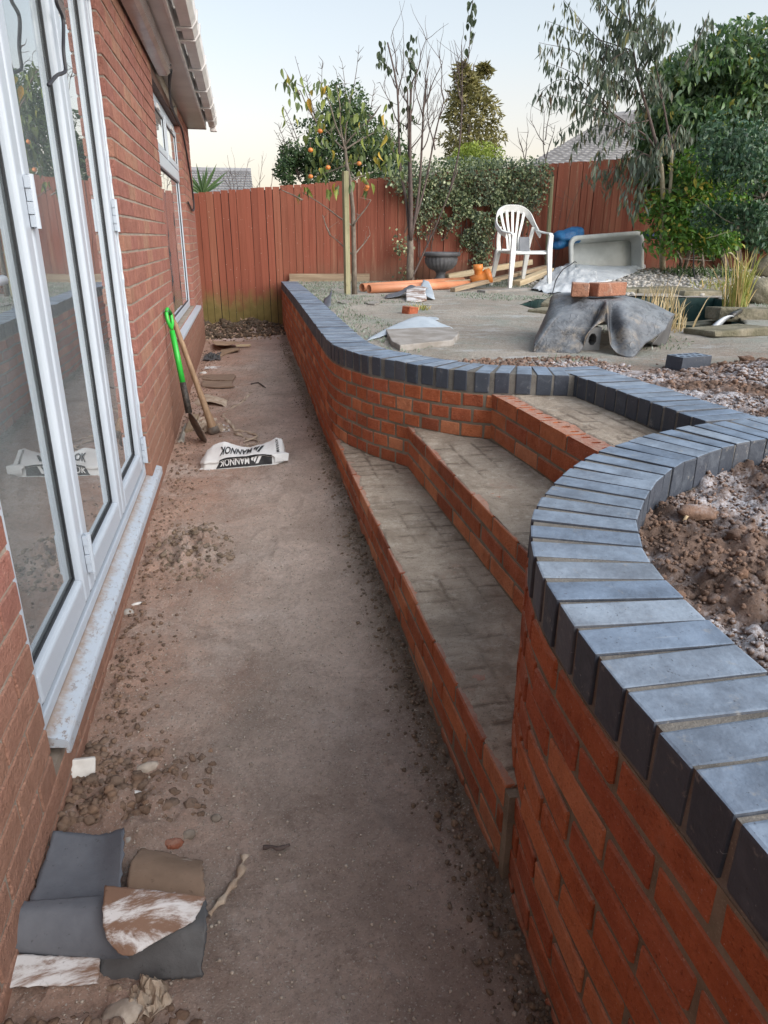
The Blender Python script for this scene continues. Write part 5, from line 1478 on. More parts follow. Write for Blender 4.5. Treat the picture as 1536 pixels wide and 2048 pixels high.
sheet_thing('turned_flap', [[PX(210, 1771, .120), PX(270, 1778, .122), PX(340, 1786, .118), PX(412, 1793, .110)], [PX(206, 1805, .118), PX(270, 1810, .120), PX(335, 1815, .112), PX(400, 1822, .096)], [PX(208, 1850, .106), PX(262, 1858, .104), PX(320, 1852, .096), PX(384, 1845, .090)], [PX(222, 1888, .090), PX(258, 1896, .088), PX(300, 1884, .086), PX(350, 1862, .086)], [PX(246, 1912, .080), PX(262, 1912, .080), PX(282, 1902, .080), PX(318, 1878, .084)]], 34, 30, MAT['white_sheet'], .003, None, None, .006, 9, rs)
sheet_thing('white_strip', [[PX(22, 1908, 0.038), PX(80, 1912, 0.038), PX(140, 1914, 0.038), PX(200, 1915, 0.038)], [PX(10, 1945, 0.034), PX(80, 1945, 0.034), PX(140, 1942, 0.034), PX(198, 1940, 0.034)], [PX(-4, 1976, 0.028), PX(70, 1974, 0.028), PX(130, 1971, 0.028), PX(196, 1968, 0.028)]], 24, 14, MAT['white_sheet'], .003, None, None, .003, 11, rs)
sheet_thing('muddy_flap', [[PX(283, 1696, .020), PX(310, 1700, .030), PX(360, 1715, .036), PX(404, 1722, .046)], [PX(264, 1720, .060), PX(300, 1722, .066), PX(355, 1732, .070), PX(405, 1740, .072)], [PX(256, 1755, .075), PX(300, 1756, .080), PX(350, 1762, .082), PX(408, 1770, .080)], [PX(254, 1790, .070), PX(300, 1795, .074), PX(350, 1800, .074), PX(414, 1806, .070)]], 28, 22, MAT['brown_sheet'], .0035, None, None, .010, 13, rs)
# ------------------------------------------------------------------ things on the lawn
def LW(x, y, dz=0.0):
    p = on_lawn(x, y); return Vector((p.x, p.y, float(lawn_h(np.array([p.x]), np.array([p.y]))[0]) + dz))
def PY_(x, y, Y): return tuple(ray_point(x, y, Y=Y))

# rubber sheet draped over blocks
def closed_loft(rings, nu, nv):
    A = []
    for r in rings:
        P = np.array([tuple(p) for p in r]); n = len(P)
        D = catmull(np.vstack([P[-2:], P, P[:3]]), None)[0]
        A.append(np.array([D[int((2 + n * q / nu) * 24)] for q in range(nu)]))
    G = np.zeros((nv, nu, 3))
    for j in range(nu): G[:, j] = catmull([a[j] for a in A], nv)
    return G
bd_px = [(1067, 688, 4.0), (1074, 707, 3.93), (1115, 708, 3.90), (1160, 704, 3.88), (1174, 668, 3.93), (1211, 645, 3.97), (1222, 694, 3.83), (1256, 716, 3.70), (1290, 692, 3.80), (1330, 655, 4.0), (1350, 629, 4.2)]
bnd = [Vector(PY_(*p)) for p in bd_px] + [Vector((2.82, 4.6, .80)), Vector((2.35, 4.85, .73)), Vector((2.02, 4.62, .74))]
tp_px = [(1148, 602, 4.34), (1156, 603, 4.25), (1176, 604, 4.2), (1196, 604, 4.17), (1206, 604, 4.15), (1213, 602, 4.14), (1221, 604, 4.15), (1238, 603, 4.15), (1252, 600, 4.18), (1266, 598, 4.23), (1274, 598, 4.33)]
tpr = [Vector(PY_(*p)) for p in tp_px] + [Vector((2.40, 4.50, .985)), Vector((2.18, 4.55, .985)), Vector((2.0, 4.5, .985))]
midr = []
for i in range(14):
    m_ = tpr[i] * .5 + bnd[i] * .5
    o_ = (bnd[i] - tpr[i]); o_.z = 0
    if o_.length > 1e-4: o_.normalize()
    bul = [.04, .03, .03, .0, -.05, .05, -.05, .02, .02, .0, .0, .04, .03, .03][i]
    midr.append(m_ + o_ * bul + Vector((0, 0, [.03, .02, .02, 0, -.01, .03, -.01, .02, .02, .005, .0, .03, .02, .01][i])))
cen = sum(tpr, Vector()) / 14
inn = [cen + (p - cen) * .3 for p in tpr]
G = closed_loft([inn, tpr, midr, bnd], 110, 46)
fo_ = np.abs(((np.arange(110) / 110 * 9 + .3) % 1) * 2 - 1) - .5
cc_ = np.array(tuple(cen))
od_ = G - cc_; od_[:, :, 2] = 0; od_ /= (np.linalg.norm(od_, axis=2, keepdims=True) + 1e-6)
G += od_ * (fo_[None, :] * np.linspace(0, 1, 46)[:, None] ** 1.5 * .034)[:, :, None]
G[:, :, 2] += 0.009 * fbm(G[:, :, 0] * 1.0, G[:, :, 1] + G[:, :, 2] * 2, 11, 4, 5) * np.linspace(0, 1, 46)[:, None] ** .5
G[:, :, 1] += 0.011 * fbm(G[:, :, 0] + 3, G[:, :, 2] * 2, 8, 4, 15) * np.linspace(0, 1, 46)[:, None]
b = MB(); b.grid([[tuple(p) for p in row] for row in G], 0, closed=True)
b.add([tuple(cen)] + [tuple(p) for p in G[0]], [(0, i + 1, (i + 1) % 110 + 1) for i in range(110)])
tarp = b.build('rubber_tarpaulin', MAT['tarp'], None, (2.1, 4.1, .7), True); solid(tarp, .004, 0)
setp(tarp, 'muddy grey rubber tarpaulin draped over blocks with two bricks on top', 'tarpaulin')
# hanging tail on the right
sheet_thing('rubber_flap', [[PY_(1348, 630, 4.21), PY_(1330, 655, 4.06), PY_(1302, 690, 3.96)], [PY_(1342, 655, 4.2), PY_(1330, 672, 4.1), PY_(1312, 690, 4.03)], [PY_(1328, 700, 4.12), PY_(1324, 699, 4.10), PY_(1320, 696, 4.08)]], 14, 12, MAT['lead_dark'], .004,
            'dark underside of the draped rubber hanging down in a point to the ground', 'rubber flap', .004, 3)
def block_mesh(L, D, Hh, m, nx, ny, r, sl, depth):
    return holed_mesh('body', L, D, Hh, m, nx, ny, r, depth, sl)
cb = LW(1212, 712)
o = link('concrete_block', block_mesh(.20, .14, .22, MAT['concrete'], 2, 1, .026, 1.45, .10), None, (cb.x + .0, 4.115, cb.z + .062), (rad(90), 0, rad(-6)))
setp(o, 'grey concrete block with two holes showing under the arch of the tarpaulin', 'concrete block')
bq = Vector(PY_(1172, 597, 4.30)); bq.z = .990
BRK = [brick_mesh('body', .215, .105, .080, MAT['pale_brick'], .005, .003, 61), brick_mesh('body', .225, .105, .082, MAT['pale_brick'], .005, .003, 63)]
o = link('loose_brick', BRK[0], None, (2.085, 4.31, 1.026), (0, rad(1), rad(66))); setp(o, 'weathered red brick lying end on at the left on top of the tarpaulin', 'brick')
o = link('loose_brick', BRK[1], None, (2.272, 4.31, 1.027), (0, rad(-1), rad(12))); setp(o, 'pale faced red brick lying lengthwise at the right on top of the tarpaulin', 'brick')
PB = holed_mesh('body', .215, .1025, .066, MAT['brick_blue'], 5, 2, .0125, .05, 1.3)
q = LW(1375, 743)
o = link('engineering_brick', PB, None, (q.x + .03, q.y + .05, q.z + .030), (rad(1), rad(1), rad(17))); setp(o, 'loose blue brick with frosted holes standing on the soil right of the tarpaulin', 'brick')

# sheets, slab and broken brick
sheet_thing('frosted_sheet', [[LW(733, 683, .006), LW(790, 672, .02), LW(850, 668, .02), LW(905, 657, .008)], [LW(745, 676, .012), LW(800, 662, .05), LW(850, 656, .075), LW(884, 653, .02)], [LW(775, 662, .006), LW(810, 656, .02), LW(838, 650, .03), LW(868, 649, .01)]], 36, 18, MAT['frost_sheet'], .004,
            'frosted blue grey sheet curling up off the lawn beside the coping', 'sheet', .014, 4)
poly_prism('paving_slab', [LW(x, y, .035) for x, y in ((770, 668), (900, 664), (918, 676), (905, 690), (800, 700), (783, 692))], .045, MAT['slab'], 'frosty brown paving slab lying on the lawn in front of the curled sheet', 'paving slab', bevel=.006)
sheet_thing('curled_sheet', [[LW(770, 600, .01), LW(800, 598, .03), LW(822, 592, .07), LW(840, 588, .03)], [LW(772, 596, .02), LW(800, 592, .05), LW(822, 588, .09), LW(838, 586, .05)]], 22, 8, MAT['lead'], .004, 'dark curled sheet offcut in front of the orange pipe', 'sheet', .02, 6)
sheet_thing('curled_sheet', [[LW(812, 604, .005), LW(836, 605, .005), LW(854, 603, .01)], [LW(812, 595, .07), LW(834, 594, .075), LW(850, 594, .08)], [LW(815, 590, .05), LW(836, 588, .08), LW(856, 590, .07)]], 18, 12, MAT['white_sheet'], .004, 'white folded sheet offcut standing on the lawn before the orange pipe', 'sheet', .008, 7)
sheet_thing('curled_sheet', [[LW(838, 592, .05), LW(855, 600, .03), LW(870, 601, .01)], [LW(846, 582, .12), LW(858, 584, .10), LW(866, 592, .04)]], 16, 10, MAT['frost_sheet'], .004, 'blue grey sheet corner sticking up beside the white folded offcut', 'sheet', .01, 8)
sheet_thing('curled_sheet', [[LW(646, 616, .0), LW(656, 622, .0), LW(662, 616, .02)], [LW(648, 606, .03), LW(658, 606, .06), LW(665, 600, .11)]], 14, 9, MAT['lead'], .004, 'small grey sheet offcut tucked behind the wall coping near the stake', 'sheet', .01, 9)
for k_, (px, py, lab) in enumerate([(690, 607, 'white paint flake on the lawn left of the curled sheets'), (745, 608, 'white flat shard lying below the open end of the orange pipe'), (862, 640, 'white frozen puddle skin on the lawn right of the broken brick')]):
    poly_prism('white_shard', [LW(px + a, py + c, .012) for a, c in ((-14, 0), (-4, -3), (10, -2), (16, 1), (4, 4), (-8, 3))], .008, MAT['frost_sheet'] if k_ == 2 else MAT['slab'], lab, 'shard')
q = LW(820, 628); o = link('broken_brick', brick_mesh('body', .105, .1, .062, MAT['brick_red'], .006, .006, 71), None, (q.x, q.y, q.z + .026), (.05, .05, .5)); setp(o, 'broken half of a red brick lying alone on the lawn', 'brick')

# drain pipes
def pipe(name, p0, p1, r, m, label, group=None):
    p0, p1 = Vector(p0), Vector(p1); d = (p1 - p0).normalized()
    rt = root(name, label, 'pipe', tuple(p0), group)
    u = d.orthogonal().normalized(); v = d.cross(u)
    ring_ = lambda c, rr: [tuple(c + (u * math.cos(a) + v * math.sin(a)) * rr) for a in np.linspace(0, 2 * math.pi, 25)[:-1]]
    b = MB(); b.grid([ring_(p0 + d * .3, r - .006), ring_(p0, r - .006), ring_(p0, r), ring_(p1, r), ring_(p1, r - .006), ring_(p1 - d * .3, r - .006)], 0, closed=True)
    part(b, 'tube', m, rt, True)
    return rt
pipe('drain_pipe', LW(738, 588, .046), LW(938, 577, .046), .046, MAT['orange_pipe'], 'orange plastic drain pipe lying on the lawn, nearer of the pair', 'orange drain pipes')
pipe('drain_pipe', LW(724, 584, .046), LW(925, 570, .046), .046, MAT['orange_pipe'], 'orange plastic drain pipe lying just behind the nearer one', 'orange drain pipes')
fp = LW(962, 577); fit = root('pipe_fitting', 'deep orange tee pipe fitting standing on the timbers beside the white chair', 'pipe fitting', tuple(fp))
def ringp(c, d, rr, n=22):
    u = d.orthogonal().normalized(); v = d.cross(u)
    return [tuple(c + (u * math.cos(a) + v * math.sin(a)) * rr) for a in np.linspace(0, 2 * math.pi, n + 1)[:-1]]
c0 = fp + Vector((-.02, 0, .11)); d = Vector((.94, -.12, .30)).normalized()
b = MB(); b.grid([ringp(c0 + d * t_, d, r_) for t_, r_ in ((-.11, .03), (-.11, .068), (.02, .072), (.07, .078), (.075, .088), (.135, .088), (.135, .078), (.09, .07))], 0, True); part(b, 'tube', MAT['orange_fit'], fit, True)
d2 = Vector((-.12, 0, 1)).normalized(); c1 = c0 + Vector((-.02, 0, .04))
b = MB(); b.grid([ringp(c1 + d2 * t_, d2, r_) for t_, r_ in ((0, .05), (.06, .05), (.065, .058), (.125, .058), (.125, .05), (.07, .046))], 0, True); part(b, 'branch_socket', MAT['orange_fit'], fit, True)
# timbers
plank('timber', LW(884, 563, .05) + Vector((0, -.25, .02)), LW(1050, 548, .05) + Vector((-.6, -1.7, .02)), .10, .07, MAT['pale_wood'], 'fresh pale timber length lying behind the orange fitting, upper one', 'timber', 'timbers by the chair')
plank('timber', LW(884, 572, .04) + Vector((0, -.1, .0)), LW(1000, 562, .03) + Vector((-.3, -.8, .02)), .08, .05, MAT['pale_wood'], 'fresh pale timber length below the upper one behind the pipe', 'timber', 'timbers by the chair')
plank('timber', LW(905, 585, .025), LW(1062, 560, .06) + Vector((0, -.5, .03)), .07, .045, MAT['old_wood'], 'brown old timber batten running from the lawn up under the chair', 'timber', 'timbers by the chair')
plank('timber', LW(1032, 573, .03), LW(1098, 566, .05), .12, .07, MAT['pale_wood'], 'short pale timber end beside the right legs of the chair', 'timber', 'timbers by the chair')
plank('timber', LW(962, 586, .012), LW(1060, 581, .012), .14, .03, MAT['slab'], 'grey weathered board flat on the lawn at the foot of the chair', 'timber', 'timbers by the chair')

# urn
uq = LW(876, 571); u_ = root('garden_urn', 'dark grey fluted urn planter standing against the fence', 'urn', (2.62, 9.62, float(uq.z)))
b = MB(); b.lathe([(0.0, 0), (.13, 0), (.13, .03), (.10, .05), (.065, .08), (.06, .12), (.075, .15), (.09, .16)], 28, (2.62, 9.62, float(uq.z))); part(b, 'foot', MAT['urn'], u_, True)
b = MB(); b.lathe([(.085, .155), (.16, .19), (.205, .25), (.218, .31), (.205, .34)], 96, (2.62, 9.62, float(uq.z)), 0, .03, (.16, .33), 24); part(b, 'bowl', MAT['urn'], u_, True)
b = MB(); b.lathe([(.20, .335), (.245, .345), (.255, .36), (.255, .385), (.245, .395), (.21, .395), (.19, .36), (.0, .35)], 40, (2.62, 9.62, float(uq.z))); part(b, 'rim', MAT['urn'], u_, True)

# plastic chair
cq = LW(1016, 579)
chair = root('plastic_chair', 'white plastic garden chair with a fanned slat back standing by the fence', 'chair', (cq.x + .22, cq.y + .22, cq.z))
CB = BASE[chair.name]; crot = Matrix.Rotation(rad(9), 3, 'Z')
def cp(x, y, z): return tuple(CB + crot @ Vector((x, y, z)))
def band(mb, pts, wds, t, wdir):
    """flat moulded strip: width along wdir (per point allowed), thickness t"""
    P = [Vector(p) for p in pts]; rows = []
    for i, p in enumerate(P):
        tn = (P[min(i + 1, len(P) - 1)] - P[max(i - 1, 0)]).normalized()
        wv = Vector(wdir[i] if isinstance(wdir, list) else wdir); wv = (wv - tn * wv.dot(tn)).normalized(); th = tn.cross(wv).normalized()
        w_ = wds[i] / 2; h_ = t / 2
        rows.append([tuple(p + wv * w_ + th * h_), tuple(p - wv * w_ + th * h_), tuple(p - wv * w_ - th * h_), tuple(p + wv * w_ - th * h_)])
    mb.grid(rows, 0, True); mb.add(rows[0], [(0, 1, 2, 3)]); mb.add(rows[-1], [(3, 2, 1, 0)])
def cband(name, pts, w_, wdir, t=.012, n=26, m=None):
    D = catmull(pts, n); wds = np.interp(np.linspace(0, 1, n), np.linspace(0, 1, len(w_)), w_)
    b = MB(); band(b, [cp(*p) for p in D], wds, t, tuple(crot @ Vector(wdir)))
    o = part(b, name, MAT['white_plastic'], chair); bev(o, .004, 2); return o
b = MB(); rows = []
for v in np.linspace(0, 1, 10):
    y = -.23 + .44 * v; hw = .235 - .035 * v
    rows.append([cp(hw * s_, y, .43 - .035 * math.sin(v * 2.6) * (1 - s_ * s_) + (-.03 if v == 0 else 0) - .01 * v) for s_ in np.linspace(-1, 1, 9)])
b.grid(rows); o = part(b, 'seat', MAT['white_plastic'], chair, True); solid(o, .018, 0)
cband('backrest', [(-.235, -.02, .60), (-.262, .10, .66), (-.262, .20, .74), (-.21, .265, .85), (-.11, .285, .905), (0, .29, .915), (.11, .285, .905), (.21, .265, .85), (.262, .20, .74), (.262, .10, .66), (.235, -.02, .60)], [.05, .06, .06, .075, .085, .085, .085, .075, .06, .06, .05], (0, -.35, 1), .016, 60)
for i in range(5):
    a = (i - 2)
    cband('slat', [(a * .036, .205, .42), (a * .042, .235, .58), (a * .066, .265, .74), (a * .082, .283, .885)], [.030, .030, .036, .040], (1, 0, 0), .010, 16)
cband('lower_rail', [(-.16, .20, .425), (0, .205, .415), (.16, .20, .425)], [.05, .05, .05], (0, 0, 1), .012, 12)
for s_ in (-1, 1):
    cband('armrest', [(s_ * .245, .06, .655), (s_ * .262, -.08, .635), (s_ * .262, -.20, .625), (s_ * .245, -.245, .60)], [.055, .06, .06, .05], (1, 0, 0), .016, 18)
    cband('leg', [(s_ * .252, -.235, .61), (s_ * .25, -.235, .44), (s_ * .262, -.25, .2), (s_ * .275, -.265, .0)], [.055, .065, .055, .042], (1, 0, 0), .030, 18)
    cband('leg', [(s_ * .205, .20, .44), (s_ * .215, .26, .22), (s_ * .225, .31, .0)], [.07, .055, .042], (1, 0, 0), .030, 16)
    cband('side_frame', [(s_ * .235, .15, .70), (s_ * .222, .19, .56), (s_ * .20, .205, .43)], [.05, .05, .06], (1, 0, 0), .014, 14)
b = MB(); b.box((.03, .0, .43), (.17, .012, .60)); 
o = b.build('grey_panel', MAT['grey_card']); o.location = CB; o.rotation_euler = (rad(-12), 0, rad(9)); setp(o, 'small grey square panel leaning on the seat of the white chair', 'panel')

# trough leaning on the fence with blue bag over its corner
tq = Vector((4.42, 9.62, .79)); tro = root('plastic_trough', 'stained grey plastic tub stood on its side against the fence', 'trough', tuple(tq))
tr_rot = Euler((rad(-7), rad(-4.0), rad(8))).to_matrix()
def rrect(hw, hh, r, y, n=6):
    pts = []
    for cx, cz, a0 in ((hw - r, hh - r, 0), (-hw + r, hh - r, 90), (-hw + r, -hh + r, 180), (hw - r, -hh + r, 270)):
        for k in range(n): a = rad(a0 + 90 * k / (n - 1)); pts.append((cx + r * math.cos(a), y, cz + r * math.sin(a)))
    return pts
def TR(p): return tuple(tq + Vector((.60, 0, .30)) + tr_rot @ Vector(p))
hw, hh = .60, .315
loops = [(hw - .02, hh - .02, .10, .03), (hw, hh, .11, .03), (hw, hh, .11, .0), (hw - .008, hh - .008, .105, -.012), (hw - .045, hh - .045, .09, -.012), (hw - .055, hh - .055, .085, .0), (hw - .075, hh - .075, .08, .13), (hw - .10, hh - .10, .07, .150)]
b = MB(); b.grid([[TR(p) for p in rrect(*l)] for l in loops], 0, True); n_ = len(rrect(*loops[-1])); b.add([TR(p) for p in rrect(*loops[-1])], [tuple(range(n_))])
o = part(b, 'tub', MAT['trough'], tro, True); solid(o, .004, 0)
def blob(name, ctr, r3, m, label, cat, seed, amp=.35, rot=None):
    v, f = ICO3
    q = lump(v, seed, amp, 1.6) * np.array(r3)
    if rot is not None: q = q @ np.array(rot).T
    o = link(name, fast_mesh(name, q, f, m, smooth=True), None, ctr); return setp(o, label, cat)
blob('plastic_bag', PY_(1136, 474, 9.72), (.22, .13, .11), MAT['blue_plastic'], 'bright blue plastic bag slumped over the top corner of the grey tub', 'bag', 5, .5, Euler((0, rad(-14), 0)).to_matrix())
q0, q1 = PY_(1288, 470, 9.8), PY_(1312, 472, 9.85)
b = MB(); b.tube([q0, q1], .045, 10); setp(b.build('plastic_drum', MAT['navy_plastic'], None, q0, True), 'dark blue plastic tube end showing behind the top right corner of the tub', 'tube')
# polythene
sheet_thing('polythene', [[LW(1062, 582, .02), LW(1110, 590, .01), LW(1160, 592, .01), LW(1200, 588, .01)], [LW(1085, 572, .06), LW(1120, 575, .08), LW(1160, 573, .08), LW(1190, 575, .05)], [LW(1100, 566, .03), LW(1130, 564, .07), LW(1165, 562, .05), LW(1185, 564, .02)]], 40, 22, MAT['clear_sheet'], .003, 'crumpled heap of milky polythene on the lawn beside the chair', 'polythene', .09, 21, None, None, 12)
sheet_thing('polythene', [[LW(1150, 575, .02), LW(1200, 580, .02), LW(1245, 574, .02), LW(1288, 562, .02)], [LW(1148, 566, .07), LW(1195, 567, .07), LW(1245, 566, .06), LW(1285, 558, .05)], [PY_(1146, 538, 9.4), PY_(1190, 543, 9.4), PY_(1240, 549, 9.4), PY_(1288, 555, 9.4)]], 36, 16, MAT['clear_sheet'], .003, 'milky polythene spread smooth along the foot of the grey tub', 'polythene', .02, 23)
wr = [PY_(1104, 590, 7.66), PY_(1112, 560, 7.66), PY_(1121, 545, 7.66), PY_(1127, 538, 7.66), PY_(1140, 530, 7.66), PY_(1150, 523, 7.66), PY_(1153, 525, 7.66)]
b = MB(); b.tube([tuple(LW(1098, 594)), tuple(LW(1103, 592, .03))] + wr[0:], .006, 6); setp(b.build('bent_wire', MAT['cable'], None, tuple(LW(1103, 592)), True), 'bent black wire hook standing in the lawn before the polythene', 'wire')

# ------------------------------------------------------------------ pond
def edge_band(pts, z0, z1, m, name, kind='structure'):
    b = MB(); n = len(pts)
    D = [tuple(p) for p in pts] + [tuple(pts[0])]
    b.grid([[(x, y, z0) for x, y in D], [(x, y, z1) for x, y in D]])
    o = b.build(name, m, None, (pts[0][0], pts[0][1], z0)); o['kind'] = kind; return o
edge_band(POND, .35, .735, MAT['liner'], 'pond_liner')
for k_, (px, py, L, D, Hh, rz, lab) in enumerate([(1230, 588, .62, .34, .07, 4, 'mossy flat edging stone at the back of the pond, behind the draped tarpaulin'), (1316, 588, .66, .36, .075, -3, 'mossy flat edging stone at the back of the pond, above the dry reeds'),
                                      (1395, 590, .60, .36, .075, 2, 'mossy flat edging stone at the back of the pond, below the white pebbles'), (1118, 606, .55, .30, .05, 60, 'dark edging slab at the left end of the pond, behind the tarpaulin'), (1100, 622, .42, .28, .05, 50, 'small edging slab at the left end of the pond, nearest the lawn')]):
    q = LW(px, py)
    me = brick_mesh('edging_stone', L, D, Hh, MAT['stone'], .014, .012, 80 + k_, 2)
    setp(link('edging_stone', me, None, (q.x, q.y, q.z + .0), (rad(R.uniform(-2, 2)), rad(R.uniform(-2, 2)), rad(rz))), lab, 'edging stone', 'stones edging the pond')
for k_, (px, py, L, D, Hh, rz, zz, lab) in enumerate([(1452, 668, .50, .30, .06, 10, .02, 'flat sandstone at the front right of the pond below the spout'), (1490, 636, .55, .36, .10, -14, .03, 'sandstone block right of the spout under the tuft of grass'), (1522, 606, .36, .30, .16, 8, .05, 'rounded mossy boulder at the right edge behind the grass tuft'), (1530, 572, .40, .3, .2, 5, .06, 'buff boulder at the right edge above the pond'), (1400, 632, .55, .16, .22, 5, -.16, 'mossy stone face standing in the pond behind the dry reeds')]):
    q = LW(px, py)
    if k_ in (2, 3):
        rock('boulder', (q.x, q.y, q.z), .2, MAT['stone'], lab, 'boulder', 90 + k_, (1, .8, .75), .25, ICO3)
    else:
        me = brick_mesh('edging_stone', L, D, Hh, MAT['stone'], .016, .014, 95 + k_, 2)
        setp(link('edging_stone', me, None, (q.x, q.y, q.z + zz), (rad(R.uniform(-3, 3)), rad(R.uniform(-3, 3)), rad(rz))), lab, 'edging stone', 'stones edging the pond')
q = LW(1530, 575); 
b = MB(); b.box((-.06, -.05, -.1), (.06, .05, .34)); o = b.build('post', MAT['old_wood']); o.location = (9.3, 11.2, .85); bev(o, .006); setp(o, 'short buff post stump standing beyond the pond at the right edge', 'post')
sp_ = root('pond_spout', 'black spout pouring water into the pond', 'spout', PY_(1465, 632, 5.05))
b = MB(); b.tube([PY_(1480, 622, 5.25), PY_(1470, 627, 5.12), PY_(1462, 632, 5.0)], .022, 12); part(b, 'pipe', MAT['black_pipe'], sp_, True)
rows = []
for t_ in np.linspace(0, 1, 12):
    x_ = 1464 - 44 * t_ ** .8; y_ = 632 + 34 * t_ ** 1.5
    rows.append([PY_(x_ - 4 - 4 * t_, y_, 4.98 - .05 * t_), PY_(x_, y_ - 2, 4.95 - .05 * t_), PY_(x_ + 5 + 6 * t_, y_ + 1, 4.98 - .05 * t_)])
b = MB(); b.grid(rows); o = part(b, 'water_jet', MAT['fall'], sp_, True); solid(o, .01, 0)
n = 34000; x = .57 + NR.rand(n) ** 1.3 * 1.9; y = .2 + NR.rand(n) * 2.4
k_ = keep_garden(x, y); x, y = x[k_], y[k_]; rr_ = .0018 + .0055 * NR.rand(len(x)) ** 2
scatter('soil_crumbs', np.stack([x, y, lawn_h(x, y) + .003 * NR.rand(len(x))], 1), rr_, MAT['soil'], ICO1, .6, .85, False)
# white pebbles bank
n = 2600; x = 3.6 + NR.rand(n) * 4.4; y = 7.35 + NR.rand(n) ** 1.2 * 2.1
k_ = (fbm(x, y, 1.3, 3, 66) > -.12); x, y = x[k_], y[k_]
scatter('pebbles', np.stack([x, y, lawn_h(x, y)], 1), .014 + .026 * NR.rand(len(x)) ** 1.5, MAT['pebble'], ICO1, .2, .6, True)
# soil clods on the bed
n = 6000; x = .58 + NR.rand(n) * 2.9; y = .15 + NR.rand(n) * 3.2
k_ = keep_garden(x, y) & (((x < 2.0) & (y < 2.1)) | (NR.rand(n) < .55)) & (y < 3.25); x, y = x[k_], y[k_]
rr_ = .003 + .015 * NR.rand(len(x)) ** 2.6
kk = rr_ > .022
scatter('soil_clods', np.stack([x, y, lawn_h(x, y) - rr_ * .35], 1), rr_, MAT['soil'], ICO2, .75, .8, False)
n = 1500; x = 2.25 + .42 * NR.randn(n) * .6; y = 2.95 + .3 * NR.randn(n) * .6
k_ = keep_garden(x, y) & (x > 1.75); x, y = x[k_], y[k_]; rr_ = .004 + .013 * NR.rand(len(x)) ** 2.2
scatter('soil_clods', np.stack([x, y, lawn_h(x, y) - rr_ * .35], 1), rr_, MAT['soil'], ICO2, .85, .8, False)
n = 2500; x = .9 + 1.0 * NR.rand(n); y = 3.25 + .5 * NR.rand(n) ** 1.5
k_ = keep_garden(x, y); x, y = x[k_], y[k_]; rr_ = .003 + .012 * NR.rand(len(x)) ** 2.5
scatter('soil_clods', np.stack([x, y, lawn_h(x, y) - rr_ * .2], 1), rr_, MAT['soil'], ICO2, .75, .8, False)
for k_, (x, y, r_, lab) in enumerate([(1.30, 1.22, .026, 'big smooth brown clod lying in the middle of the frosty soil bed'), (1.42, 1.40, .034, 'dark angular clod right behind the big smooth brown one'), (2.62, 3.35, .03, 'tan clod by itself on bare ground right of the loose blue brick'), (1.02, 1.38, .028, 'buff clod against the inside of the curved coping')]):
    rock('clod', (x, y, float(lawn_h(np.array([x]), np.array([y]))[0])), r_, MAT['soil'], lab, 'clod', 110 + k_, (1.5, .8, .7), .55, ICO3, rz=-.4)
q = ray_point(1380, 1050, Z=.70)
ribbon('root_stick', [tuple(ray_point(x, y, Z=z)) for x, y, z in ((1362, 1060, .665), (1366, 1046, .70), (1376, 1032, .715), (1392, 1027, .71), (1404, 1026, .69))], .010, MAT['pale_wood'], .006, 'pale bent root sticking out of the frosty soil bed', 'root', 20, .2)
# ------------------------------------------------------------------ vegetation
def unit(v): return v / (np.linalg.norm(v, axis=-1, keepdims=True) + 1e-9)
def leaf_cloud(name, P, D, L, wr, m, parent, kind='stuff', cup=.25, N=None):
    """many leaves as one mass: folded blades with their own directions"""
    n = len(P); D = unit(D)
    U = NR.randn(n, 3) if N is None else N
    S = unit(np.cross(D, U)); Nn = np.cross(S, D)
    L = np.broadcast_to(L, (n,))[:, None]; w_ = L * wr / 2
    a = P; tip = P + D * L + Nn * (-.12 * L); mid = P + D * L * .45
    v = np.stack([a, mid + S * w_ + Nn * w_ * cup, tip, mid - S * w_ + Nn * w_ * cup, mid], 1)
    f = np.array([[0, 4, 1], [1, 4, 2], [0, 3, 4], [3, 2, 4]])
    Fc = (f[None] + (np.arange(n) * 5)[:, None, None]).reshape(-1, 3)
    b = np.array(BASE[parent.name]) if parent is not None else np.zeros(3)
    me = fast_mesh(name, v.reshape(-1, 3) - b, Fc, m, np.repeat(NR.rand(n), 4))
    o = link(name, me, parent, tuple(b)); o['kind'] = kind
    return o
def leaf_mesh(L, wr, m, bend=.25, cup=.3, seg=5):
    b = MB(); rows = []
    for i in range(seg + 1):
        t_ = i / seg; wv = L * wr * .5 * math.sin(math.pi * (t_ ** .8)) + (.0004 if 0 < i < seg else .0006)
        z = -bend * L * t_ * t_
        rows.append([(t_ * L, -wv, z + cup * wv), (t_ * L, 0, z), (t_ * L, wv, z + cup * wv)])
    b.grid(rows)
    me = bpy.data.meshes.new('leaf'); me.from_pydata(b.v, [], b.f); me.materials.append(m)
    me.polygons.foreach_set('use_smooth', [True] * len(me.polygons)); me.update(); return me
def leaf_parts(parent, P, D, scl, meshes, limit=300, pname='leaf'):
    for p, d, s_ in list(zip(P, D, scl))[:limit]:
        q = Vector(tuple(d)).to_track_quat('X', 'Z') @ Euler((R.uniform(-1.2, 1.2), 0, 0)).to_quaternion()
        o = link(pname, R.choice(meshes), parent, tuple(p)); o.rotation_mode = 'QUATERNION'; o.rotation_quaternion = q; o.scale = (s_, s_, s_)
def nearest_split(P, n=300):
    d = np.linalg.norm(P - np.array([0, 0, H]), axis=1); i = np.argsort(d); return i[:n], i[n:]

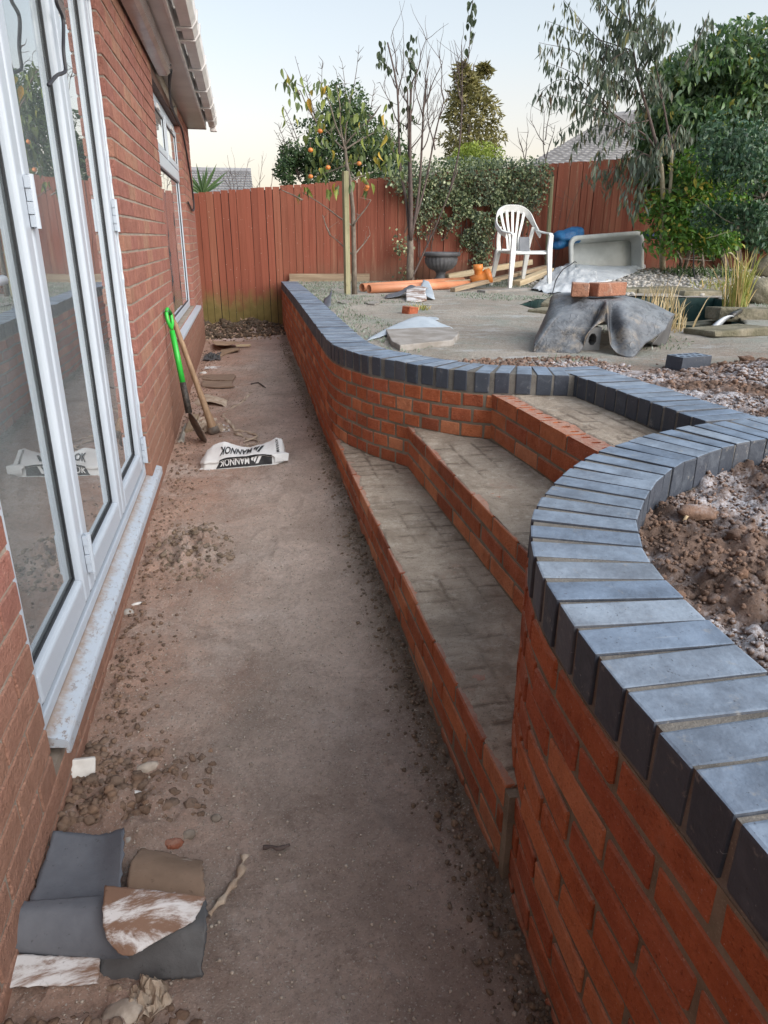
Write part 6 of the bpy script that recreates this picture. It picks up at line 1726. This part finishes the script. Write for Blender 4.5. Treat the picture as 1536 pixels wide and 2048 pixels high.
def limb(mb, p0, p1, r0, r1, sag=.0, n=7, wob=.02):
    p0, p1 = np.array(p0, float), np.array(p1, float); pts = []
    L = np.linalg.norm(p1 - p0)
    for i in range(n + 1):
        t_ = i / n; w_ = wob * L * np.array([math.sin(t_ * 5 + p0[0] * 9), math.cos(t_ * 4 + p1[0] * 7), 0]) * t_ * (1 - t_) * 2
        pts.append(tuple(p0 + (p1 - p0) * t_ + w_ + np.array([0, 0, -sag * L * math.sin(math.pi * t_)])))
    mb.tube(pts, list(np.linspace(r0, r1, n + 1)), 6, cap=True)
    return pts
def twigs(mb, pts, n, L, r, up=.4, spread=1.0):
    ends = []
    for _ in range(n):
        i = R.randrange(len(pts) // 3, len(pts)); p = np.array(pts[i])
        d = np.array([R.gauss(0, spread), R.gauss(0, spread), R.gauss(up, .4)]); d /= np.linalg.norm(d)
        e_ = p + d * L * R.uniform(.4, 1)
        limb(mb, p, e_, r, r * .4, 0, 4, .08); ends.append(e_)
    return ends

# persimmon with its stake
YP = 7.85
stk = Vector(PY_(695, 592, YP)); b = MB(); b.box((-.028, -.028, -.1), (.028, .028, 1.22), 0); o = b.build('tree_stake', MAT['stake']); o.location = stk; o.rotation_euler = (0, rad(-.5), .3); bev(o, .006); setp(o, 'greenish square stake holding up the persimmon sapling', 'stake')
per = root('persimmon_tree', 'small persimmon tree with limp leaves and orange fruit tied to a stake', 'tree', PY_(708, 590, YP))
def pp(x, y, dy=0): return np.array(PY_(x, y, YP + dy))
b = MB(); b.tube([tuple(pp(709, 592)), tuple(pp(708, 500)), tuple(pp(706, 420)), tuple(pp(700, 360)), tuple(pp(694, 330)), tuple(pp(690, 290))], [.032, .026, .022, .019, .016, .013], 9)
part(b, 'trunk', MAT['bark'], per, True)
b = MB(); ends = []
BR = [((706, 452), (605, 385), .3), ((605, 400), (560, 378), .2), ((706, 452), (742, 400), -.2), ((700, 360), (745, 345), .1), ((690, 300), (640, 250), .2), ((640, 260), (600, 180), .1), ((600, 190), (575, 150), .0), ((690, 290), (640, 165), .3), ((690, 300), (672, 170), -.2), ((690, 290), (735, 240), -.1), ((735, 245), (762, 210), -.2),
      ((694, 330), (720, 325), .2), ((700, 328), (640, 350), .2), ((690, 300), (770, 250), .3), ((770, 250), (790, 290), .3), ((690, 290), (700, 190), .1), ((706, 510), (660, 470), .1), ((660, 470), (645, 430), .1), ((708, 512), (740, 470), .1)]
for (a, c, dy) in BR: ends.append(limb(b, pp(*a, dy * .5), pp(*c, dy), .010, .004, 0, 7, .06))
for e_ in ends: twigs(b, e_, 3, .16, .003)
part(b, 'branches', MAT['bark'], per, True, 'stuff')
CL = [(572, 148, 7), (585, 165, 4), (582, 195, 5), (590, 215, 3), (640, 165, 9), (655, 180, 7), (618, 185, 4), (690, 195, 6), (700, 215, 5), (640, 215, 5), (640, 240, 6), (660, 225, 4), (685, 225, 5), (730, 240, 6), (720, 250, 4), (765, 230, 6), (760, 255, 5), (735, 275, 7), (745, 300, 6), (770, 285, 7), (780, 310, 7), (775, 335, 6), (690, 310, 6), (705, 300, 5), (640, 300, 5), (655, 335, 6), (625, 335, 5), (668, 380, 4), (680, 375, 4), (710, 345, 4), (725, 370, 4), (615, 260, 5), (660, 275, 5), (735, 335, 5), (795, 300, 4), (600, 375, 4)]
P, D = [], []
for x, y, k_ in CL:
    c_ = pp(x, y, R.uniform(-.35, .35))
    for _ in range(k_ + 1):
        P.append(c_ + np.array([R.gauss(0, .055), R.gauss(0, .08), R.gauss(0, .05)])); D.append(np.array([R.gauss(0, .35), R.gauss(0, .35), -1.0]))
LM = [leaf_mesh(.085, .48, MAT['persimmon_leaf'], .35, .6), leaf_mesh(.10, .38, MAT['persimmon_leaf'], .6, .9), leaf_mesh(.07, .5, MAT['persimmon_leaf'], .2, .4)]
leaf_parts(per, P, D, [R.uniform(.8, 1.25) for _ in P], LM)
fm = fast_mesh('fruit', ICO2[0] * np.array([.026, .026, .022]), ICO2[1], MAT['fruit'], smooth=True)
cm = MB()
for x, y in ((621, 353), (718, 327), (734, 374), (621, 300), (640, 262), (656, 335), (732, 378)):
    p = pp(x, y, -.1 + R.uniform(-.05, .05)); f_ = link('fruit', fm, per, tuple(p))
    b = MB(); 
    for a in range(4): b.add([(p[0], p[1], p[2] + .026), (p[0] + .022 * math.cos(a * 1.57), p[1] + .022 * math.sin(a * 1.57), p[2] + .021), (p[0] + .016 * math.cos(a * 1.57 + .8), p[1] + .016 * math.sin(a * 1.57 + .8), p[2] + .024)], [(0, 1, 2)])
    b.tube([(p[0], p[1], p[2] + .028), (p[0], p[1], p[2] + .07)], .003, 5)
    part(b, 'calyx', MAT['twig'], f_)

# bare many stemmed tree
YB_ = 9.3
bt = root('bare_tree', 'tall bare many stemmed tree with a few dark leaves at the tips', 'tree', PY_(820, 572, YB_))
def bp(x, y, dy=0): return np.array(PY_(x, y, YB_ + dy))
b = MB(); b.tube([tuple(bp(822, 576)), tuple(bp(820, 540)), tuple(bp(821, 500)), tuple(bp(820, 470))], [.055, .048, .042, .04], 9); part(b, 'trunk', MAT['bark'], bt, True)
STEMS = [([(820, 480), (812, 400), (800, 330), (796, 200), (790, 150), (775, 85)], .02), ([(821, 480), (822, 400), (820, 300), (821, 200), (824, 165)], .028), ([(821, 470), (818, 350), (816, 240), (815, 180)], .018), ([(822, 480), (838, 380), (845, 260), (848, 200), (855, 158)], .020),
         ([(822, 470), (850, 370), (870, 270), (888, 200)], .016), ([(845, 255), (850, 180), (840, 110), (820, 150)], .0), ([(900, 380), (918, 300), (924, 200), (923, 90)], .012), ([(822, 560), (850, 500), (885, 420), (915, 340)], .014)]
SUB = [((824, 165), (852, 80)), ((796, 180), (770, 130)), ((796, 150), (782, 75)), ((848, 210), (885, 125)), ((846, 250), (830, 140)), ((800, 250), (760, 165)), ((812, 260), (835, 140)), ((870, 270), (900, 180)), ((848, 215), (860, 110)), ((820, 300), (870, 220)), ((820, 260), (790, 235)), ((800, 330), (765, 260)), ((870, 300), (850, 150)), ((923, 140), (937, 110)), ((922, 200), (905, 140)), ((924, 205), (912, 115)), ((820, 220), (800, 180)), ((845, 300), (880, 215)), ((797, 190), (808, 90)), ((888, 200), (880, 120)), ((822, 240), (845, 250))]
b = MB(); allp = []
for pts, r in STEMS:
    if r == 0: continue
    D_ = catmull([tuple(bp(x, y, .05 * math.sin(x))) for x, y in pts], 14); b.tube([tuple(p) for p in D_], list(np.linspace(r, r * .45, 14)), 7); allp.append([tuple(p) for p in D_])
part(b, 'stems', MAT['twig'], bt, True, 'stuff')
b = MB()
for (a, c) in SUB: allp.append(limb(b, bp(*a), bp(*c, R.uniform(-.2, .2)), .009, .003, .04, 8, .08))
for q in allp: twigs(b, q, 5, .45, .0032, .9, .45)
part(b, 'twigs', MAT['twig'], bt, False, 'stuff')
LMh = [leaf_mesh(.085, .55, MAT['hang_leaf'], .3, .4), leaf_mesh(.075, .6, MAT['hang_leaf'], .2, .3)]
P, D = [], []
for x, y, k_ in ((762, 90, 5), (761, 105, 4), (765, 125, 7), (770, 140, 4), (824, 75, 4), (826, 92, 5), (822, 108, 4), (825, 120, 5), (828, 140, 4), (820, 158, 3), (810, 215, 4), (806, 250, 4), (805, 265, 3), (820, 235, 3), (945, 8, 7), (944, 25, 6), (940, 45, 4), (941, 65, 5), (938, 98, 2), (830, 230, 3), (775, 210, 4), (768, 265, 3)):
    for _ in range(k_): P.append(bp(x, y) + np.array([R.gauss(0, .03), R.gauss(0, .05), R.gauss(0, .03)])); D.append(np.array([R.gauss(0, .35), R.gauss(0, .35), -1.]))
leaf_parts(bt, P, D, [R.uniform(.8, 1.2) for _ in P], LMh)
b = MB(); D_ = catmull([tuple(bp(924, 140)), tuple(bp(936, 125)), tuple(bp(939, 90)), tuple(bp(942, 50)), tuple(bp(946, -10)), tuple(bp(948, -60))], 12); b.tube([tuple(p) for p in D_], .0045, 6); part(b, 'long_shoot', MAT['twig'], bt, True)

# ivy over the fence
ivy = root('ivy', 'mass of variegated ivy spilling over the top of the fence behind the chair', 'ivy', (3.2, 10.0, 1.2))
OUT = [(762, 345), (790, 335), (830, 328), (880, 322), (930, 315), (985, 312), (1040, 318), (1085, 322), (1098, 330), (1085, 365), (1078, 405), (1062, 425), (1046, 420), (1040, 395), (1030, 400), (1022, 420), (1000, 420), (990, 440), (985, 470), (975, 500), (968, 545), (952, 548), (950, 495), (925, 485), (920, 455), (912, 430), (905, 425), (900, 455), (890, 465), (878, 450), (885, 420), (870, 415), (855, 430), (848, 465), (838, 470), (834, 430), (822, 400), (806, 385), (780, 370)]
op = [ray_point(x, y, Y=10.02) for x, y in OUT]; poly = [(p.x, p.z) for p in op]
xs_ = [p[0] for p in poly]; zs_ = [p[1] for p in poly]
n = 34000; x = min(xs_) + NR.rand(n) * (max(xs_) - min(xs_)); z = min(zs_) + NR.rand(n) * (max(zs_) - min(zs_))
jx, jz = x + .06 * NR.randn(n), z + .05 * NR.randn(n)
k_ = inside(poly, jx, jz); x, z = x[k_], z[k_]
top_ = 1.84 + .0925 * (x + .52)
k2 = (fbm(x, z, 4.0, 4, 37) > -.13) | (z > 1.75); x, z, top_ = x[k2], z[k2], top_[k2]
th = .10 + .16 * np.clip((z - 1.4) / .7, 0, 1) + .30 * fbm(x, z, 2.6, 4, 33)
y = 10.06 - NR.rand(len(x)) ** .6 * th + np.where(z > top_ - .03, NR.rand(len(x)) * .35, 0)
P = np.stack([x, y, z], 1); D = NR.randn(len(x), 3) * .6 + np.array([0, -.5, -.5])
leaf_cloud('foliage', P, D, .018 + .034 * NR.rand(len(x)) ** 1.5, .8, MAT['ivy'], ivy)
P2 = np.array([PY_(x + R.gauss(0, 9), y + R.gauss(0, 9), 9.95 + R.uniform(-.1, .05)) for x, y, k in ((800, 495, 40), (812, 485, 25), (806, 500, 30), (815, 545, 30), (830, 560, 25), (808, 555, 20), (1045, 445, 30), (785, 470, 8)) for _ in range(k)])
leaf_cloud('foliage', P2, NR.randn(len(P2), 3) + np.array([0, -.4, -.4]), .045, .8, MAT['ivy'], ivy)
b = MB()
for k_ in range(26):
    x0 = R.uniform(2.2, 4.0); limb(b, (x0, 10.04, 1.0 + R.random() * .4), (x0 + R.uniform(-.3, .3), 10.0, 1.9 + R.random() * .3), .008, .004, 0, 7, .1)
part(b, 'stems', MAT['twig'], ivy, False, 'stuff')

# shrub with spiky shoots behind the fence
bush = root('dark_bush', 'dense dark bush with bare spiky shoots behind the fence and the persimmon', 'bush', (1.4, 12.4, 0))
def crown(cs, n, jit=.3):
    P = []
    for (c, r, wgt) in cs:
        k = int(n * wgt); d = unit(NR.randn(k, 3)); q = d * (NR.rand(k, 1) ** .38) * np.array(r); P.append(q + np.array(c))
    P = np.vstack(P); return P
def Q(x, y, Y): return PY_(x, y, Y)
cs = [(Q(690, 300, 12.3), (.85, .6, .62), .30), (Q(640, 340, 12.3), (.75, .5, .35), .22), (Q(690, 235, 12.3), (.42, .4, .55), .16), (Q(590, 335, 12.4), (.3, .35, .4), .10), (Q(760, 325, 12.3), (.6, .5, .45), .17), (Q(610, 300, 12.3), (.25, .3, .45), .05)]
P = crown(cs, 19000); P = P[fbm(P[:, 0], P[:, 2] + P[:, 1] * .5, 3.0, 3, 44) > -.14]
leaf_cloud('foliage', P, NR.randn(len(P), 3), .045 + .03 * NR.rand(len(P)), .5, MAT['bush_leaf'], bush)
b = MB()
for (a, c) in (((660, 330), (590, 112)), ((690, 320), (718, 90)), ((700, 300), (684, 125)), ((640, 330), (645, 122)), ((720, 320), (750, 170)), ((620, 340), (565, 210)), ((620, 350), (568, 235)), ((650, 330), (612, 150)), ((700, 320), (672, 140)), ((600, 350), (548, 260)), ((600, 360), (556, 250))):
    q = limb(b, Q(*a, 12.3), Q(*c, 12.3), .012, .003, 0, 14, .03)
    for _ in range(16):
        i = R.randrange(4, len(q)); p = np.array(q[i]); t_ = i / len(q)
        limb(b, p, p + np.array([R.choice((-1, 1)) * R.uniform(.05, .28) * (1.15 - t_), R.gauss(0, .05), R.uniform(.0, .10)]), .004, .002, 0, 3, .05)
part(b, 'shoots', MAT['twig'], bush, False, 'stuff')
b = MB(); limb(b, (1.4, 12.4, -.4), Q(690, 320, 12.3), .06, .03, 0, 6, .05); part(b, 'trunk', MAT['bark'], bush)

# conifer and lime shrub behind the fence
con = root('conifer_tree', 'narrow olive conifer standing behind the ivy covered fence', 'tree', (4.6, 16, -.4))
n = 6500; t_ = NR.rand(n) ** .75
cz0, cz1 = Q(945, 345, 16)[2], Q(950, 128, 16)[2]; cx0, cx1 = Q(940, 345, 16)[0], Q(948, 128, 16)[0]
z = cz0 + (cz1 - cz0) * t_; rr_ = np.interp(t_, [0, .2, .5, .75, .92, 1], [.62, .68, .60, .42, .20, .06]) * (1 + .5 * fbm(t_ * 9, NR.rand(n) * .01, 1, 2, 8))
a = NR.rand(n) * 6.283; rad_ = rr_ * NR.rand(n) ** .45
P = np.stack([cx0 + (cx1 - cx0) * t_ + rad_ * np.cos(a), 16 + rad_ * np.sin(a), z], 1)
P[:, 0] += np.clip((t_ - .55) / .45, 0, 1) * .26 * np.sign(np.sin(a * 1.0))
P = P[fbm(P[:, 0] + P[:, 1], P[:, 2], 3.2, 3, 71) > -.06]
D = np.stack([np.cos(a)[:len(P)], np.sin(a)[:len(P)], NR.randn(len(P)) * .5 - .25], 1) + NR.randn(len(P), 3) * .4
leaf_cloud('foliage', P, D, .10 + .08 * NR.rand(len(P)), .28, MAT['conifer'], con)
b = MB(); limb(b, (cx0, 16, -.4), (cx1, 16, cz1), .09, .012, 0, 8, .02); part(b, 'trunk', MAT['bark'], con)
lim = root('lime_shrub', 'bright lime green shrub at the foot of the conifer behind the ivy', 'shrub', (4.2, 13.5, -.4))
P = crown([(Q(960, 315, 13.5), (.5, .4, .28), .6), (Q(925, 325, 13.5), (.3, .3, .2), .25), (Q(800, 330, 13.5), (.2, .3, .2), .15)], 2600)
leaf_cloud('foliage', P, NR.randn(len(P), 3), .06, .5, MAT['lime_leaf'], lim)
b = MB(); limb(b, (4.2, 13.5, -.4), Q(955, 330, 13.5), .04, .02, 0, 5); part(b, 'trunk', MAT['bark'], lim)

# bare shrubs behind the fence
def bare(label, px, Y, r=.006, sub=5):
    base = Q(px[0][0][0], px[0][0][1], Y); o = root('bare_shrub', label, 'shrub', tuple(base))
    b = MB()
    for a, c in px:
        q = limb(b, Q(*a, Y), Q(*c, Y + R.uniform(-.2, .2)), r, r * .35, 0, 9, .05); twigs(b, q, sub, .3, r * .4, .7, .6)
    part(b, 'twigs', MAT['twig'], o, False, 'stuff')
bare('thin bare twigs rising behind the left end of the fence', [((470, 400), (455, 310)), ((475, 400), (470, 330)), ((480, 400), (500, 315)), ((465, 400), (452, 340)), ((500, 400), (530, 350)), ((520, 400), (524, 310)), ((540, 395), (545, 340)), ((470, 395), (440, 345))], 12, .006, 4)
bare('bare twiggy sapling rising behind the ivy left of the far grey roof', [((1092, 330), (1084, 195)), ((1090, 290), (1060, 240)), ((1091, 280), (1102, 205)), ((1050, 330), (1035, 255)), ((1050, 320), (1056, 265)), ((1092, 320), (1110, 250))], 11, .008, 5)
bare('red stemmed suckers against the fence right of the white chair', [((1100, 545), (1165, 360)), ((1105, 545), (1130, 380)), ((1095, 540), (1060, 440))], 9.9, .006, 3)
o = MB(); ps = [Q(1092, 565, 9.95), Q(1096, 480, 9.95), Q(1104, 352, 9.95)]; o.tube(ps, .032, 8); setp(o.build('fence_stake', MAT['stake'], None, ps[0]), 'round weathered stake leaning on the fence behind the chair', 'stake')
# yucca
yu = root('yucca', 'spiky yucca leaves poking over the left end of the fence', 'yucca', (-.6, 11.5, .6)); 
for k_ in range(13):
    a = rad(-75 + 150 * k_ / 12 + R.uniform(-6, 6)); L = R.uniform(.28, .5)
    c_ = np.array(Q(405, 388, 11.5)); e_ = c_ + np.array([math.sin(a) * L, R.uniform(-.2, .2), math.cos(a) * L])
    if k_ == 12: e_ = np.array(Q(418, 333, 11.5))
    s_ = np.array([math.cos(a), 0, -math.sin(a)]) * .022
    b = MB(); m0 = (c_ + e_) / 2; b.grid([[tuple(c_ - s_ * .6), tuple(c_ + np.array([0, .01, 0])), tuple(c_ + s_ * .6)], [tuple(m0 - s_), tuple(m0 + np.array([0, .012, 0])), tuple(m0 + s_)], [tuple(e_ - s_ * .05), tuple(e_), tuple(e_ + s_ * .05)]]); part(b, 'leaf', MAT['yucca'], yu)
b = MB(); b.tube([(c_[0], 11.5, -.4), tuple(c_)], .05, 8); part(b, 'trunk', MAT['bark'], yu)

# weeping buddleia
YW = 9.0
bud = root('weeping_shrub', 'tall weeping shrub with pale stems and drooping grey green leaves at the fence', 'shrub', tuple(LW(1322, 566)))
def wp_(x, y, dy=0): return np.array(PY_(x, y, YW + dy))
b = MB()
b0 = LW(1322, 566)
def stem(pts, r0, r1, n=16):
    D_ = catmull([tuple(p) for p in pts], n); b.tube([tuple(p) for p in D_], list(np.linspace(r0, r1, n)), 8); return [tuple(p) for p in D_]
s1 = stem([b0, wp_(1324, 480), wp_(1326, 400), wp_(1322, 330), wp_(1316, 300)], .042, .026, 16)
s2 = stem([wp_(1326, 450), wp_(1340, 380), wp_(1344, 300)], .026, .018)
part(b, 'trunk', MAT['pale_bark'], bud, True)
b = MB(); arcs = []
stem([wp_(1316, 302), wp_(1300, 240), wp_(1275, 150), wp_(1262, 60), wp_(1255, -30)], .022, .007)
stem([wp_(1344, 302), wp_(1325, 200), wp_(1310, 120)], .016, .007)
stem([wp_(1316, 305), wp_(1290, 270), wp_(1240, 240), wp_(1200, 200)], .014, .005)
AR = [((1275, 150), (1180, 60), (1128, 0)), ((1262, 100), (1170, 70), (1095, 42)), ((1240, 200), (1160, 110), (1078, 85)), ((1230, 220), (1150, 150), (1095, 125)), ((1240, 240), (1140, 160), (1072, 185)), ((1220, 230), (1150, 200), (1100, 190)), ((1275, 260), (1200, 220), (1115, 265)), ((1290, 280), (1200, 250), (1150, 290)), ((1300, 240), (1250, 170), (1200, 190)), ((1262, 60), (1210, 10), (1190, -40)),
      ((1262, 60), (1240, -10), (1235, -60)), ((1275, 150), (1300, 60), (1310, 10)), ((1310, 120), (1330, 60), (1345, 40)), ((1325, 200), (1290, 140), (1260, 150)), ((1262, 60), (1285, 0), (1300, -40)), ((1310, 120), (1280, 70), (1245, 60)), ((1300, 240), (1230, 260), (1190, 330)), ((1322, 330), (1260, 300), (1215, 370)), ((1322, 330), (1280, 310), (1245, 400)), ((1344, 300), (1330, 270), (1300, 330)),
      ((1344, 300), (1360, 250), (1380, 280)), ((1240, 200), (1200, 130), (1170, 100)), ((1250, 120), (1215, 90), (1195, 130)), ((1290, 200), (1240, 150), (1210, 160)), ((1290, 190), (1320, 150), (1330, 180)), ((1270, 130), (1230, 60), (1215, 40)), ((1260, 80), (1300, 30), (1325, 60)), ((1262, 100), (1225, 120), (1190, 180)), ((1370, 130), (1400, 70), (1417, 28)), ((1322, 330), (1290, 350), (1270, 420)), ((1322, 340), (1250, 330), (1180, 350))]
for (a, m_, c) in AR:
    dy = R.uniform(-.5, .4); q = [tuple(p) for p in catmull([tuple(wp_(*a)), tuple(wp_(*m_, dy * .6)), tuple(wp_(*c, dy))], 16)]
    b.tube(q, list(np.linspace(.008, .002, 16)), 5); arcs.append(q)
part(b, 'branches', MAT['twig'], bud, False, 'stuff')
P, D, S = [], [], []
for q in arcs:
    for i in range(2, 16):
        for s_ in range(7):
            o_ = np.array([R.gauss(0, .05), R.gauss(0, .07), R.gauss(0, .03)])
            P.append(np.array(q[i]) + o_ * (1 if s_ > 1 else .2) - np.array([0, 0, .1 * R.random() * (s_ > 2)])); D.append(np.array([R.gauss(0, .28), R.gauss(0, .28), -1.])); S.append(R.uniform(.65, 1.25))
P, D, S = np.array(P), np.array(D), np.array(S)
pm = NR.permutation(len(P)); P, D, S = P[pm], D[pm], S[pm]
i0, i1 = nearest_split(P, 298)
LW_ = [leaf_mesh(.13, .2, MAT['buddleia'], .1, .3, 4), leaf_mesh(.12, .24, MAT['buddleia'], .2, .3, 4)]
leaf_parts(bud, P[i0], D[i0], S[i0], LW_)
leaf_cloud('foliage', P[i1], D[i1], .125 * S[i1], .24, MAT['buddleia'], bud)

# laurel hedge tree, bright bush and dark shrub
def leafy(name, label, cat, cs, n, Lm, mats, wr, base, keep=None, trunk=None, dirv=(0, -.4, -.6), parts_n=298):
    rt = root(name, label, cat, tuple(base)); P = crown(cs, n)
    if keep is not None: P = P[keep(P)]
    D = NR.randn(len(P), 3) * .55 + np.array(dirv)
    S = NR.uniform(.7, 1.3, len(P))
    # front most leaves become parts
    view = np.linalg.norm(P - np.array([0, 0, H]), axis=1) + .6 * NR.rand(len(P))
    inb = np.array([visible(p, -5) is not None for p in P]); order = np.argsort(view + (~inb) * 100)
    i0, i1 = order[:parts_n], order[parts_n:]
    leaf_parts(rt, P[i0], unit(D[i0]), S[i0], [leaf_mesh(Lm, wr, mats, .25, .3, 4), leaf_mesh(Lm * 1.1, wr * .85, mats, .4, .35, 4)])
    leaf_cloud('foliage', P[i1], D[i1], Lm * S[i1], wr, mats, rt)
    b = MB()
    for (a, c, r) in (trunk or []):
        q = limb(b, a, c, r, r * .3, 0, 8, .06); twigs(b, q, 8, .7, r * .25, .3, .8)
    if trunk: part(b, 'trunk', MAT['bark'], rt, False, 'stuff')
    return rt
gap = lambda f, s, th: (lambda P: fbm(P[:, 0] + .7 * P[:, 1], P[:, 2], f, 3, s) > th)
hb = LW(1440, 545)
cs = [(PY_(1400, 185, 9.6), (.75, .6, .62), .20), (PY_(1480, 140, 9.6), (.75, .6, .62), .20), (PY_(1350, 230, 9.8), (.55, .5, .55), .14), (PY_(1450, 270, 9.6), (.8, .6, .75), .22), (PY_(1560, 190, 9.5), (.8, .6, .9), .14), (PY_(1620, 380, 9.6), (.8, .6, .9), .16), (PY_(1540, 430, 9.9), (.5, .3, .5), .08), (PY_(1370, 320, 9.9), (.5, .4, .5), .14), (PY_(1320, 290, 10.0), (.35, .3, .5), .10), (PY_(1335, 200, 10.0), (.38, .3, .55), .12), (PY_(1420, 430, 10.0), (.6, .3, .6), .10)]
leafy('laurel_tree', 'large laurel with long drooping leaves filling the upper right behind the pale stems', 'tree', cs, 17000, .112, MAT['laurel'], .38, (hb.x, 9.9, hb.z), gap(1.6, 51, -.17), [((7.4, 9.9, .7), PY_(1450, 230, 9.7), .07), ((7.6, 9.9, .7), PY_(1520, 160, 9.7), .06), ((7.2, 9.9, .7), PY_(1380, 200, 9.8), .05)], (-.1, -.35, -.8))
cs = [(PY_(1395, 340, 8.9), (.42, .32, .26), .22), (PY_(1440, 400, 8.9), (.42, .32, .38), .2), (PY_(1375, 420, 8.9), (.36, .3, .40), .2), (PY_(1310, 410, 9.1), (.22, .25, .28), .10), (PY_(1340, 470, 8.9), (.36, .3, .28), .12), (PY_(1430, 480, 8.8), (.36, .3, .2), .16)]
leafy('evergreen_bush', 'bright green broad leaved bush with some yellow leaves below the laurel', 'bush', cs, 4200, .088, MAT['bright_leaf'], .40, LW(1390, 560), gap(2.6, 53, -.12), [(tuple(LW(1355, 560)), PY_(1352, 480, 8.95), .03), (tuple(LW(1400, 562)), PY_(1420, 420, 8.9), .03), (tuple(LW(1365, 562)), PY_(1385, 380, 8.9), .03)], (0, -.5, -.3))
cs = [(PY_(1500, 330, 7.9), (.42, .4, .5), .36), (PY_(1480, 420, 7.9), (.40, .35, .22), .2), (PY_(1540, 440, 7.8), (.34, .3, .34), .16), (PY_(1450, 290, 8.1), (.36, .35, .4), .20), (PY_(1420, 430, 8.1), (.26, .3, .2), .08)]
leafy('dark_shrub', 'dark blue green shrub with small oval leaves overhanging the pond at the right edge', 'shrub', cs, 5200, .072, MAT['dark_leaf'], .44, LW(1530, 575), gap(2.2, 55, -.10), [((7.0, 8.2, .75), PY_(1510, 330, 7.9), .04), ((6.6, 8.0, 1.2), PY_(1450, 440, 7.9), .02)], (-.2, -.5, -.5))

# reeds, grasses, lawn blades
def blades(name, label, cat, c, n, Lr, spread, m, lean=.25, w_=.006, root_obj=True):
    rt = root(name, label, cat, tuple(c)) if root_obj else None
    V, Fc = [], []; k = 0
    for i in range(n):
        a = R.random() * 6.283; r = spread * math.sqrt(R.random()); p = np.array([c[0] + r * math.cos(a), c[1] + r * math.sin(a), c[2] - .02])
        L = R.uniform(*Lr); d = np.array([R.gauss(0, lean), R.gauss(0, lean), 1]); d /= np.linalg.norm(d); s_ = np.array([math.cos(a * 7), math.sin(a * 7), 0]) * w_
        dr = np.array([d[0], d[1], -.3]) * L * .25
        q = [p, p + d * L * .5, p + d * L * .85 + dr * .4, p + d * L + dr]
        for j, wv in enumerate((1, .9, .6, .1)): V += [q[j] - s_ * wv, q[j] + s_ * wv]
        for j in range(3): Fc.append((k + 2 * j, k + 2 * j + 1, k + 2 * j + 3, k + 2 * j + 2))
        k += 8
    b_ = np.array(BASE[rt.name]) if rt is not None else np.zeros(3)
    me = fast_mesh('blades', np.array(V) - b_, np.array(Fc), m, np.repeat(NR.rand(n), 3)); o = link('blades' if rt else name, me, rt, tuple(b_)); o['kind'] = 'stuff'; return rt
rc = Vector((2.98, 4.82, .60))
blades('reed_clump', 'clump of dry straw coloured reeds at the front edge of the pond', 'reeds', rc, 130, (.16, .46), .22, MAT['reed'], .16, .005)
blades('reed_clump', 'thin dry reeds standing in the pond behind the tarpaulin peak', 'reeds', Vector(PY_(1325, 612, 5.9)), 30, (.12, .34), .14, MAT['reed'], .2, .004)
gq = LW(1472, 615); blades('grass_tuft', 'tall tuft of yellow green ornamental grass beside the pond spout', 'grass', gq + Vector((0, 0, .02)), 130, (.18, .60), .12, MAT['green_grass'], .17, .005)
gq = LW(1445, 585); blades('grass_tuft', 'low spreading green grass behind the tall tuft on the pebble bank', 'grass', gq, 170, (.06, .2), .42, MAT['green_grass'], .6, .006)
gq = LW(1395, 570); blades('grass_tuft', 'low green weeds growing among the white pebbles', 'grass', gq, 200, (.08, .2), .5, MAT['bush_leaf'], .7, .012)
gq = LW(838, 620); blades('grass_tuft', 'small vivid green grass tuft behind the broken brick', 'grass', gq, 90, (.03, .09), .10, MAT['green_grass'], .5, .004)
ribbon('bent_cane', [tuple(ray_point(x, y, Y=6.3)) for x, y in ((1502, 556), (1490, 540), (1475, 522), (1462, 508), (1456, 507))], .022, MAT['pale_bark'], .012, 'pale bent dead cane leaning over the grass tuft by the pond', 'cane', 20, .2)
b = MB(); b.tube([tuple(LW(1388, 575)), PY_(1387, 540, float(LW(1388, 575).y)), PY_(1387, 500, float(LW(1388, 575).y))], .008, 6); setp(b.build('garden_stake', MAT['cable'], None, tuple(LW(1388, 575))), 'thin black stake standing upright in the white pebbles', 'stake')
# frosted turf left on the lawn
n = 48000; x = .7 + NR.rand(n) * 6.0; y = 3.5 + NR.rand(n) ** .8 * 6.4
w_ = fbm(x, y, 1.1, 4, 91) + .55 * np.exp(-((x - .72) / .22) ** 2) * (y > 3.9) + .35 * np.clip((y - 6.6) / 1.5, 0, 1) * (x < 4.5) - .18
k_ = keep_garden(x, y) & ~inside(POND, x, y) & (w_ > 0.0); x, y = x[k_], y[k_]
P = np.stack([x, y, lawn_h(x, y) - .003], 1)
leaf_cloud('turf', P, NR.randn(len(P), 3) * .7 + np.array([0, 0, .8]), .014 + .022 * NR.rand(len(P)), .28, MAT['grass'], None)
n = 900; x = 5.2 + NR.rand(n) * 3.6; y = 8.9 + NR.rand(n) * 1.1
scatter('leaf_litter', np.stack([x, y, lawn_h(x, y)], 1), .01 + .02 * NR.rand(n), MAT['mud_dark'], ICO1, .5, .4)
n = 260; y = 9.0 + NR.rand(n) * 1.0; x = -.6 + 1.1 * NR.rand(n)
leaf_cloud('dead_leaves', np.stack([x, y, path_h(x, y) + .02], 1), NR.randn(n, 3) * np.array([1, 1, .3]), .05, .5, MAT['card'], None)
